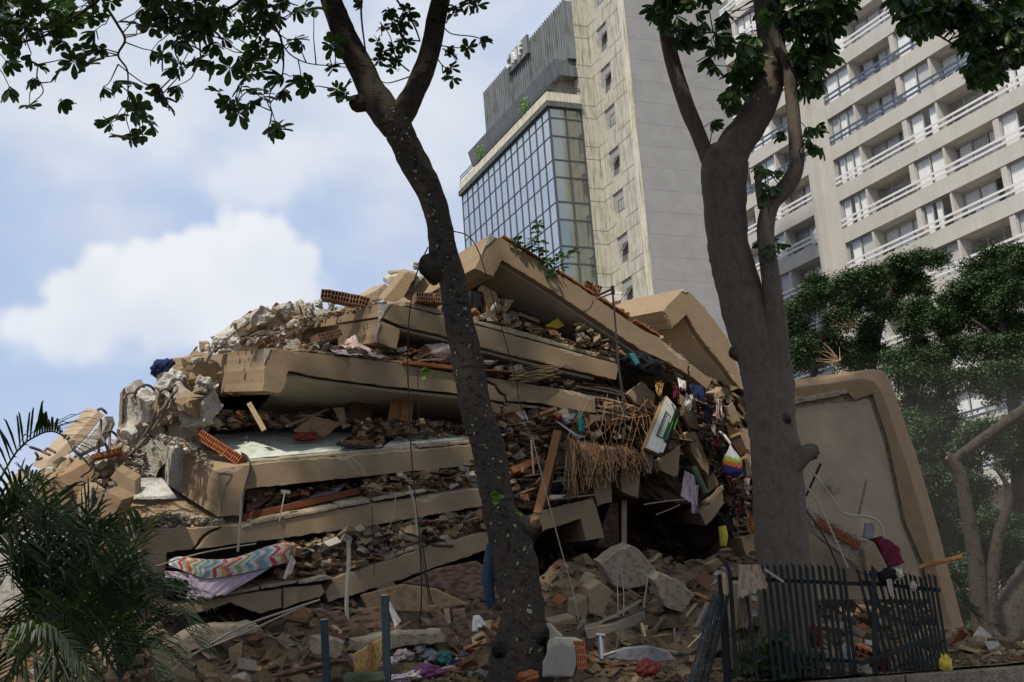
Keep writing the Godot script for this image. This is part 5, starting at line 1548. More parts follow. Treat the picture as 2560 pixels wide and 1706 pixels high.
# ---------------------------------------------------------------- trees and palms behind
func build_far_trees() -> void:
	var keep := rng.state
	rng.seed = 77
	var tufts := []
	for k in 3:
		var m := Mb.new()
		for i in 30:
			var p := Vector3(rr(-1, 1), rr(-0.7, 0.6), rr(-1, 1)) * 0.2
			var dir := Vector3(rr(-1, 1), rr(-0.9, 0.3), rr(-1, 1)).normalized()
			var side := dir.cross(Vector3(rr(-0.4, 0.4), 1, rr(-0.4, 0.4))).normalized()
			var l := rr(0.06, 0.105)
			m.quad(p, p + dir * l * 0.5 + side * l * 0.25, p + dir * l, p + dir * l * 0.5 - side * l * 0.25)
		tufts.append(m.mesh())
	rng.state = keep
	# crown clumps: x, y, radius in pixels of the crop, and which tree
	var list := [440, 340, 90, 0, 420, 480, 130, 0, 250, 540, 90, 0, 280, 700, 110, 0, 560, 420, 90, 0, 700, 330, 110, 0, 850, 280, 100, 0, 600, 640, 120, 0, 520, 780, 110, 0, 330, 850, 100, 0, 200, 620, 90, 0, 430, 930, 120, 0, 300, 960, 90, 0, 680, 520, 120, 0, 640, 880, 130, 0, 160, 760, 80, 0,
		1000, 260, 110, 1, 1100, 180, 90, 1, 1250, 150, 90, 1, 1400, 160, 70, 1, 1230, 330, 80, 1, 1280, 400, 50, 1, 780, 480, 140, 1, 950, 430, 130, 1, 1050, 550, 90, 1, 850, 680, 100, 1, 930, 330, 100, 1, 1150, 270, 90, 1, 830, 800, 100, 1, 900, 900, 120, 1, 1100, 400, 100, 1, 950, 560, 80, 1, 740, 980, 110, 1,
		1240, 530, 90, 2, 1300, 620, 110, 2, 1180, 700, 80, 2, 1250, 800, 50, 2, 1450, 740, 70, 2, 1400, 620, 100, 2, 1560, 560, 120, 2, 1600, 400, 130, 2, 1700, 250, 120, 2, 1830, 130, 100, 2, 1900, 200, 100, 2, 1500, 480, 100, 2, 1520, 660, 90, 2, 1780, 330, 120, 2, 1100, 950, 130, 2, 1300, 960, 120, 2, 1450, 900, 100, 2, 1220, 880, 90, 2, 1650, 520, 120, 2,
		1990, 100, 80, 3, 2060, 160, 80, 3, 1780, 450, 130, 3, 1930, 500, 130, 3, 1750, 640, 130, 3, 1900, 680, 140, 3, 2040, 420, 110, 3, 1600, 850, 130, 3, 1750, 850, 120, 3, 1950, 830, 120, 3, 2060, 640, 120, 3, 1980, 300, 120, 3, 2070, 300, 100, 3, 1880, 950, 110, 3, 2060, 950, 120, 3,
		1150, 1100, 140, 4, 1350, 1120, 140, 4, 1550, 1100, 150, 4, 1200, 1280, 120, 4, 1400, 1300, 120, 4, 1150, 1420, 100, 4, 1300, 1480, 110, 4, 1500, 1420, 90, 4, 1120, 1560, 110, 4, 1320, 1620, 120, 4, 1480, 1560, 110, 4, 1250, 1760, 130, 4, 1450, 1740, 120, 4, 1360, 1880, 130, 4, 1180, 1900, 110, 4, 1280, 2040, 140, 4, 1440, 2000, 120, 4, 1350, 2200, 150, 4, 1420, 2380, 160, 4, 1300, 2500, 160, 4, 1480, 2560, 160, 4,
		1750, 1080, 130, 5, 1950, 1050, 130, 5, 2070, 1120, 120, 5, 1840, 1180, 110, 5, 1750, 1480, 100, 5, 1950, 1480, 110, 5, 2070, 1420, 110, 5, 1650, 1580, 110, 5, 1850, 1620, 110, 5, 2040, 1600, 130, 5, 1620, 1750, 120, 5, 2000, 1760, 120, 5, 1700, 1960, 120, 5, 1600, 1880, 100, 5, 1650, 2160, 150, 5, 1800, 2240, 140, 5, 1950, 2260, 150, 5, 1700, 2420, 160, 5, 1900, 2480, 170, 5, 2060, 2420, 170, 5, 1600, 2600, 160, 5, 1840, 2640, 170, 5, 2050, 2640, 170, 5, 1620, 2950, 160, 5, 1700, 3160, 160, 5, 1560, 3180, 150, 5, 1900, 3000, 170, 5, 2040, 2900, 170, 5, 1500, 2820, 150, 4, 1480, 3020, 150, 4]
	var dists := [42.0, 43.0, 40.0, 38.0, 36.0, 35.0]
	var words := ["bright green tree right of the smooth trunk, its top before the satellite dishes", "green tree with a drooping arm of foliage before the hotel parapets", "tall broad green tree with hanging tips in the middle of the right hand trees", "green tree at the right edge whose crown reaches up past the railings", "dark tree behind the rim of the upended slab", "dark shaded tree with a forked pale trunk at the lower right"]
	var trunks := [[[[1990, 1330, 14], [2010, 1120, 12], [2030, 960, 9], [2070, 800, 6]]], [[[2150, 1300, 16], [2170, 1050, 13], [2190, 860, 10], [2240, 690, 6]]], [[[2330, 1500, 20], [2340, 1150, 16], [2370, 900, 12], [2440, 720, 8]], [[2360, 960, 8], [2300, 850, 6], [2290, 800, 4]]], [[[2560, 1400, 24], [2540, 1050, 18], [2520, 880, 12], [2500, 740, 8]], [[2530, 900, 8], [2470, 830, 6], [2430, 800, 4]]], [[[2310, 1700, 22], [2300, 1400, 16], [2260, 1250, 10], [2240, 1160, 6]]], [[[2470, 1740, 27], [2459, 1652, 25], [2448, 1500, 21], [2440, 1405, 20], [2416, 1270, 17], [2400, 1190, 17], [2374, 1148, 15], [2366, 1144, 12]], [[2378, 1158, 12], [2404, 1138, 13], [2452, 1103, 14], [2515, 1058, 14], [2600, 1000, 16]], [[2476, 1560, 16], [2484, 1420, 15], [2500, 1330, 14], [2522, 1260, 11], [2516, 1210, 7], [2490, 1170, 5]]]]
	for tr in 6:
		var t := thing("background_tree", words[tr], "tree", "trees before the hotel")
		var d: float = dists[tr]
		var xs := [[], [], []]
		for i in range(0, list.size(), 4):
			if list[i + 3] != tr: continue
			var c := Vector2(1900 + list[i] * 0.31884, 600 + list[i + 1] * 0.31884)
			var cc := pz(c.x, c.y, d + rr(-1.6, 1.6))
			var r: float = list[i + 2] * 0.31884 * pxm(d) * 1.12
			var n := int(40.0 + r * r * 260.0)
			for k in n:
				var v := Vector3(rr(-1, 1), rr(-1, 1), rr(-1, 1)).normalized()
				if v.y < -0.3 and rng.randf() < 0.5: v.y = -v.y
				var rad := r * (0.74 + 0.62 * noise.get_noise_3dv(cc + v * 1.6)) * (1.0 if rng.randf() < 0.75 else rr(0.3, 0.9))
				var p := cc + v * rad * Vector3(1.12, 0.86, 1.12)
				xs[rng.randi() % 3].append(Transform3D(Basis(Vector3.UP, rr(0, TAU)).rotated(Vector3.RIGHT, rr(-0.4, 0.4)).scaled_local(Vector3.ONE * rr(0.75, 1.25)), p))
		for k in 3:
			tag(multi(tufts[k], xs[k], [], "crown", mats.leaf_far, t), "", "", "", "stuff")
		for b in trunks[tr]:
			limb(t, "trunk" if b == trunks[tr][0] else "limb", b, mats.bark_far, d - (4.0 if tr == 5 else 0.0), 12, 0.1)
		if tr == 5: knot(t, 2370, 1148, d - 4.05, 7, Vector3(-0.8, 0, 0.5).normalized(), mats.cut_wood, "cut_end")
		settle(t)
	var t := thing("thick_tree", "thick pale trunk at the lower right edge of the picture", "tree")
	limb(t, "trunk", [[2500, 1760, 70], [2520, 1640, 58], [2545, 1520, 48], [2590, 1440, 44], [2640, 1380, 40]], mats.bark_far, 33.0, 14)
	settle(t)
	# bare dead twigs on the first tree
	for q in [[2128, 800, "bare dead branch hanging in the green tree above the upended slab", 40.2], [2090, 890, "second bare dead branch just above the upended slab", 39.8]]:
		var o := thing("dead_branch", q[2], "branch", "dead branches in the trees")
		var m := Mb.new()
		for i in 14:
			var a := pz(q[0] + 10, q[1] + 15, q[3])
			var e := pz(q[0] + rr(-50, 20), q[1] + rr(-45, 25), q[3] + rr(-0.4, 0.2))
			m.tube([a, a.lerp(e, 0.5) + Vector3(0, rr(-0.1, 0.12), 0), e], [0.022, 0.014, 0.006], 4, false)
		part(m, "twigs", mats.wood_pale, o)
		settle(o)

func frond(t: Node3D, path: Array, leaf_len: float, mat_: Material, dens := 46, hang_ := 0.5, width := 0.028) -> void:
	var sp := spline(path, 10)
	var n := sp.size()
	var m := Mb.new()
	var rad := []
	for i in n: rad.append(lerpf(0.016, 0.004, float(i) / n))
	m.tube(sp, rad, 5)
	var r := part(m, "frond", mats.palm, t)
	m = Mb.new()
	for k in dens:
		var f := 0.10 + 0.90 * (k + 0.5) / dens
		var i := int(f * (n - 1))
		var p: Vector3 = sp[i].lerp(sp[mini(i + 1, n - 1)], f * (n - 1) - i)
		var dir: Vector3 = (sp[mini(i + 1, n - 1)] - sp[maxi(i - 1, 0)]).normalized()
		var side := dir.cross(Vector3.UP)
		if side.length() < 0.2: side = dir.cross(Vector3.RIGHT)
		side = side.normalized()
		var up := side.cross(dir).normalized()
		for s in [-1.0, 1.0]:
			var l := leaf_len * (0.55 + 0.45 * sin(PI * minf(1.0, f * 1.05))) * rr(0.85, 1.1)
			var o: Vector3 = (side * s * 0.75 + dir * (0.45 + f * 0.5) + up * rr(0.25, 0.6)).normalized()
			var wv := o.cross(up).normalized() * width * 0.5
			var q := [p, p + o * l * 0.35, p + o * l * 0.7 - Vector3(0, hang_ * l * 0.22, 0), p + o * l * 0.9 - Vector3(0, hang_ * l * 0.62, 0)]
			var ws := [0.5, 1.0, 0.7, 0.02]
			for j in 3:
				m.quad(q[j] - wv * ws[j], q[j] + wv * ws[j], q[j + 1] + wv * ws[j + 1], q[j + 1] - wv * ws[j + 1])
	tag(part(m, "leaflets", mat_, r), "", "", "", "stuff")

func build_palms() -> void:
	var d := 15.2
	# palm A: the one whose long frond arches against the sky
	var t := thing("sky_palm", "palm at the left edge with one long frond arching against the sky", "palm")
	frond(t, [pz(-60, 1330, d), pz(0, 1199, d), pz(48, 1122, d), pz(96, 1088, d), pz(134, 1080, d - 0.1), pz(168, 1101, d - 0.2), pz(182, 1130, d - 0.2)], 0.78, mats.palm, 32, 0.3, 0.036)
	for e in [[30, 1240, 110, 1330], [-10, 1330, 30, 1430], [10, 1290, 60, 1480], [20, 1260, 130, 1420]]:
		frond(t, [pz(-70, 1420, d), pz(e[0], e[1], d - 0.2), pz((e[0] + e[2]) * 0.5 + 20, (e[1] + e[3]) * 0.5 - 30, d - 0.3), pz(e[2], e[3], d - 0.3)], 0.62, mats.palm, 26, 0.5, 0.038)
	var m := Mb.new()
	m.tube([Vector3(-6.9, 0.1, -15.3), pz(-80, 1700, d), pz(-70, 1430, d)], [0.07, 0.06, 0.05], 8)
	part(m, "stem", mats.palm_pale, t)
	settle(t)
	# palm B: the dense clump at the lower left
	t = thing("clump_palm", "dense clumping palm filling the lower left corner", "palm")
	var heart := pz(150, 1716, d - 0.3)
	var tips := [[40, 1240, -20, 1330], [110, 1270, 250, 1430], [190, 1330, 350, 1420], [240, 1330, 376, 1500], [300, 1420, 480, 1560], [330, 1480, 500, 1512], [330, 1520, 505, 1620], [250, 1480, 420, 1640], [120, 1470, 60, 1560], [90, 1520, -20, 1640], [170, 1520, 270, 1640], [60, 1400, -30, 1500], [220, 1400, 300, 1330], [190, 1330, 240, 1260], [130, 1420, 180, 1580], [280, 1560, 400, 1690], [230, 1600, 340, 1720], [60, 1600, 10, 1710], [320, 1390, 360, 1330], [90, 1330, 60, 1190], [10, 1330, -60, 1260], [60, 1420, 190, 1380]]
	for i in tips.size():
		var e: Array = tips[i]
		var near := rr(-0.9, 0.6)
		frond(t, [heart + Vector3(rr(-0.3, 0.3), 0, rr(-0.3, 0.3)), pz(lerpf(150, e[0], 0.6), lerpf(1716, e[1], 0.65), d + near * 0.5), pz(e[0], e[1], d + near), pz((e[0] + e[2]) * 0.5 + 12, (e[1] + e[3]) * 0.5 - 26, d + near * 1.1), pz(e[2], e[3], d + near * 1.2)], rr(0.58, 0.76), mats.palm if i % 9 else mats.palm_pale, 26, rr(0.2, 0.5), 0.040)
	for e in [[80, 1590, 230, 1720], [100, 1600, 210, 1660]]:
		frond(t, [heart + Vector3(-0.3, 0.2, 0.5), pz(e[0], e[1], d - 1.0), pz((e[0] + e[2]) * 0.5, e[1] + 10, d - 1.1), pz(e[2], e[3], d - 1.2)], 0.5, mats.palm_pale, 40, 0.9, 0.04)
	for k in 7:
		m = Mb.new()
		m.tube([Vector3(heart.x + rr(-0.5, 0.5), 0.1, heart.z + rr(-0.2, 0.4)), heart + Vector3(rr(-0.5, 0.5), rr(-0.2, 0.4), rr(-0.3, 0.3))], [0.035, 0.025], 7)
		part(m, "cane", mats.palm_pale, t)
	settle(t)
	t = thing("dark_palm", "dark low palm behind the clumping palm, before the broken tan panels", "palm")
	heart = pz(300, 1700, 17.2)
	for e in [[330, 1500, 470, 1480], [250, 1480, 150, 1420], [300, 1450, 330, 1340], [210, 1560, 60, 1500], [360, 1560, 490, 1560], [280, 1400, 220, 1300], [180, 1500, 20, 1380], [350, 1620, 480, 1680], [240, 1420, 170, 1330]]:
		frond(t, [heart, pz(lerpf(300, e[0], 0.6), lerpf(1700, e[1], 0.6), 17.2), pz(e[0], e[1], 17.0), pz((e[0] + e[2]) * 0.5, (e[1] + e[3]) * 0.5 - 20, 17.0), pz(e[2], e[3], 17.0)], 0.62, mats.palm, 26, 0.5, 0.04)
	m = Mb.new()
	m.tube([Vector3(heart.x, GROUND - 0.05, heart.z), heart], [0.08, 0.06], 8)
	part(m, "stem", mats.palm_pale, t)
	settle(t)
	t = thing("background_palm", "small hazy palm among the dark trees at the lower right", "palm")
	heart = pz(2330, 1660, 30.0)
	for e in [[2300, 1480, 2260, 1500], [2350, 1440, 2400, 1470], [2380, 1500, 2440, 1540], [2290, 1540, 2230, 1600], [2340, 1520, 2330, 1440]]:
		frond(t, [heart, pz(e[0], e[1], 30.0), pz((e[0] + e[2]) * 0.5, (e[1] + e[3]) * 0.5 - 12, 30.0), pz(e[2], e[3], 30.0)], 0.55, mats.palm, 36, 0.7, 0.05)
	m = Mb.new()
	m.tube([Vector3(heart.x, GROUND - 0.05, heart.z), heart], [0.1, 0.07], 8)
	part(m, "stem", mats.palm_pale, t)
	settle(t)

# ---------------------------------------------------------------- fence
func bar_into(m: Mb, top: Vector3, foot: Vector3, w: float, t: float) -> void:   # flat iron with its head cut to a slant
	var z := (top - foot).normalized()
	var x := Vector3.RIGHT - z * z.x
	x = x.normalized()
	var y := z.cross(x)
	var c := [-x * w - y * t, x * w - y * t, x * w + y * t, -x * w + y * t]
	var lo := []
	var hi := []
	for i in 4:
		lo.append(foot + c[i] * 0.5)
		hi.append(top + c[i] * 0.5 - z * (0.0 if i == 0 or i == 3 else w * 1.1))
	for i in 4:
		var k := (i + 1) % 4
		m.quad(lo[i], lo[k], hi[k], hi[i])
	m.quad(hi[0], hi[1], hi[2], hi[3])

func q_px(x: float, y: float) -> Vector2:
	return Vector2(1780 + x * 0.25499, 1380 + y * 0.25499)

func build_fence() -> void:
	var d := 16.55
	var foot_y := GROUND + 0.02
	var t := thing("iron_fence", "dark green iron fence panel of upright bars before the smooth trunk", "fence", "iron fence along the kerb wall")
	var tips := [300, 95, 480, 110, 545, 110, 610, 112, 675, 115, 735, 115, 797, 118, 860, 120, 922, 122, 985, 122, 1047, 124, 1108, 127, 1170, 132, 1235, 137, 1290, 150]
	for i in range(0, tips.size(), 2):
		var a := q_px(tips[i], tips[i + 1])
		var b := q_px(tips[i] + 136 + rr(-14, 14), 1230)
		var m := Mb.new()
		var top := pz(a.x, a.y, d + rr(-0.02, 0.02))
		var foot := pz(b.x, b.y, d + rr(-0.02, 0.02))
		foot.y = foot_y
		bar_into(m, top, foot, 0.036, 0.034)
		part(m, "bar", mats.fence_paint, t)
	for y in [[180, 262, 1560, 320], [330, 1020, 1440, 1080]]:
		var m := Mb.new()
		var a := q_px(y[0], y[1])
		var b := q_px(y[2], y[3])
		m.bar(pz(a.x, a.y, d + 0.05), pz(b.x, b.y, d + 0.05), 0.03, 0.045)
		part(m, "rail", mats.fence_paint, t)
	var m := Mb.new()
	var a0 := q_px(120, 95)
	var a1 := q_px(175, 190)
	var a2 := q_px(245, 1230)
	m.bar(pz(a0.x, a0.y, d), pz(a1.x, a1.y, d), 0.05, 0.045)
	m.bar(pz(a1.x, a1.y, d), pz(a2.x, a2.y, d), 0.05, 0.045)
	part(m, "bent_post", mats.fence_paint, t)
	settle(t)
	t = thing("iron_fence", "bent dark iron fence panel leaning right, before the upended slab", "fence", "iron fence along the kerb wall")
	var right := [1425, 165, 1700, 1215, 1495, 170, 1760, 1220, 1550, 178, 1820, 1225, 1620, 180, 1872, 1230, 1690, 190, 1925, 1235, 1745, 195, 1975, 1240, 1800, 200, 2020, 1245, 1845, 205, 2062, 1248, 1890, 205, 2105, 1250, 1940, 210, 2150, 1255, 1985, 225, 2192, 1258, 2040, 240, 2232, 1260, 2085, 215, 2270, 1264, 2130, 215, 2305, 1268, 2180, 220, 2345, 1272]
	for i in range(0, right.size(), 4):
		var a := q_px(right[i], right[i + 1])
		var b := q_px(right[i + 2], right[i + 3])
		m = Mb.new()
		var foot := pz(b.x, b.y, d - 0.05)
		foot.y = foot_y
		bar_into(m, pz(a.x, a.y, d + 0.05 + rr(-0.04, 0.04)), foot, 0.031, 0.03)
		part(m, "bar", mats.fence_paint, t)
	m = Mb.new()
	var r0 := q_px(1480, 300)
	var r1 := q_px(2240, 380)
	m.bar(pz(r0.x, r0.y, d + 0.1), pz(r1.x, r1.y, d + 0.1), 0.03, 0.045)
	part(m, "rail", mats.fence_paint, t)
	settle(t)
	m = Mb.new()
	var l0 := q_px(1588, 130)
	var l1 := q_px(1608, 1232)
	var lf := pz(l1.x, l1.y, d - 0.12)
	lf.y = foot_y
	bar_into(m, pz(l0.x, l0.y, d - 0.10), lf, 0.06, 0.03)
	solo(m, "loose_bar", mats.fence_paint, "single upright loose fence bar crossing in front of the bent panel", "fence bar")
	m = Mb.new()
	l0 = q_px(1450, 1100)
	l1 = q_px(2130, 860)
	m.bar(pz(l0.x, l0.y, d - 0.18), pz(l1.x, l1.y, d - 0.18), 0.03, 0.065)
	solo(m, "loose_rail", mats.fence_paint, "loose fence rail lying slanted across the bent panel", "fence bar")
	t = thing("fallen_fence_panel", "folded fence panel of close bars leaning left of the upright fence", "fence")
	for k in 7:
		var a := Vector2(1816 - 6.5 * k, 1484 + (k % 2) * 3)
		m = Mb.new()
		var foot := pz(1766 - 8.0 * k, 1716, d - 0.25 - 0.03 * (k % 2))
		foot.y = foot_y
		bar_into(m, pz(a.x + 8, a.y, d - 0.1 - 0.03 * (k % 2)), foot, 0.024, 0.03)
		part(m, "bar", mats.fence_blue if k > 3 else mats.fence_paint, t)
	settle(t)
	t = thing("fence_post", "square blue green post beside the folded fence panel", "post")
	m = Mb.new()
	m.bevel_box(Transform3D(facing(Vector3(0.05, 1, 0)), pz(1806, 1520, d + 0.1) - Vector3(0, 0.25, 0)), Vector3(0.09, 0.09, 1.3), 0.008)
	part(m, "shaft", mats.fence_paint, t)
	m = Mb.new()
	m.bevel_box(Transform3D(facing(Vector3(0.03, 1, 0)), pz(1812, 1466, d + 0.02)), Vector3(0.06, 0.05, 0.34), 0.006)
	part(m, "broken_head", mats.wood_pale, t)
	settle(t)
	for k in [[810, 1551, 817, 1700, 17, "short blue steel post with a bare top, left of the lichen trunk"], [962, 1490, 968, 1740, 18, "tall blue steel post with rusty upper end, nearest the lichen trunk"]]:
		t = thing("steel_post", k[5], "post", "blue steel posts")
		var top := pz(k[0], k[1], 16.9)
		var foot := pz(k[2], k[3], 16.9)
		foot.y = mound_h(foot.x, foot.z) - 0.1
		m = Mb.new()
		m.bevel_box(Transform3D(facing(top - foot), (top + foot) * 0.5), Vector3(k[4] * 0.0051, k[4] * 0.0051, top.distance_to(foot)), 0.006)
		part(m, "shaft", mats.fence_blue, t)
		m = Mb.new()
		m.bevel_box(Transform3D(facing(top - foot), top + Vector3(0, 0.006, 0)), Vector3(k[4] * 0.0047, k[4] * 0.0047, 0.012), 0.003)
		part(m, "cap", mats.bare_metal, t)
		settle(t)

# ---------------------------------------------------------------- things in and on the rubble
func on_mound(x: float, y: float) -> float:               # distance at which the line of sight meets the mound
	var d := 16.6
	while d < 25.0:
		var p := pz(x, y, d)
		if p.y < mound_h(p.x, p.z): return d
		d += 0.05
	return 24.0

# a soft sheet over four corners (pixels, distances), its folds running from the first edge to the opposite one
func sheet(m: Mb, c: Array, nx: int, ny: int, folds: float, amp: float, sag := 0.0, hem := 0.0) -> void:
	var rows := []
	for j in ny + 1:
		var r := PackedVector3Array()
		for i in nx + 1:
			var u := float(i) / nx
			var v := float(j) / ny
			var p: Vector3 = (c[0] as Vector3).lerp(c[1], u).lerp((c[3] as Vector3).lerp(c[2], u), v)
			var w := noise.get_noise_3d(c[0].x * 5 + u * folds, v * 0.8, 3.0) + 0.5 * noise.get_noise_3d(u * folds * 2.3, v * 2.0, c[0].y * 3)
			p += Vector3(0, -sag * 4.0 * u * (1.0 - u), 0) + Vector3(0.3 * w, 0, 1).normalized() * w * amp
			p.y += hem * noise.get_noise_2d(u * 5.0 + c[0].x, 7.0) * v
			r.append(p)
		rows.append(r)
	for j in ny:
		for i in nx:
			var n00 := grid_n(rows, i, j, nx, ny)
			var n10 := grid_n(rows, i + 1, j, nx, ny)
			var n11 := grid_n(rows, i + 1, j + 1, nx, ny)
			var n01 := grid_n(rows, i, j + 1, nx, ny)
			m.qn(rows[j][i], rows[j][i + 1], rows[j + 1][i + 1], rows[j + 1][i], n00, n10, n11, n01)
	m.col = Color.WHITE

func grid_n(rows: Array, i: int, j: int, nx: int, ny: int) -> Vector3:
	var a: Vector3 = rows[j][mini(i + 1, nx)] - rows[j][maxi(i - 1, 0)]
	var b: Vector3 = rows[mini(j + 1, ny)][i] - rows[maxi(j - 1, 0)][i]
	return b.cross(a).normalized()

func corners(px: Array, offs: Array) -> Array:
	var o := []
	for i in 4: o.append(bp(px[i * 2], px[i * 2 + 1], offs[i] if offs.size() > 1 else offs[0]))
	return o

func corners_z(px: Array, ds: Array) -> Array:
	var o := []
	for i in 4: o.append(pz(px[i * 2], px[i * 2 + 1], ds[i] if ds.size() > 1 else ds[0]))
	return o

func cloth(called: String, label: String, material: String, c: Array, folds := 6.0, amp := 0.05, sag := 0.0, category := "cloth", group := "") -> void:
	var m := Mb.new()
	sheet(m, c, 26, 16, folds, amp, sag, 0.06)
	solo(m, called, mats[material], label, category, group)

# a crumpled heap of cloth
func crumple(at: Vector3, s: Vector3, material: String, called: String, label: String, category := "clothing", group := "") -> void:
	var m := Mb.new()
	var b := Basis(Vector3.UP, rr(0, TAU))
	var nu := 34
	var nv := 18
	var rows := []
	for j in nv + 1:
		var r := PackedVector3Array()
		var th := PI * j / nv
		for i in nu + 1:
			var ph := TAU * (i % nu) / nu
			var v := Vector3(sin(th) * cos(ph), cos(th), sin(th) * sin(ph))
			var k := 1.0 + 0.55 * noise.get_noise_3dv(v * 1.1 + at * 3.0) + 0.7 * (0.3 - absf(noise.get_noise_3dv(v * 1.9 + at * 5.0))) + 0.3 * (0.25 - absf(noise.get_noise_3dv(v * 4.2 + at * 7.0)))
			r.append(at + b * (v * k * s * 0.5))
		rows.append(r)
	for j in nv:
		for i in nu:
			m.qn(rows[j][i], rows[j][i + 1], rows[j + 1][i + 1], rows[j + 1][i], grid_n(rows, i, j, nu, nv), grid_n(rows, i + 1, j, nu, nv), grid_n(rows, i + 1, j + 1, nu, nv), grid_n(rows, i, j + 1, nu, nv))
	solo(m, called, mats[material], label, category, group)

func prism_at(px: Array, off: float, vec: Vector3, material: String, called: String, label: String, category: String, group := "", jit := 0.008, bevel := 0.008) -> void:
	var m := Mb.new()
	rough_prism(m, outline(px, off), vec, 0.08, jit, bevel)
	solo(m, called, mats[material], label, category, group)

func hollow_brick(m: Mb, x: Transform3D, s: Vector3, nx := 3, ny := 2) -> void:   # webs round through-going cells
	var w := 0.016
	for i in nx + 1:
		m.box(x * Transform3D(Basis.IDENTITY, Vector3(lerpf(-s.x, s.x, float(i) / nx) * 0.5 * (1.0 - w / s.x), 0, 0)), Vector3(w, s.y, s.z))
	for j in ny + 1:
		m.box(x * Transform3D(Basis.IDENTITY, Vector3(0, lerpf(-s.y, s.y, float(j) / ny) * 0.5 * (1.0 - w / s.y), 0)), Vector3(s.x - 0.002, w, s.z - 0.003))

func brick_row(label: String, a: Vector3, b: Vector3, n: int, s: Vector3, material: String, tilt := 0.0, called := "hollow_brick_row") -> void:
	var t := thing(called, label, "bricks", "hollow bricks in the rubble")
	var dir := (b - a).normalized()
	var fz := (Vector3(0.15, 0.05, 1) - dir * dir.dot(Vector3(0.15, 0.05, 1))).normalized()
	var bs := Basis(dir, fz.cross(dir), fz) * Basis(Vector3.RIGHT, tilt)
	for i in n:
		var m := Mb.new()
		hollow_brick(m, Transform3D(bs * Basis(Vector3.BACK, rr(-0.1, 0.1)) * Basis(Vector3.UP, rr(-0.12, 0.12)), a.lerp(b, (i + 0.5) / n)), s * Vector3(rr(0.9, 1.0), rr(0.92, 1.03), 1.0))
		part(m, "brick", mats[material], t)
	settle(t)

func plank(a: Vector3, b: Vector3, w: float, th: float, material: String, label: String, side := Vector3.UP, called := "plank", group := "") -> void:
	var z := (b - a).normalized()
	var x := side.cross(z)
	if x.length() < 0.05: x = Vector3.RIGHT.cross(z)
	x = x.normalized()
	var m := Mb.new()
	m.bevel_box(Transform3D(Basis(x, z.cross(x), z), (a + b) * 0.5), Vector3(w, th, a.distance_to(b)), minf(th, w) * 0.12)
	solo(m, called, mats[material], label, "plank" if called == "plank" else called.replace("_", " "), group)

func vmat(called: String, rough := 0.9) -> StandardMaterial3D:
	var m := mat(called, Color.WHITE, rough, mats.cloth_white.albedo_texture, Vector3.ONE * 1.5, mats.cloth_white.normal_texture, 0.4)
	m.vertex_color_use_as_albedo = true
	return m

func chevron(u: float, v: float) -> Color:
	var bands := [Color(0.16, 0.36, 0.36), Color(0.55, 0.50, 0.45), Color(0.30, 0.26, 0.30), Color(0.16, 0.36, 0.36), Color(0.56, 0.52, 0.46), Color(0.46, 0.055, 0.085), Color(0.56, 0.50, 0.45), Color(0.48, 0.30, 0.13), Color(0.46, 0.13, 0.11), Color(0.56, 0.52, 0.46), Color(0.22, 0.32, 0.15), Color(0.56, 0.50, 0.45)]
	var z := absf(fposmod(v * 2.6, 1.0) - 0.5) * 0.11
	return bands[int(floor((u + z) * 34.0)) % bands.size()]

func bag_print(u: float, v: float) -> Color:
	var z := absf(fposmod(u * 2.2 + 0.2, 1.0) - 0.5) * 0.28
	var k := v + z
	if k < 0.48: return Color(0.62, 0.58, 0.55)
	if k < 0.60: return Color(0.24, 0.42, 0.05)
	if k < 0.74: return Color(0.60, 0.13, 0.03)
	if k < 1.04: return Color(0.03, 0.035, 0.12)
	return Color(0.60, 0.13, 0.03)

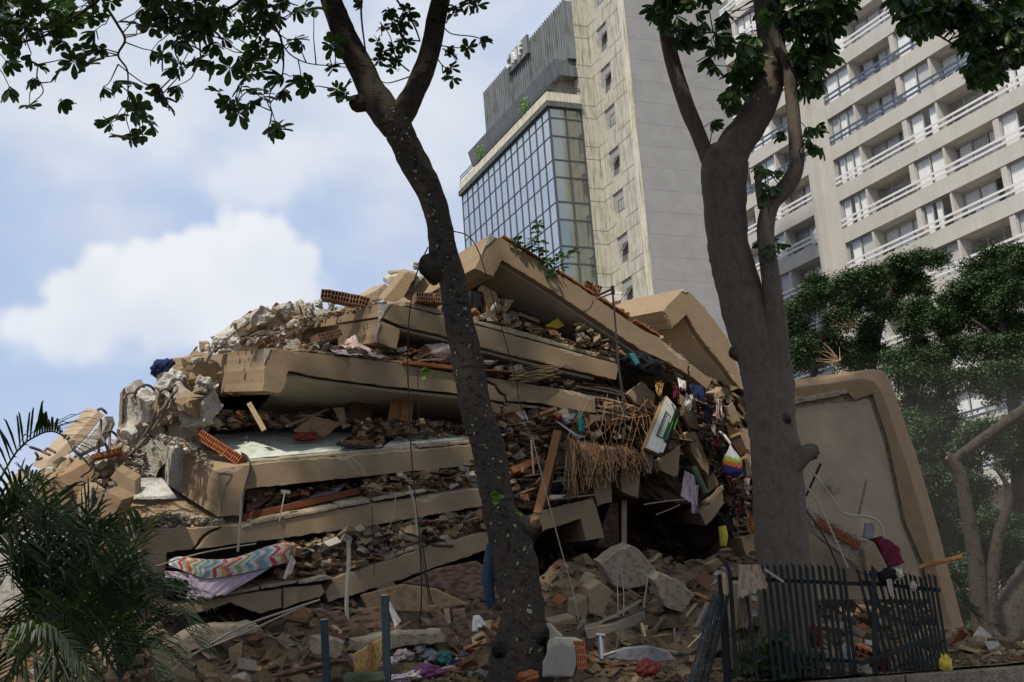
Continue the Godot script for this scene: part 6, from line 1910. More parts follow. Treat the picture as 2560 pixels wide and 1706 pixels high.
func build_objects() -> void:
	var q: Array
	vmat("print_cloth")
	vmat("print_bag", 0.5)
	# ---- bedding on the sixth floor
	var t := thing("striped_mattress", "mattress under a zigzag striped cover in teal, coral and green, hanging out between floors", "mattress")
	var m := Mb.new()
	var upper := spline([bp(420, 1398, 0.15), bp(500, 1404, 0.25), bp(590, 1398, 0.25), bp(670, 1366, 0.2), bp(726, 1356, 0.2)], 12)
	var lower := spline([bp(422, 1414, 0.55), bp(476, 1434, 0.68), bp(530, 1446, 0.72), bp(640, 1426, 0.72), bp(728, 1404, 0.62)], 12)
	var rows := []
	var n := upper.size() - 1
	for j in 25:
		var r := PackedVector3Array()
		var f := j / 24.0
		for i in n + 1:
			var p: Vector3 = upper[i].lerp(lower[i], f)
			var e: float = sin(PI * minf(1.0, i / float(n) * 6.0 + 0.1) * 0.5) * (1.0 if i < n - 3 else (n - i) / 3.0)
			p += (bld_m * 0.20 + Vector3(0, 0.10, 0)) * sin(PI * f) * e
			p += bld_m * 0.025 * noise.get_noise_2d(i * 0.22, f * 5.0)
			r.append(p)
		rows.append(r)
	for j in 24:
		for i in n:
			for s in 2:
				var f0 := s * 0.5
				var f1 := f0 + 0.5
				m.col = chevron((i + f0 + 0.25) / n, (j + 0.5) / 24.0)
				var a: Vector3 = rows[j][i].lerp(rows[j][i + 1], f0)
				var b: Vector3 = rows[j][i].lerp(rows[j][i + 1], f1)
				var c: Vector3 = rows[j + 1][i].lerp(rows[j + 1][i + 1], f1)
				var d: Vector3 = rows[j + 1][i].lerp(rows[j + 1][i + 1], f0)
				m.qn(a, b, c, d, grid_n(rows, i, j, n, 24), grid_n(rows, i + 1, j, n, 24), grid_n(rows, i + 1, j + 1, n, 24), grid_n(rows, i, j + 1, n, 24))
	part(m, "cover", mats.print_cloth, t)
	m = Mb.new()
	for i in n: m.quad(lower[i], lower[i + 1], upper[i + 1], upper[i])
	for i in n: m.quad(upper[i], upper[i + 1], upper[i + 1] - bld_m * 0.6, upper[i] - bld_m * 0.6)
	part(m, "body", mats.cloth_cream, t)
	settle(t)
	cloth("lilac_sheet", "lilac bed sheet hanging below the zigzag mattress", "cloth_lilac", corners([474, 1430, 690, 1412, 560, 1488, 466, 1500], [0.62, 0.62, 0.78, 0.78]), 9.0, 0.05, 0.0, "sheet")
	cloth("lilac_sheet", "lilac sheet end under the left tip of the zigzag mattress", "cloth_lilac", corners([412, 1428, 478, 1432, 472, 1452, 412, 1448], [0.55, 0.6, 0.66, 0.6]), 4.0, 0.03, 0.0, "sheet")
	cloth("pink_corner", "pale pink sheet corner hanging at the right end of the zigzag mattress", "cloth_pink", corners([728, 1386, 740, 1404, 730, 1430, 706, 1452], [0.62, 0.6, 0.66, 0.7]), 3.0, 0.03, 0.0, "sheet")
	prism_at([416, 1456, 470, 1446, 470, 1484, 418, 1492], 0.45, -bld_m * 0.5, "cloth_black", "dark_mattress", "dark grey mattress edge under the lilac sheet", "mattress", "", 0.012, 0.03)
	# ---- room under the mint floored slab
	prism_at([902, 1198, 942, 1190, 940, 1238, 894, 1244], -0.2, -bld_m * 0.06, "wood_red", "headboard", "red brown headboard under the mint floored slab", "headboard")
	plank(bp(606, 1296, 0.0), bp(896, 1228, 0.0), 0.10, 0.12, "wood_red", "long red brown bed rail under the mint floored slab")
	plank(bp(640, 1262, -0.5), bp(880, 1192, -0.4), 0.06, 0.05, "wood_red", "thin red batten above the bed rail")
	cloth("bed_curtain", "sheer grey lilac curtain draped over the bed rail", "cloth_lilac", corners([640, 1280, 882, 1196, 846, 1228, 640, 1288], [-0.35, -0.3, -0.02, -0.02]), 7.0, 0.04, 0.05, "curtain")
	prism_at([616, 1224, 690, 1218, 688, 1236, 660, 1260, 616, 1284], -0.25, -bld_m * 0.05, "laminate", "dark_board", "dark curved board standing left of the bed curtain", "board")
	plank(bp(698, 1304, 0.3), bp(712, 1230, 0.3), 0.03, 0.02, "wire_pale", "pale metal strut of a small wall lamp above the fifth slab")
	prism_at([704, 1224, 726, 1227, 725, 1236, 706, 1235], 0.3, -bld_m * 0.1, "white_paint", "wall_lamp", "small white lamp head above the fifth slab", "lamp")
	# ---- over the mint floor
	q = corners([845, 1112, 886, 1091, 983, 1096, 950, 1124], [0.0, -0.75, -0.75, 0.0])
	t = thing("picture_frame", "black picture frame full of straw lying on the mint floor", "picture frame")
	for i in 4:
		m = Mb.new()
		m.bar(q[i], q[(i + 1) % 4], 0.06, 0.05)
		part(m, "frame_side", mats.black_plastic, t)
	m = Mb.new()
	m.quad(q[0], q[1], q[2], q[3])
	part(m, "backing", mats.wood_dark, t)
	m = Mb.new()
	for i in 130:
		var c: Vector3 = (q[0] as Vector3).lerp(q[3], rng.randf()).lerp((q[1] as Vector3).lerp(q[2], rng.randf()), rng.randf())
		m.bar(c + Vector3(0, 0.02, 0), c + Vector3(rr(-0.15, 0.15), rr(0.02, 0.07), rr(-0.1, 0.1)), 0.008, 0.006)
	tag(part(m, "straw", mats.reed, t), "", "", "", "stuff")
	settle(t)
	prism_at([733, 1075, 784, 1040, 847, 1055, 809, 1088], -1.0, Vector3(0.02, -0.04, -0.02), "cardboard", "flat_board", "flat brown board lying at the back of the mint floor", "board")
	crumple(bp(765, 1092, -0.9), Vector3(0.45, 0.14, 0.25), "cloth_red", "red_garment", "red garment lying beside the flat brown board")
	prism_at([981, 980, 1036, 989, 1029, 1056, 970, 1050], -0.7, -bld_m * 0.05, "wood", "door_leaf", "orange brown door leaf standing under the third slab", "door")
	prism_at([1006, 985, 1035, 990, 1030, 1055, 1000, 1054], -0.64, -bld_m * 0.03, "wood", "door_leaf", "narrow broken door strip before the orange brown door leaf", "door")
	prism_at([878, 996, 937, 1004, 926, 1062, 866, 1056], -1.1, -bld_m * 0.05, "wood_dark", "door_leaf", "dark brown door leaf standing left of the orange one", "door")
	prism_at([656, 1024, 684, 1026, 678, 1062, 656, 1062], -1.6, -bld_m * 0.05, "wood_red", "door_leaf", "small dark red panel at the back of the mint floor", "door")
	plank(bp(622, 1008, -0.7), bp(660, 1076, -0.5), 0.03, 0.09, "wood_pale", "pale broken plank leaning on the mint floor", Vector3(1, 0, 0))
	plank(bp(716, 1066, -1.2), bp(820, 1024, -1.6), 0.05, 0.05, "wood_pale", "pale lath slanting behind the flat brown board")
	prism_at([834, 1020, 860, 1018, 866, 1044, 880, 1064, 858, 1074, 846, 1046], -1.2, -bld_m * 0.08, "wood_pale", "splintered_board", "splintered pale panel left of the dark brown door", "board", "", 0.02)
	# ---- hollow bricks
	brick_row("broken row of hollow bricks lying on the mint floor's left corner", bp(506, 1092, -0.75), bp(606, 1156, -0.05), 6, Vector3(0.19, 0.18, 0.24), "clay", 0.15)
	brick_row("row of hollow bricks on the second slab, left of the dark trunk", bp(1033, 748, -0.05), bp(1100, 752, -0.08), 3, Vector3(0.17, 0.18, 0.3), "clay_dusty")
	brick_row("long broken row of hollow bricks against the sky on the ridge", bp(806, 738, -0.9), bp(922, 760, -0.6), 5, Vector3(0.20, 0.19, 0.22), "clay_dusty")
	brick_row("short row of hollow bricks on the edge of the topmost slab", bp(1458, 714, -0.25), bp(1500, 730, -0.25), 2, Vector3(0.17, 0.18, 0.2), "clay_dusty")
	brick_row("hollow brick stub under the white sheet piece on the third slab", bp(784, 850, -0.2), bp(846, 836, -0.3), 3, Vector3(0.16, 0.14, 0.3), "clay_dusty", 0.2)
	prism_at([776, 860, 842, 828, 850, 838, 790, 866], -0.16, Vector3(-0.1, 0.02, -0.3), "white_paint", "plaster_sheet", "white plaster sheet lying on hollow bricks over the third slab", "board")
	brick_row("orange roof tiles stacked at the foot of the standing pier", pz(230, 1146, 22.4), pz(300, 1130, 22.6), 4, Vector3(0.18, 0.08, 0.24), "clay")
	for k in [[1396, 1512, 0.9, "hollow brick end standing in the rubble right of the lichen trunk", "clay"], [2150, 1580, 0.2, "broken orange hollow brick behind the fence gap", "clay"], [2162, 1634, -0.5, "small orange hollow brick low in the fence gap", "clay"], [770, 1396, 0.1, "grey hollow block right of the zigzag mattress", "clay_dusty"], [1470, 893, 0.2, "hollow brick in the gap under the topmost slab", "clay_dusty"]]:
		m = Mb.new()
		var p := pz(k[0], k[1], on_mound(k[0], k[1]) - 0.1) if k[1] > 1480 else bp(k[0], k[1], 0.0 if k[1] > 1000 else -0.3)
		hollow_brick(m, Transform3D(Basis(Vector3.UP, k[2]) * Basis(Vector3.RIGHT, 0.3 + k[2] * 0.3) * Basis(Vector3.BACK, k[2]), p), Vector3(0.26, 0.17, 0.2))
		solo(m, "hollow_brick", mats[k[4]], k[3], "brick", "hollow bricks in the rubble")
	# ---- in the gap under the topmost slab
	prism_at([1176, 726, 1208, 730, 1186, 790, 1174, 780], -0.35, -bld_m * 0.2, "black_plastic", "flat_screen", "black flat screen wedged under the peak of the topmost slab", "television")
	prism_at([1190, 734, 1206, 736, 1192, 796, 1180, 794], -0.25, -bld_m * 0.06, "black_plastic", "flat_screen", "second black panel leaning on the flat screen", "television")
	prism_at([1206, 712, 1240, 730, 1247, 752, 1228, 776, 1218, 780, 1210, 740], -0.3, -bld_m * 0.25, "cardboard", "cardboard_box", "open brown carton under the peak of the topmost slab", "box")
	prism_at([1246, 746, 1286, 750, 1270, 776, 1258, 786], -0.3, -bld_m * 0.02, "cardboard", "cardboard_sheet", "carton flap beside the open brown carton", "box")
	prism_at([1252, 790, 1277, 782, 1274, 824, 1256, 814], -0.4, -bld_m * 0.1, "cloth_grey", "grey_board", "grey panel leaning in the gap under the topmost slab", "board")
	prism_at([1276, 776, 1300, 784, 1296, 826, 1278, 822], -0.5, -bld_m * 0.1, "laminate", "brown_board", "brown panel next to the grey panel under the topmost slab", "board")
	prism_at([1302, 780, 1350, 802, 1344, 840, 1300, 824], -0.6, -bld_m * 0.3, "black_plastic", "dark_cabinet", "dark cabinet lying in the gap under the topmost slab", "cabinet")
	prism_at([1298, 780, 1350, 800, 1348, 808, 1300, 790], -0.55, -bld_m * 0.3, "cardboard", "cabinet_board", "brown lid on the dark cabinet under the topmost slab", "cabinet")
	prism_at([1362, 816, 1394, 794, 1412, 814, 1396, 822], -0.4, -bld_m * 0.15, "cloth_yellow", "yellow_board", "yellow panel above the red carton in the top gap", "board")
	prism_at([1360, 827, 1400, 834, 1398, 850, 1362, 844], -0.25, -bld_m * 0.2, "cloth_red", "red_carton", "red carton on the edge of the second slab", "box")
	prism_at([1361, 845, 1398, 851, 1396, 858, 1364, 852], -0.24, -bld_m * 0.2, "cloth_teal", "carton_sheet", "green yellow base of the red carton", "box")
	m = Mb.new()
	m.tube([bp(1256, 756, 0.0), bp(1236, 776, -0.3), bp(1216, 786, -0.6)], [0.09, 0.1, 0.09], 12, false)
	solo(m, "carpet_roll", mats.cloth_cream, "pale rolled carpet with a dark core end under the topmost slab", "roll")
	crumple(bp(1246, 756, -0.02), Vector3(0.09, 0.1, 0.05), "black_plastic", "roll_end_plug", "dark core in the end of the pale carpet roll", "roll")
	crumple(bp(1096, 886, -0.25), Vector3(0.85, 0.3, 0.4), "cloth_pink", "floral_pillow", "pale floral pillow between the second and third slabs left of the trunk", "pillow")
	cloth("pale_sheet", "pale pink sheet spread along the top of the third slab", "cloth_pink", corners([818, 866, 900, 858, 972, 896, 830, 882], [-0.5, -0.6, 0.04, 0.04]), 6.0, 0.09, 0.0, "sheet")
	cloth("pale_sheet", "pale sheet fold rising beside the second slab's end", "cloth_pink", corners([864, 850, 888, 836, 898, 862, 858, 858], [-0.3, -0.4, -0.1, -0.1]), 4.0, 0.06, 0.0, "sheet")
	prism_at([986, 870, 1010, 850, 1050, 836, 1050, 900, 1020, 902], -0.7, -bld_m * 0.1, "wood_red", "red_board", "dark red board in the gap behind the second slab's end", "board")
	plank(bp(1005, 906, 0.03), bp(1140, 922, 0.03), 0.10, 0.07, "clay", "orange red batten along the top of the third slab left of the trunk")
	# ---- right of the dark trunk: straw, laths, thatch
	t = thing("slat_bundle", "bundle of bent pale slats lying on the third slab", "slats")
	for i in 26:
		var a := bp(1285 + rr(-15, 20), 945 + rr(-18, 14), 0.05 + rr(-0.1, 0.1))
		var b := bp(1390 + rr(-20, 14), 925 + rr(-12, 22), 0.0 + rr(-0.15, 0.1))
		m = Mb.new()
		var mid := a.lerp(b, 0.5) + Vector3(0, rr(-0.07, 0.05), 0.05)
		m.bar(a, mid, 0.03, 0.008)
		m.bar(mid, b, 0.03, 0.008)
		part(m, "slat", mats.wood_pale, t)
	settle(t)
	t = thing("reed_screen", "torn brown reed screen hanging below the third slab, catching the sun", "reed screen")
	m = Mb.new()
	sheet(m, corners([1424, 1098, 1584, 1126, 1596, 1148, 1434, 1136], [0.2, 0.05, 0.45, 0.45]), 30, 12, 8.0, 0.1)
	part(m, "matting", mats.reed, t)
	for i in 280:
		var f := pow(rng.randf(), 0.9)
		var a := bp(1412 + 200 * f + rr(-4, 4), lerpf(1110, 1140, f) + rr(-20, 24), 0.32 + rr(-0.06, 0.12))
		var dx := rr(-16, 30)
		var b := bp(1416 + 196 * f + dx, lerpf(1206, 1176, f) + rr(-26, 18) + 44.0 * noise.get_noise_1d(f * 9.0) + (36 if f < 0.14 else 0), 0.55 + rr(-0.1, 0.14))
		m = Mb.new()
		var mid := a.lerp(b, 0.5) + bld_m * rr(0.0, 0.08)
		var wd := rr(0.008, 0.026)
		m.bar(a, mid, 0.006, wd, Vector3.UP.cross(bld_m))
		m.bar(mid, b, 0.005, wd * 0.8, Vector3.UP.cross(bld_m))
		part(m, "reed", [mats.reed, mats.wood, mats.reed, mats.laminate, mats.wood_dark][i % 5], t)
	settle(t)
	for k in 46:
		var x := rr(1430, 1660)
		var y := rr(985, 1080)
		plank(bp(x, y, 0.1), bp(x + rr(-30, 44), y + rr(24, 110), 0.25 + rr(-0.1, 0.15)), rr(0.012, 0.04), 0.008, ["reed", "wood", "wood_pale"][k % 3], ["straw coloured", "brown", "pale"][k % 3] + " torn strip dangling under the third slab, " + ("left of the conduit" if x < 1535 else ("right of the conduit" if x > 1590 else "near the conduit")), Vector3.RIGHT, "plank", "torn strips dangling under the third slab")
	plank(bp(1394, 1078, 0.5), bp(1344, 1284, 0.75), 0.05, 0.15, "wood", "tall brown plank leaning right of the lichen trunk", Vector3(1, 0, 0.2))
	plank(bp(1402, 1080, 0.42), bp(1362, 1270, 0.6), 0.03, 0.07, "wood_dark", "dark narrow plank behind the tall leaning plank", Vector3(1, 0, 0.2))
	plank(bp(1328, 1100, 0.6), bp(1334, 1186, 0.75), 0.02, 0.035, "wood_pale", "short pale lath hanging left of the tall plank", Vector3.RIGHT)
	prism_at([1276, 1170, 1350, 1140, 1356, 1156, 1284, 1184], 0.2, Vector3(-0.1, 0.02, -0.4), "cloth_orange", "orange_board", "faded orange red panel between slabs right of the lichen trunk", "board")
	for k in 4:
		m = Mb.new()
		m.tube(spline([bp(1388 + k * 5, 1052 + k * 3, 0.5), bp(1420 + k * 6, 1076 + k * 3, 0.6), bp(1446 + k * 5, 1100 - k * 2, 0.62)], 5), [0.011], 6)
		solo(m, "metal_tube", mats.steel, "thin bright metal tube of a broken rack above the reed screen", "tube", "tubes of the broken rack")
	crumple(bp(1452, 1062, 0.25), Vector3(0.14, 0.34, 0.1), "cloth_teal", "teal_rag", "teal rag hanging above the reed screen", "cloth")
	crumple(bp(1418, 1050, 0.2), Vector3(0.34, 0.16, 0.16), "cloth_grey", "grey_rag", "dark grey blue rag behind the metal tubes", "cloth")
	crumple(bp(1398, 1044, 0.22), Vector3(0.16, 0.10, 0.1), "cloth_red", "red_rag", "small red rag left of the metal tubes", "cloth")
	plank(bp(1464, 1070, 0.45), bp(1484, 1052, 0.5), 0.05, 0.05, "plywood", "short yellow wooden stub above the reed screen")
	crumple(bp(1394, 1222, 0.3), Vector3(0.42, 0.14, 0.2), "cloth_black", "black_bag", "flat black bag on the overturned block", "bag")
	prism_at([1358, 1240, 1420, 1236, 1400, 1248, 1378, 1248], 0.45, Vector3(0, 0.01, -0.15), "cloth_white", "blue_white_paper", "crumpled white paper on the overturned block", "paper")
	plank(bp(1355, 1254, 0.35), bp(1480, 1240, 0.3), 0.3, 0.02, "wood_pale", "pale lath lying along the overturned block")
	# posts in the hollow
	plank(bp(1560, 1252, -0.3), bp(1560, 1366, -0.3), 0.10, 0.10, "panel_cream", "pale upright post at the edge of the dark hollow", Vector3.RIGHT)
	t = thing("folding_blind", "stack of brown slats fanned beside the pale post", "blind")
	for k in 9:
		m = Mb.new()
		m.bar(bp(1544 - k * 2.0, 1256, -0.45), bp(1545 - k * 6.5, 1370, -0.35), 0.06, 0.02, Vector3.RIGHT)
		part(m, "slat", mats.laminate, t)
	settle(t)
	# ---- things hanging right of the reed screen
	var img := Image.create(256, 512, false, Image.FORMAT_RGB8)
	img.fill(Color(0.78, 0.77, 0.72))
	for y in 512:
		for x in 256:
			if x > 168 + y * 0.02 or (y > 190 and x > 150 and y < 380): img.set_pixel(x, y, Color(0.03, 0.05, 0.045).lerp(Color(0.20, 0.42, 0.16), smoothstep(0.0, 70.0, 235.0 - float(x)) * 0.8))
	img.fill_rect(Rect2i(236, 60, 20, 150), Color(0.35, 0.62, 0.10))
	img.fill_rect(Rect2i(60, 130, 92, 250), Color(0.10, 0.20, 0.12))
	img.fill_rect(Rect2i(74, 142, 72, 226), Color(0.72, 0.72, 0.68))
	for k in 44:
		img.fill_rect(Rect2i(66, 150 + k * 5, 34 + (k * 7) % 9, 2 + k % 2), Color(0.06, 0.06, 0.06))
	for k in 3: img.fill_rect(Rect2i(20 + k * 70, 400, 60, 92), Color(0.86, 0.85, 0.80))
	for k in 3:
		for j in 9: img.fill_rect(Rect2i(26 + k * 70, 408 + j * 9, 30 + (j * 13 + k * 7) % 20, 2), Color(0.5, 0.5, 0.48))
	for k in 6: img.fill_rect(Rect2i(20 + k * 19, 60, 11, 5), Color(0.25, 0.25, 0.24))
	for k in 18: img.fill_rect(Rect2i(196, 150 + k * 12, 9, 7), Color(0.7, 0.72, 0.68))
	var cm := mat("carton_print", Color.WHITE, 0.7)
	cm.albedo_texture = ImageTexture.create_from_image(img)
	t = thing("printed_carton", "white and dark green printed carton with a barcode hanging among the wreckage", "box")
	q = corners([1667, 990, 1702, 1032, 1662, 1141, 1615, 1120], [0.35, 0.4, 0.6, 0.55])
	m = Mb.new()
	m.quv(q[0], q[1], q[2], q[3])
	part(m, "printed_face", cm, t)
	m = Mb.new()
	var bk := -bld_m * 0.16 + Vector3(-0.02, 0.0, 0)
	for i in 4: m.quad(q[i], q[(i + 1) % 4], q[(i + 1) % 4] + bk, q[i] + bk)
	m.quad(q[0] + bk, q[1] + bk, q[2] + bk, q[3] + bk)
	part(m, "body", mats.cardboard, t)
	settle(t)
	t = thing("carrier_bag", "white carrier bag with lime, orange and navy zigzag stripes hanging by the smooth trunk", "bag")
	m = Mb.new()
	rows = []
	for j in 29:
		var r := PackedVector3Array()
		var f := j / 28.0
		for i in 29:
			var a := TAU * (i % 28) / 28.0
			var rad := lerpf(0.05, 1.0, smoothstep(0.0, 0.62, f)) * (1.0 if f < 0.85 else 1.0 - (f - 0.85) * 3.0)
			var c := bp(lerpf(1826, 1832, f), lerpf(1108, 1196, f), 0.35)
			var k := 1.0 + 0.14 * sin(a * 5.0 + f * 3.0) * (1.0 - f) + 0.1 * noise.get_noise_2d(a * 2.0, f * 4.0)
			r.append(c + Vector3(cos(a) * 0.20 * rad * k, 0, sin(a) * 0.13 * rad * k))
		rows.append(r)
	for j in 28:
		for i in 28:
			m.col = bag_print(i / 28.0, j / 28.0)
			m.qn(rows[j][i], rows[j][i + 1], rows[j + 1][i + 1], rows[j + 1][i], grid_n(rows, i, j, 28, 28), grid_n(rows, i + 1, j, 28, 28), grid_n(rows, i + 1, j + 1, 28, 28), grid_n(rows, i, j + 1, 28, 28))
	m.col = Color.WHITE
	part(m, "sack", mats.print_bag, t)
	m = Mb.new()
	m.tube([bp(1826, 1110, 0.35), bp(1812, 1090, 0.25), bp(1800, 1080, 0.1)], [0.025, 0.03, 0.02], 6)
	part(m, "handle", mats.cloth_white, t)
	settle(t)
	for k in [[1748, 976, 0.5, 0.34, 0.2, "cloth_blue", "royal blue garment in the hanging bundle of clothes"], [1722, 1000, 0.3, 0.34, 0.2, "cloth_white", "white garment in the hanging bundle below the topmost slab"], [1704, 956, 0.26, 0.2, 0.2, "cloth_white", "white knotted rag at the head of the hanging bundle"], [1690, 974, 0.3, 0.3, 0.2, "cloth_maroon", "dull red pouch left of the hanging bundle"], [1650, 968, 0.26, 0.36, 0.2, "plywood", "mustard pouch left of the hanging bundle"], [1770, 1030, 0.4, 0.4, 0.25, "cloth_black", "black garment in the middle of the hanging bundle"], [1755, 1030, 0.09, 0.16, 0.08, "cloth_orange", "small orange tag on the black garment"], [1798, 1020, 0.2, 0.42, 0.15, "cloth_pink", "pale strap of cloth trailing right of the black garment"], [1784, 1070, 0.16, 0.26, 0.1, "cloth_white", "white label shaped rag below the black garment"], [1790, 1104, 0.28, 0.28, 0.2, "cloth_maroon", "maroon garment above the carrier bag"], [1800, 1136, 0.24, 0.36, 0.2, "cloth_black", "black garment beside the carrier bag"], [1832, 1212, 0.2, 0.18, 0.15, "cloth_red", "red rag under the carrier bag"], [1866, 1210, 0.16, 0.34, 0.12, "cloth_pink", "thin pale rag between the carrier bag and the smooth trunk"], [1852, 1262, 0.2, 0.4, 0.2, "cloth_maroon", "dark red rag low beside the smooth trunk"], [1880, 1300, 0.3, 0.42, 0.2, "wood", "brown sack against the smooth trunk"], [1820, 1300, 0.5, 0.4, 0.25, "cloth_black", "dark ragged bundle above the yellow packet"]]:
		var hw: float = k[2] * 62.0
		var hh: float = k[3] * 80.0
		m = Mb.new()
		for s2 in 2:
			var ox := rr(-0.3, 0.3) * hw
			sheet(m, corners([k[0] - hw * 0.55 + ox, k[1] - hh * 0.6 + rr(-6, 6), k[0] + hw * 0.45 + ox, k[1] - hh * 0.5 + rr(-6, 6), k[0] + hw * rr(0.2, 0.8), k[1] + hh * rr(0.5, 1.0), k[0] - hw * rr(0.2, 0.7), k[1] + hh * rr(0.4, 0.9)], [0.1 + s2 * 0.08, 0.05 + s2 * 0.08, 0.24 + s2 * 0.08, 0.28 + s2 * 0.06]), 22, 20, 7.0, 0.11, 0.02, 0.14)
		solo(m, "hanging_garment", mats[k[5]], k[6], "clothing", "clothes hanging by the smooth trunk")
	crumple(bp(1607, 912, 0.1), Vector3(0.9, 0.4, 0.3), "cloth_black", "leather_bag", "big black leather bag hanging under the topmost slab", "bag")
	prism_at([1572, 884, 1586, 882, 1600, 906, 1590, 914], 0.38, -bld_m * 0.06, "cloth_teal", "green_box", "small green box on the black leather bag", "box")
	t = thing("brown_suitcase", "dark brown suitcase with gilt clasps above the carrier bag", "suitcase")
	m = Mb.new()
	rough_prism(m, outline([1816, 1062, 1848, 1076, 1872, 1132, 1850, 1142, 1826, 1100], 0.2), -bld_m * 0.25, 0.1, 0.006, 0.02)
	part(m, "case", mats.wood_dark, t)
	for k in [[1826, 1090, 1850, 1080, 1852, 1086, 1828, 1096], [1852, 1144, 1868, 1138, 1868, 1146, 1854, 1150]]:
		m = Mb.new()
		rough_prism(m, outline(k, 0.225), -bld_m * 0.02, 0.1, 0.001, 0.003)
		part(m, "clasp", mats.plywood, t)
	settle(t)
	cloth("hanging_cloth", "long lilac white cloth hanging over the dark hollow", "cloth_lilac", corners([1712, 1176, 1736, 1190, 1744, 1270, 1702, 1240], [0.3, 0.3, 0.5, 0.45]), 5.0, 0.07, 0.0, "cloth")
	cloth("hanging_cloth", "narrow tail of the long lilac white cloth", "cloth_lilac", corners([1726, 1210, 1746, 1214, 1742, 1282, 1730, 1284], [0.42, 0.42, 0.5, 0.5]), 3.0, 0.04, 0.0, "cloth")
	m = Mb.new()
	m.tube([bp(1734, 1168, 0.2), bp(1764, 1236, 0.35)], [0.06, 0.07], 10)
	solo(m, "green_roll", mats.cloth_green, "green floral roll hanging beside the long lilac cloth", "roll")
	cloth("grey_strip", "grey cloth strip hanging left of the printed carton", "cloth_grey", corners([1614, 1134, 1632, 1140, 1628, 1184, 1616, 1182], [0.4, 0.4, 0.5, 0.5]), 3.0, 0.04, 0.0, "cloth")
	m = Mb.new()
	m.tube([bp(1806, 1318, 0.45), bp(1810, 1340, 0.48), bp(1808, 1366, 0.48)], [0.07, 0.085, 0.06], 12, true, 0.3, noise)
	solo(m, "yellow_packet", mats.cloth_yellow, "bright yellow packet hanging left of the smooth trunk", "packet")
	cloth("cream_strip", "long curved cream strip leaning down into the hollow", "cloth_cream", corners([1796, 1384, 1822, 1380, 1776, 1482, 1752, 1484], [0.1, 0.1, 0.6, 0.6]), 1.0, 0.02, 0.0, "board")
	# ---- big chunks in the field
	for k in [
		[[1498, 1408, 1545, 1376, 1577, 1362, 1600, 1372, 1644, 1429, 1616, 1465, 1560, 1480, 1527, 1462], "broken_dusty", 0.9, "big dusty chunk with a smooth tan face in the middle of the rubble field"],
		[[1600, 1404, 1618, 1396, 1646, 1430, 1618, 1464, 1602, 1440], "render", -0.1, "smooth tan end of the big dusty chunk"],
		[[1630, 1450, 1650, 1432, 1701, 1451, 1740, 1490, 1708, 1536, 1660, 1520], "broken_dusty", 0.7, "dark broken chunk right of the big dusty chunk"],
		[[1669, 1470, 1703, 1452, 1740, 1490, 1708, 1535, 1684, 1506], "render", -0.1, "smooth tan face of the dark broken chunk"],
		[[1470, 1474, 1502, 1454, 1534, 1480, 1508, 1546, 1472, 1534], "render", 0.4, "five sided tan plate standing in the rubble"],
		[[1436, 1506, 1468, 1492, 1474, 1520, 1464, 1560, 1436, 1540], "render", 0.3, "cracked tan plate left of the five sided plate"],
		[[1374, 1556, 1440, 1542, 1446, 1562, 1384, 1568], "render", 0.4, "flat tan plate lying right of the lichen trunk"],
		[[1466, 1462, 1478, 1440, 1492, 1438, 1486, 1462], "broken_dusty", 0.3, "small upright shard behind the five sided plate"],
		[[978, 1584, 1120, 1578, 1126, 1590, 1118, 1608, 976, 1626], "broken_dusty", 0.5, "long low concrete block at the foot of the mound left of the lichen trunk"],
		[[888, 1604, 984, 1584, 992, 1600, 960, 1624, 892, 1632], "broken_dusty", 0.4, "concrete block left of the long low block"],
		[[787, 1594, 840, 1596, 866, 1604, 858, 1640, 840, 1652, 790, 1640], "broken_dusty", 0.4, "rough block between the two blue posts"],
		[[396, 1626, 440, 1608, 478, 1630, 492, 1706, 400, 1706], "render", 0.5, "tan block at the lower left beside the palms"],
		[[420, 1612, 500, 1570, 640, 1556, 660, 1580, 560, 1606, 470, 1636], "broken_dusty", 0.6, "slanting broken slab at the lower left above the palms"],
		[[1830, 1460, 1880, 1455, 1884, 1560, 1836, 1580], "render", 0.3, "tan slab behind the left end of the fence"]]:
		var dd := on_mound(k[0][0], minf(1690.0, k[0][k[0].size() - 1] + 30)) - 0.15
		if k[2] < 0: dd -= 0.06
		chunk(k[0], dd, Vector2(-18, -10), absf(k[2]), k[1], "concrete_block", k[3], "rubble", "large blocks in the rubble field", 0.05 if k[1] != "render" else 0.02)
	# ---- foreground things
	prism_z([1356, 1694, 1356, 1660, 1374, 1620, 1400, 1610, 1438, 1617, 1442, 1660, 1433, 1694], 17.05, 0.05, "white_paint", "white_plaster_piece", "rounded white plastered wall piece standing at the foot of the lichen trunk", "panel")
	t = thing("brick_edge", "column of orange hollow bricks behind the rounded white wall piece", "bricks")
	for k in 4:
		m = Mb.new()
		hollow_brick(m, Transform3D(Basis(Vector3.UP, 0.15) * Basis(Vector3.BACK, rr(-0.06, 0.06)), pz(1448 + k * 1.5, 1612 + k * 17.5, 17.15)), Vector3(0.12, 0.085, 0.16), 4, 1)
		part(m, "brick", mats.clay, t)
	settle(t)
	prism_z([1366, 1650, 1366, 1604, 1384, 1594, 1440, 1596, 1462, 1606, 1466, 1640], 17.5, 0.2, "cloth_cream", "cream_cabinet", "cream rounded cabinet behind the white wall piece", "cabinet")
	prism_z([1360, 1562, 1376, 1560, 1408, 1592, 1366, 1602], 17.9, 0.06, "cloth_cream", "cream_board", "pale green cream board above the cream cabinet", "board")
	var wf := thing("window_frame", "long dented cream metal frame lying across the rubble field", "frame")
	m = Mb.new()
	rough_prism(m, outline_z([1460, 1574, 1540, 1558, 1612, 1528, 1616, 1548, 1580, 1570, 1470, 1600], 18.6), Vector3(0, 0.02, -0.12), 0.1, 0.012, 0.01)
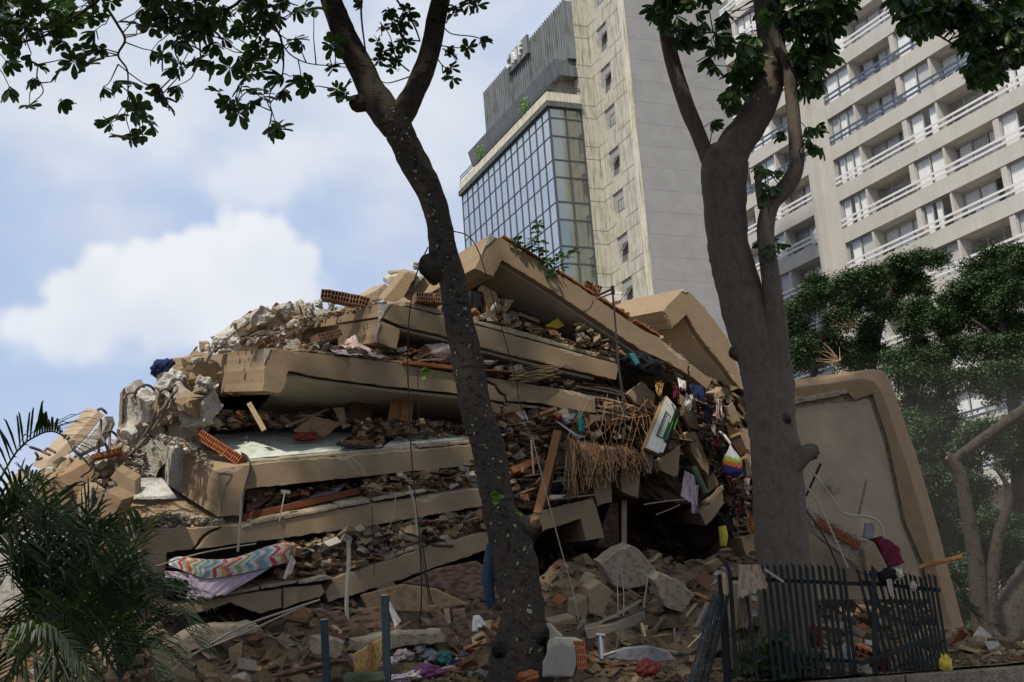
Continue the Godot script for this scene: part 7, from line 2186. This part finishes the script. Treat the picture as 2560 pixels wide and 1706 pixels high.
	part(m, "web", mats.pvc, wf)
	m = Mb.new()
	rough_prism(m, outline_z([1462, 1572, 1500, 1560, 1560, 1530, 1604, 1504, 1620, 1526, 1540, 1556], 18.7), Vector3(0, 0.05, -0.2), 0.06, 0.02, 0.01)
	part(m, "flange", mats.pvc, wf)
	settle(wf)
	plank(pz(1770, 1510, 18.4), pz(1740, 1572, 18.0), 0.06, 0.05, "pvc", "short grey pipe length right of the broken chunk")
	plank(pz(1604, 1562, 18.3), pz(1614, 1596, 18.1), 0.06, 0.03, "wood_pale", "short pale lath under the dented metal frame", Vector3.RIGHT)
	m = Mb.new()
	m.tube([pz(1502, 1590, 17.4), pz(1506, 1650, 17.3)], [0.045, 0.045], 4)
	m.tube([pz(1492, 1588, 17.4), pz(1514, 1590, 17.35)], [0.025, 0.025], 8)
	m.tube([pz(1504, 1642, 17.3), pz(1540, 1630, 17.25)], [0.03, 0.02], 8)
	solo(m, "water_tap", mats.steel, "steel tap on an upright pipe in the rubble", "tap")
	prism_z([1500, 1645, 1560, 1622, 1620, 1616, 1670, 1628, 1692, 1652, 1640, 1660, 1560, 1654], 17.7, 0.12, "cloth_grey", "grey_tarpaulin", "grey cream tarpaulin lying right of the tap", "tarpaulin")
	crumple(pz(1618, 1672, 17.0), Vector3(0.36, 0.18, 0.2), "cloth_red", "striped_red_cloth", "red striped cloth crumpled at the bottom right of centre", "cloth")
	crumple(pz(1320, 1692, 16.75), Vector3(0.24, 0.12, 0.16), "clay", "orange_lump", "orange clay lump at the foot of the lichen trunk", "rubble")
	prism_z([881, 1640, 958, 1594, 956, 1640, 944, 1680, 885, 1690], 17.2, 0.03, "plywood", "plywood_sheet", "yellow plywood sheet leaning on the tall blue post", "plywood")
	plank(pz(926, 1606, 17.15), pz(922, 1690, 17.1), 0.03, 0.05, "wood", "brown batten on the plywood sheet", Vector3.RIGHT)
	plank(pz(700, 1690, 17.6), pz(860, 1650, 17.2), 0.35, 0.04, "laminate", "brown board lying left of the plywood sheet")
	prism_z([855, 1700, 862, 1684, 960, 1680, 966, 1706, 860, 1712], 16.8, 0.3, "leaf_dry", "green_board", "dull green board at the bottom edge left of the tall post", "board")
	for k in [[1066, 1518, 1092, 1514, 1150, 1614, 1128, 1622, 19.6, "dark red laminate plank on the mound, left of three"], [1130, 1528, 1162, 1524, 1182, 1612, 1152, 1620, 19.5, "dark red laminate plank on the mound, middle of three"], [1184, 1560, 1196, 1552, 1240, 1590, 1226, 1600, 19.4, "dark red laminate plank on the mound, right of three"], [776, 1526, 806, 1522, 846, 1560, 820, 1566, 20.2, "brown laminate plank on the mound right of the lowest beam's end"], [818, 1534, 850, 1528, 880, 1562, 852, 1568, 20.1, "second brown laminate plank on the mound"], [880, 1528, 950, 1518, 962, 1552, 990, 1568, 920, 1572, 20.0, "broad cracked laminate sheet behind the tall blue post"]]:
		var px: Array = k.slice(0, k.size() - 2)
		prism_z(px, k[-2], 0.03, "laminate", "laminate_plank", k[-1], "plank", "laminate planks on the mound")
	cloth("plastic_sheet", "white translucent plastic strip behind the tall blue post", "cloth_white", corners_z([966, 1504, 976, 1506, 1002, 1556, 988, 1568], [19.3, 19.4, 19.0, 18.9]), 3.0, 0.05, 0.0, "plastic")
	cloth("plastic_sheet", "white plastic sheet beside the laminate planks", "cloth_white", corners_z([1182, 1540, 1198, 1538, 1216, 1562, 1180, 1580], [19.5, 19.5, 19.2, 19.0]), 3.0, 0.05, 0.0, "plastic")
	prism_z([1006, 1460, 1090, 1424, 1190, 1404, 1250, 1446, 1260, 1500, 1160, 1500, 1100, 1470], 22.3, 0.05, "laminate", "floor_sheet", "large brown floor sheet under the lowest beam, right half", "board")
	prism_z([900, 1490, 1004, 1462, 1090, 1474, 1170, 1512, 1080, 1530, 920, 1530], 21.6, 0.05, "cardboard", "floor_sheet", "large brown floor sheet under the lowest beam, left half", "board")
	# jeans
	t = thing("jeans", "blue jeans hanging behind the lichen trunk", "trousers")
	m = Mb.new()
	for k in [[[1230, 1362], [1224, 1400], [1220, 1450], [1226, 1500], [1234, 1514]], [[1234, 1362], [1240, 1400], [1246, 1440], [1256, 1478], [1262, 1496]]]:
		var pts := []
		for e in k: pts.append(pz(e[0], e[1], 18.4))
		m.tube(spline(pts, 4), spline_f([0.07, 0.085, 0.08, 0.07, 0.075], 4), 12, true, 0.2, noise)
	part(m, "legs", mats.cloth_denim, t)
	settle(t)
	# heap of clothes
	var heap := [[1026, 1612, 0.28, 0.2, "cloth_maroon", "maroon garment on top of the clothes heap"], [1050, 1624, 0.2, 0.16, "cloth_white", "white garment right of the maroon one on the clothes heap"], [1074, 1630, 0.16, 0.1, "cloth_skyblue", "bright blue garment on the clothes heap"], [1108, 1648, 0.3, 0.22, "cloth_teal", "teal garment on the clothes heap"], [1076, 1648, 0.26, 0.22, "cloth_grey", "grey garment left of the teal one"], [1066, 1662, 0.26, 0.16, "cloth_black", "black garment in the clothes heap"], [1010, 1640, 0.3, 0.2, "cloth_pink", "pale pink garment in the clothes heap"], [986, 1660, 0.4, 0.2, "cloth_white", "big white garment at the left of the clothes heap"], [1070, 1684, 0.36, 0.24, "cloth_magenta", "purple garment at the front of the clothes heap"], [1040, 1690, 0.26, 0.14, "cloth_white", "white garment left of the purple one"], [1122, 1674, 0.26, 0.1, "cloth_pink", "pink garment right of the purple one"], [1000, 1698, 0.3, 0.14, "cloth_lilac", "lilac striped garment at the bottom of the clothes heap"], [1160, 1640, 0.22, 0.12, "cloth_grey", "dark grey garment at the right end of the clothes heap"], [1176, 1628, 0.16, 0.08, "cloth_red", "small red and white garment at the right end of the heap"], [886, 1646, 0.24, 0.14, "cloth_lilac", "lilac garment behind the plywood sheet"], [1140, 1660, 0.22, 0.14, "cloth_blue", "navy garment under the teal one"]]
	for k in heap:
		crumple(pz(k[0], k[1], on_mound(k[0], k[1] + 8) - 0.05), Vector3(k[2], k[3] * 0.8, k[2] * 0.8), k[4], "heap_garment", k[5], "clothing", "clothes heap left of the lichen trunk")
	# boards and laths layered in the gaps
	var hues := {"wood_pale": "pale ", "wood": "brown ", "laminate": "dark laminate ", "wood_dark": "blackish ", "clay_dusty": "dusty red ", "screed": "grey "}
	for z in [[900, 1196, 1240, 1158, 54, 46, 0.12, "splintered board under the mint floor"], [720, 1430, 1230, 1320, 34, 40, 0.4, "splintered board over the lowest beam"], [1190, 1060, 1480, 1080, 60, 30, 0.1, "splintered board under the third slab"], [1250, 1180, 1460, 1230, 40, 24, 0.15, "splintered board above the overturned block"], [980, 890, 1440, 960, 18, 18, -0.05, "splintered board between the second and third slabs"], [1500, 1010, 1690, 1130, 60, 30, 0.0, "splintered board beside the printed carton"]]:
		for i in z[5]:
			var f := rng.randf()
			var x: float = lerpf(z[0], z[2], f)
			var y: float = lerpf(z[1], z[3], f) + rr(-0.5, 0.5) * z[4]
			var s: float = (z[3] - z[1]) / (z[2] - z[0])
			var l := rr(20, 75)
			var bm: String = hues.keys()[rng.randi() % 6]
			plank(bp(x, y, z[6] + rr(-0.4, 0.06)), bp(x + l, y + l * s + rr(-14, 10), z[6] + rr(-0.4, 0.06)), rr(0.06, 0.24), rr(0.015, 0.04), bm, ("long " if l > 48 else "short ") + hues[bm] + z[7] + (", left part" if f < 0.34 else (", middle" if f < 0.67 else ", right part")), Vector3.UP, "plank", "boards wedged in the gaps")
	# scattered loose boards, laths and paper on the mound
	var kinds := [["wood_pale", "pale splintered lath lying on the mound"], ["wood", "brown splintered board lying on the mound"], ["laminate", "dark laminate strip lying on the mound"], ["white_paint", "white plaster flake lying on the mound"], ["render", "tan render plate lying on the mound"]]
	for i in 150:
		var x := rr(430, 1880)
		var y := rr(1470, 1690)
		if absf(x - 1305) < 75: continue
		var d := on_mound(x, y)
		var p := pz(x, y, d)
		var k: int = [0, 0, 1, 1, 2, 3, 4, 4][rng.randi() % 8]
		var l := rr(0.15, 0.55) if k < 3 else rr(0.1, 0.26)
		var dir := Vector3(rr(-1, 1), 0, rr(-0.7, 0.7)).normalized() * l
		var e := p + dir
		e.y = mound_h(e.x, e.z) + rr(0.02, 0.1)
		p.y = mound_h(p.x, p.z) + rr(0.01, 0.06)
		plank(p, e, rr(0.04, 0.12) if k < 3 else rr(0.08, 0.2), rr(0.012, 0.035), kinds[k][0], ("long " if l > 0.33 else "short ") + kinds[k][1] + (" left of the blue posts" if x < 800 else (" beside the blue posts" if x < 1305 else (" right of the lichen trunk" if x < 1580 else " near the fence"))) + ("" if y < 1580 else ", low down"), Vector3.UP, "plank" if k < 3 else "flake", "loose boards on the mound" if k < 3 else "flakes on the mound")
	# ---- behind the fence and round the upended slab
	t = thing("hollow_block_slab", "broken slab of hollow orange blocks sloping down behind the smooth trunk", "slab")
	m = Mb.new()
	rough_prism(m, outline_z([2010, 1262, 2060, 1290, 2130, 1330, 2186, 1354, 2224, 1430, 2160, 1440, 2120, 1400, 2040, 1340], 21.0), Vector3(0, 0.1, -0.5), 0.07, 0.06, 0.03)
	part(m, "concrete_body", mats.broken_dusty, t)
	for k in 5:
		m = Mb.new()
		hollow_brick(m, Transform3D(Basis(Vector3.BACK, -0.55), pz(2052 + k * 22, 1308 + k * 13, 20.94)), Vector3(0.13, 0.13, 0.08), 3, 3)
		part(m, "hollow_block", mats.clay, t)
	settle(t)
	prism_z([2158, 1372, 2186, 1354, 2226, 1428, 2206, 1440, 2170, 1436], 20.8, 0.4, "render", "concrete_block", "smooth tan end of the hollow block slab", "rubble")
	prism_z([2186, 1344, 2206, 1336, 2250, 1362, 2268, 1410, 2226, 1426, 2204, 1390], 21.3, 0.5, "cloth_maroon", "maroon_armchair", "maroon leather armchair tipped against the upended slab", "armchair", 0.06)
	prism_z([2166, 1308, 2190, 1306, 2186, 1350, 2160, 1346], 21.4, 0.1, "cloth_grey", "grey_cushion", "grey plastic piece behind the maroon armchair", "plastic")
	plank(pz(2300, 1418, 20.6), pz(2406, 1392, 20.2), 0.06, 0.06, "wood", "orange brown stick jutting out right of the upended slab")
	plank(pz(2378, 1626, 19.0), pz(2414, 1578, 18.8), 0.07, 0.08, "wood_red", "dark red beam end right of the bent fence panel")
	for k in [[2400, 1618, 2560, 1664, 0.16, 18.6, "broad pale plank lying at the lower right corner"], [2430, 1660, 2500, 1632, 0.14, 17.8, "short broken plank on the broad pale plank"], [2390, 1656, 2480, 1670, 0.1, 17.4, "narrow plank at the lower right corner"], [2470, 1652, 2590, 1650, 0.06, 17.9, "thin lath at the lower right corner"]]:
		plank(pz(k[0], k[1], k[5]), pz(k[2], k[3], k[5] - 0.2), k[4], 0.05, "wood_pale", k[6], Vector3.UP, "plank", "planks at the lower right corner")
	plank(pz(2052, 1160, 20.8), pz(2016, 1240, 21.2), 0.03, 0.03, "wire", "dark thin rod leaning on the upended slab's face", Vector3.RIGHT)
	plank(pz(2166, 1204, 21.4), pz(2148, 1286, 21.2), 0.05, 0.04, "laminate", "brown lath leaning on the upended slab's face", Vector3.RIGHT)
	prism_z([2064, 1212, 2080, 1196, 2104, 1224, 2088, 1236], 21.85, 0.03, "broken_dusty", "wall_box", "square junction box opening in the upended slab's face", "junction box")
	cloth("beige_trousers", "beige trousers hung over the fence, at its left end", "cloth_beige", corners_z([1848, 1412, 1900, 1412, 1920, 1466, 1844, 1500], [16.45, 16.45, 16.35, 16.35]), 6.0, 0.07, 0.0, "clothing")
	cloth("beige_trousers", "leg of the beige trousers behind the bars", "cloth_beige", corners_z([1844, 1480, 1876, 1470, 1870, 1570, 1846, 1570], [16.75, 16.75, 16.75, 16.75]), 4.0, 0.06, 0.0, "clothing")
	plank(pz(1912, 1424, 16.4), pz(1960, 1456, 16.38), 0.02, 0.03, "white_paint", "white plastic strip stuck in the fence beside the beige trousers")
	crumple(pz(2220, 1440, 16.5), Vector3(0.24, 0.16, 0.12), "cloth_black", "black_rag", "black rag hung on the bent fence panel", "clothing")
	crumple(pz(2246, 1436, 16.5), Vector3(0.16, 0.12, 0.1), "cloth_cream", "cream_hat", "cream cap hung on the bent fence panel", "clothing")
	cloth("pale_rag", "pale rag dangling from the black one on the bent fence panel", "cloth_pink", corners_z([2216, 1450, 2230, 1446, 2236, 1490, 2224, 1488], [16.42, 16.42, 16.42, 16.42]), 3.0, 0.04, 0.0, "cloth")
	crumple(pz(2284, 1466, 16.5), Vector3(0.12, 0.1, 0.06), "cloth_pink", "pink_rag", "small pale pink rag on the bent fence panel", "cloth")
	crumple(pz(2364, 1662, 16.5), Vector3(0.18, 0.22, 0.12), "cloth_yellow", "yellow_packet", "yellow crisp packet at the foot of the bent fence panel", "packet")
	for k in [[2262, 1640, "cloth_beige", "beige rag low behind the bent fence panel"], [2170, 1690, "cloth_cream", "cream rag at the foot of the fence gap"], [2312, 1694, "cloth_pink", "pink rag at the foot of the bent fence panel"], [2116, 1640, "cloth_white", "white rag at the foot of the upright fence"], [2290, 1650, "cloth_grey", "grey rag behind the loose rail"], [2036, 1590, "cloth_red", "small red rag among the crushed leaves behind the fence"], [2200, 1660, "cloth_maroon", "maroon rag behind the loose rail"]]:
		crumple(pz(k[0], k[1], 16.85), Vector3(0.2, 0.22, 0.14), k[2], "fence_rag", k[3], "cloth", "rags caught along the fence")
	t = thing("crushed_shrub", "crushed green shrub and wilted leaves piled behind the fence", "shrub")
	for i in 85:
		var x := 1850 + 190 * rng.randf()
		var y := 1700 - 130 * pow(rng.randf(), 1.6) * (1.0 - absf(x - 1935) / 140.0)
		var b := Basis(Vector3.UP, rr(0, TAU)) * Basis(Vector3.RIGHT, rr(-1.2, 1.2))
		inst(hang[i % 4], "leaf_cluster", mats.leaf_dry if i % 3 else mats.leaf_mid, t, Transform3D(b.scaled_local(Vector3.ONE * rr(0.6, 1.0)), pz(x, y, 16.9 + rr(-0.15, 0.4))))
	m = Mb.new()
	for i in 26:
		var p := pz(1850 + 180 * rng.randf(), 1700, 16.9)
		m.tube([p, p + Vector3(rr(-0.2, 0.2), rr(0.3, 0.9), rr(-0.1, 0.3))], [0.012, 0.005], 5, false)
	part(m, "stems", mats.leaf_dry, t)
	settle(t)
	# shrub that grows on the topmost slab
	t = thing("roof_plant", "leafy green plant growing on the upper edge of the topmost slab", "plant")
	var line := [bp(1300, 640, -0.1), bp(1340, 606, -0.1), bp(1346, 562, -0.05)]
	m = Mb.new()
	m.tube(spline(line, 5), [0.012], 5)
	var line2 := [bp(1352, 652, 0.0), bp(1390, 660, 0.0), bp(1420, 640, 0.05), bp(1436, 628, 0.05)]
	m.tube(spline(line2, 5), [0.01], 5)
	m.tube([bp(1390, 660, 0.0), bp(1404, 690, 0.05), bp(1412, 700, 0.05)], [0.009], 5)
	part(m, "stem", mats.bark_dark, t)
	var dots := [1346, 560, 1340, 580, 1332, 596, 1350, 604, 1326, 616, 1344, 624, 1310, 622, 1290, 604, 1302, 634, 1356, 630, 1370, 655, 1396, 640, 1400, 668, 1378, 686, 1408, 700, 1434, 628, 1416, 640]
	for i in range(0, dots.size(), 2):
		inst(ros[i % 4], "leaf_cluster", mats.leaf_mid, t, Transform3D((Basis(Vector3.UP, rr(0, TAU)) * Basis(Vector3.RIGHT, rr(-0.9, 0.9))).scaled_local(Vector3.ONE * rr(0.6, 0.85)), bp(dots[i], dots[i + 1], rr(-0.15, 0.15))))
	settle(t)
	prism_z([1484, 742, 1520, 724, 1560, 730, 1556, 752, 1530, 760, 1500, 756], 26.0, 0.3, "cloth_white", "white_bag", "white plastic sack on the edge of the topmost slab", "bag", 0.05)
	crumple(pz(408, 922, 24.3), Vector3(0.42, 0.32, 0.3), "cloth_blue", "blue_sack", "blue sack behind the tilted tan panel on the slope", "sack")

func prism_z(px: Array, dist: float, deep: float, material: String, called: String, label: String, category: String, group = "", jit := 0.01) -> void:
	if group is float:
		jit = group
		group = ""
	var m := Mb.new()
	rough_prism(m, outline_z(px, dist), Vector3(0, 0.02, -deep), 0.06, jit, minf(0.02, deep * 0.3))
	solo(m, called, mats[material], label, category, group)

# ---------------------------------------------------------------- rods and wires
func rod(px: Array, dist: float, r: float, material: String, called: String, label: String, category: String, group := "", wob := 0.0) -> void:
	var p := []
	for i in range(0, px.size(), 2): p.append(pz(px[i], px[i + 1], dist + wob * noise.get_noise_2d(px[i] * 0.05, px[i + 1] * 0.05)))
	var m := Mb.new()
	m.tube(spline(p, 6), [r], 6)
	solo(m, called, mats[material], label, category, group)

func build_wires() -> void:
	var g := "bent rebar on the left slope"
	for k in [
		[[340, 1010, 336, 990, 346, 970, 366, 963, 384, 974, 391, 998, 388, 1030, 376, 1064, 350, 1110, 322, 1138], "rebar loop arching over the standing pier"],
		[[391, 998, 400, 980, 414, 973, 426, 982, 422, 1000, 404, 1040, 376, 1080, 340, 1122], "second rebar loop right of the first"],
		[[452, 1030, 436, 1012, 430, 992, 442, 975, 440, 964, 430, 968, 426, 990, 400, 1030, 366, 1080, 330, 1136], "long rebar ending in a hook on the left slope"],
		[[308, 1000, 314, 988, 328, 982, 342, 984], "short curved rebar on the pier stump"],
		[[246, 1134, 248, 1100, 258, 1084, 274, 1078, 288, 1086, 300, 1100, 320, 1112], "arched rebar right of the leaning beam"],
		[[252, 1048, 252, 1086, 262, 1108, 270, 1128], "straight rebar sticking up beside the leaning beam"],
		[[274, 1126, 274, 1080, 280, 1060], "thin upright rebar beside the arched one"],
		[[245, 1025, 252, 1022, 258, 1026, 265, 1033], "small hook on the tip of the leaning beam"],
		[[74, 1118, 98, 1126, 124, 1138], "thin rebar poking out left of the leaning beam"],
		[[88, 1132, 94, 1142, 92, 1150, 104, 1146], "kinked wire left of the leaning beam"],
		[[112, 1128, 118, 1122, 138, 1132], "bent stirrup left of the leaning beam"],
		[[222, 1164, 228, 1154, 232, 1160, 224, 1176, 206, 1188, 202, 1198, 212, 1206, 230, 1202, 240, 1192], "curled rebar over the orange panel"],
		[[160, 1220, 168, 1214, 200, 1212, 226, 1210], "rebar end over the orange panel"],
		[[176, 1216, 180, 1240, 184, 1256, 196, 1242, 208, 1230], "rebar bent down over the orange panel"],
		[[126, 1252, 130, 1240, 138, 1240, 142, 1252, 150, 1266], "small rebar loop below the orange panel"],
		[[170, 1320, 180, 1284, 200, 1270, 210, 1290, 206, 1320], "rebar loop before the upright cracked panel"]]:
		rod(k[0], 22.2, 0.024, "rebar", "rebar", k[1], "rebar", g, 0.8)
	g = "bent rebar on the ridge"
	for k in [[[536, 876, 570, 846, 606, 818, 640, 809, 672, 814, 700, 832, 716, 846], "big rebar arch over the crumbled beam stub"], [[622, 842, 660, 828, 690, 834, 704, 846], "lower rebar arch by the crumbled beam stub"], [[534, 850, 560, 860, 580, 870], "straight rebar by the small tan block"], [[664, 772, 690, 786, 714, 806], "rebar over the top of the crumbled beam stub"], [[748, 764, 756, 790, 764, 802], "upright rebar left of the second slab"], [[696, 838, 712, 812, 740, 790, 762, 786], "rebar slanting up to the second slab"], [[640, 846, 616, 866], "short rebar end on the ridge"], [[734, 790, 742, 812, 752, 826], "thin rebar right of the crumbled stub"], [[468, 898, 476, 888, 492, 868], "red brown rebar left of the small tan block"], [[624, 840, 632, 826, 650, 818], "small rebar cross on the crumbled beam stub"]]:
		rod(k[0], 25.0, 0.020, "rebar", "rebar", k[1], "rebar", g, 0.8)
	# cables that hang before the slabs
	for k in [
		[[1070, 618, 1060, 640, 1040, 690, 1024, 780, 1019, 900, 1022, 1000, 1026, 1100, 1036, 1230, 1048, 1345, 1054, 1480, 1048, 1560, 1036, 1700], 21.2, 0.012, "wire", "long dark cable hanging left of the lichen trunk"],
		[[1131, 578, 1170, 590, 1196, 628, 1216, 690, 1244, 790, 1266, 860, 1290, 950, 1300, 1010, 1330, 1090], 21.6, 0.010, "wire", "dark cable arching from the lichen trunk over the top slab"],
		[[1330, 1090, 1352, 1180, 1380, 1290, 1410, 1400, 1430, 1470, 1448, 1560, 1462, 1650], 20.6, 0.010, "wire_pale", "pale cable running down right of the lichen trunk"],
		[[1044, 926, 1046, 1000, 1047, 1055], 22.0, 0.008, "wire", "short dark wire beside the long cable"],
		[[1054, 1340, 1066, 1430, 1078, 1500, 1094, 1540], 21.0, 0.012, "wire", "dark cable fork over the lowest beam"],
		[[1046, 1340, 1066, 1460, 1076, 1520], 21.0, 0.010, "wire", "second dark cable fork over the lowest beam"],
		[[1022, 1215, 1030, 1240, 1036, 1260, 1044, 1340], 21.1, 0.02, "wire_pale", "knotted pale rag cable over the fifth slab"],
		[[930, 1266, 932, 1340, 936, 1400, 934, 1440], 21.8, 0.006, "wire", "thin wire over the third gap"],
		[[990, 1230, 984, 1280, 970, 1330, 962, 1335], 21.8, 0.007, "wire_pale", "thin pale wire curling over the fifth slab"],
		[[1600, 1428, 1618, 1440, 1612, 1500, 1608, 1530], 19.8, 0.010, "wire_pale", "pale cord on the dark broken chunk"],
		[[1550, 1390, 1544, 1440, 1546, 1560, 1542, 1620], 19.4, 0.009, "wire_pale", "pale cord hanging over the big dusty chunk, left of two"],
		[[1552, 1390, 1556, 1450, 1560, 1500, 1556, 1610], 19.4, 0.009, "wire_pale", "pale cord hanging over the big dusty chunk, right of two"],
		[[1552, 1388, 1540, 1410, 1530, 1450], 19.5, 0.009, "wire_pale", "short pale cord on the big dusty chunk"],
		[[862, 1142, 888, 1176], 21.6, 0.010, "wire_pale", "bent reinforcing wire on the mint slab's edge, left of two"],
		[[876, 1142, 900, 1164, 912, 1184], 21.6, 0.010, "wire_pale", "bent reinforcing wire on the mint slab's edge, right of two"],
		[[378, 1420, 470, 1392, 540, 1376, 640, 1360], 21.0, 0.012, "wire_pale", "grey cable above the zigzag mattress"],
		[[404, 1700, 480, 1640, 600, 1570, 740, 1520, 800, 1500], 19.0, 0.016, "wire_pale", "grey cable slanting up to the lowest beam"],
		[[420, 1660, 520, 1620, 640, 1570, 780, 1506], 19.2, 0.014, "wire_pale", "second grey cable slanting up to the lowest beam"],
		[[640, 1580, 700, 1600, 752, 1612, 764, 1594], 19.0, 0.012, "pvc", "white pipe curl left of the short blue post"],
		[[2016, 1160, 2070, 1230, 2110, 1284, 2160, 1292], 20.4, 0.014, "wire_pale", "pale bent conduit before the upended slab"],
		[[1990, 1180, 2040, 1250, 2080, 1330, 2120, 1420], 20.2, 0.016, "wire_pale", "grey lath cable before the hollow block slab"],
		[[1996, 1250, 2060, 1340, 2100, 1430], 20.0, 0.014, "wire", "dark cable left of the hollow block slab"],
		[[2110, 1284, 2190, 1300, 2210, 1340], 20.8, 0.02, "wire_pale", "grey rod above the maroon armchair"],
		[[2390, 1520, 2420, 1600, 2440, 1660], 24.0, 0.012, "wire_pale", "thin stay wire right of the bent fence panel"],
		[[1720, 1620, 1760, 1580, 1800, 1540], 17.6, 0.012, "wire_pale", "grey wire left of the folded fence panel"],
		[[1680, 1010, 1700, 1060, 1712, 1110], 21.8, 0.01, "wire", "thin dark cord beside the printed carton"],
		[[1610, 1262, 1680, 1252, 1720, 1250], 22.0, 0.01, "wood_pale", "thin stick spanning the dark hollow"],
		[[1640, 1288, 1680, 1272, 1700, 1262], 22.0, 0.008, "wood_pale", "second thin stick in the dark hollow"]]:
		rod(k[0], k[1], k[2], k[3], "hanging_cable", k[4], "cable", "cables over the ruin")
	# pale rope
	rod([871, 1352, 872, 1400, 868, 1460, 866, 1520, 870, 1556], 20.9, 0.034, "cloth_cream", "thick_rope", "thick cream rope hanging before the lowest beam", "rope")
	# steel strap on the mint slab's corner
	var m := Mb.new()
	var sp := spline([bp(604, 1138, 0.0), bp(622, 1150, 0.17), bp(624, 1172, 0.20), bp(610, 1230, 0.22), bp(602, 1290, 0.22)], 6)
	for i in sp.size() - 1: m.bar(sp[i], sp[i + 1], 0.12, 0.012, Vector3.RIGHT)
	solo(m, "steel_strap", mats.rebar, "dark steel strap bent over the corner of the mint floored slab", "strap")
	rod([603, 1230, 601, 1290, 598, 1340, 594, 1380], 21.2, 0.022, "wire_pale", "frayed_cable", "frayed pale cable hanging from the steel strap", "cable")
	# antenna bracket with its conduit
	var t := thing("conduit_bracket", "wall bracket with a long white conduit and two small boxes hanging before the slabs", "conduit")
	m = Mb.new()
	m.bar(pz(1490, 742, 21.6), pz(1532, 722, 21.0), 0.03, 0.03)
	m.bar(pz(1492, 748, 21.6), pz(1530, 734, 21.0), 0.02, 0.02)
	m.bar(pz(1531, 716, 21.0), pz(1533, 736, 21.0), 0.05, 0.06, Vector3.RIGHT)
	part(m, "bracket", mats.rebar, t)
	m = Mb.new()
	var pp := []
	for q in [[1532, 735], [1536, 780], [1541, 840], [1545, 900], [1550, 940], [1556, 985], [1559, 1010]]: pp.append(pz(q[0], q[1], 21.0))
	m.tube(spline(pp, 4), [0.018], 7)
	part(m, "conduit", mats.pvc, t)
	m = Mb.new()
	m.tube([pz(1561, 1030, 21.0), pz(1562, 1066, 21.0)], [0.008], 5)
	part(m, "cord", mats.pvc, t)
	for y in [1020, 1080]:
		m = Mb.new()
		m.bevel_box(Transform3D(facing(Vector3.UP, Vector3.RIGHT), pz(1560, y, 21.0)), Vector3(0.05, 0.05, 0.12), 0.008)
		part(m, "switch_box", mats.pvc, t)
	m = Mb.new()
	var w := spline([pz(1484, 752, 21.4), pz(1474, 772, 21.3), pz(1456, 780, 21.4), pz(1440, 770, 21.6)], 4)
	m.tube(w, [0.008], 5)
	part(m, "loose_wire", mats.wire, t)
	settle(t)

# dust hanging in the air at the lower right
func build_dust() -> void:
	var f := FogVolume.new()
	f.name = "dust_haze"
	f.size = Vector3(9, 8, 7)
	f.position = pz(2480, 1400, 29.0)
	var fm := FogMaterial.new()
	fm.density = 0.010
	fm.albedo = Color(0.8, 0.78, 0.74)
	fm.edge_fade = 0.4
	f.material = fm
	f.set_meta("label", "pale dust hanging before the trees at the lower right")
	f.set_meta("category", "dust")
	f.set_meta("kind", "stuff")
	add_child(f)
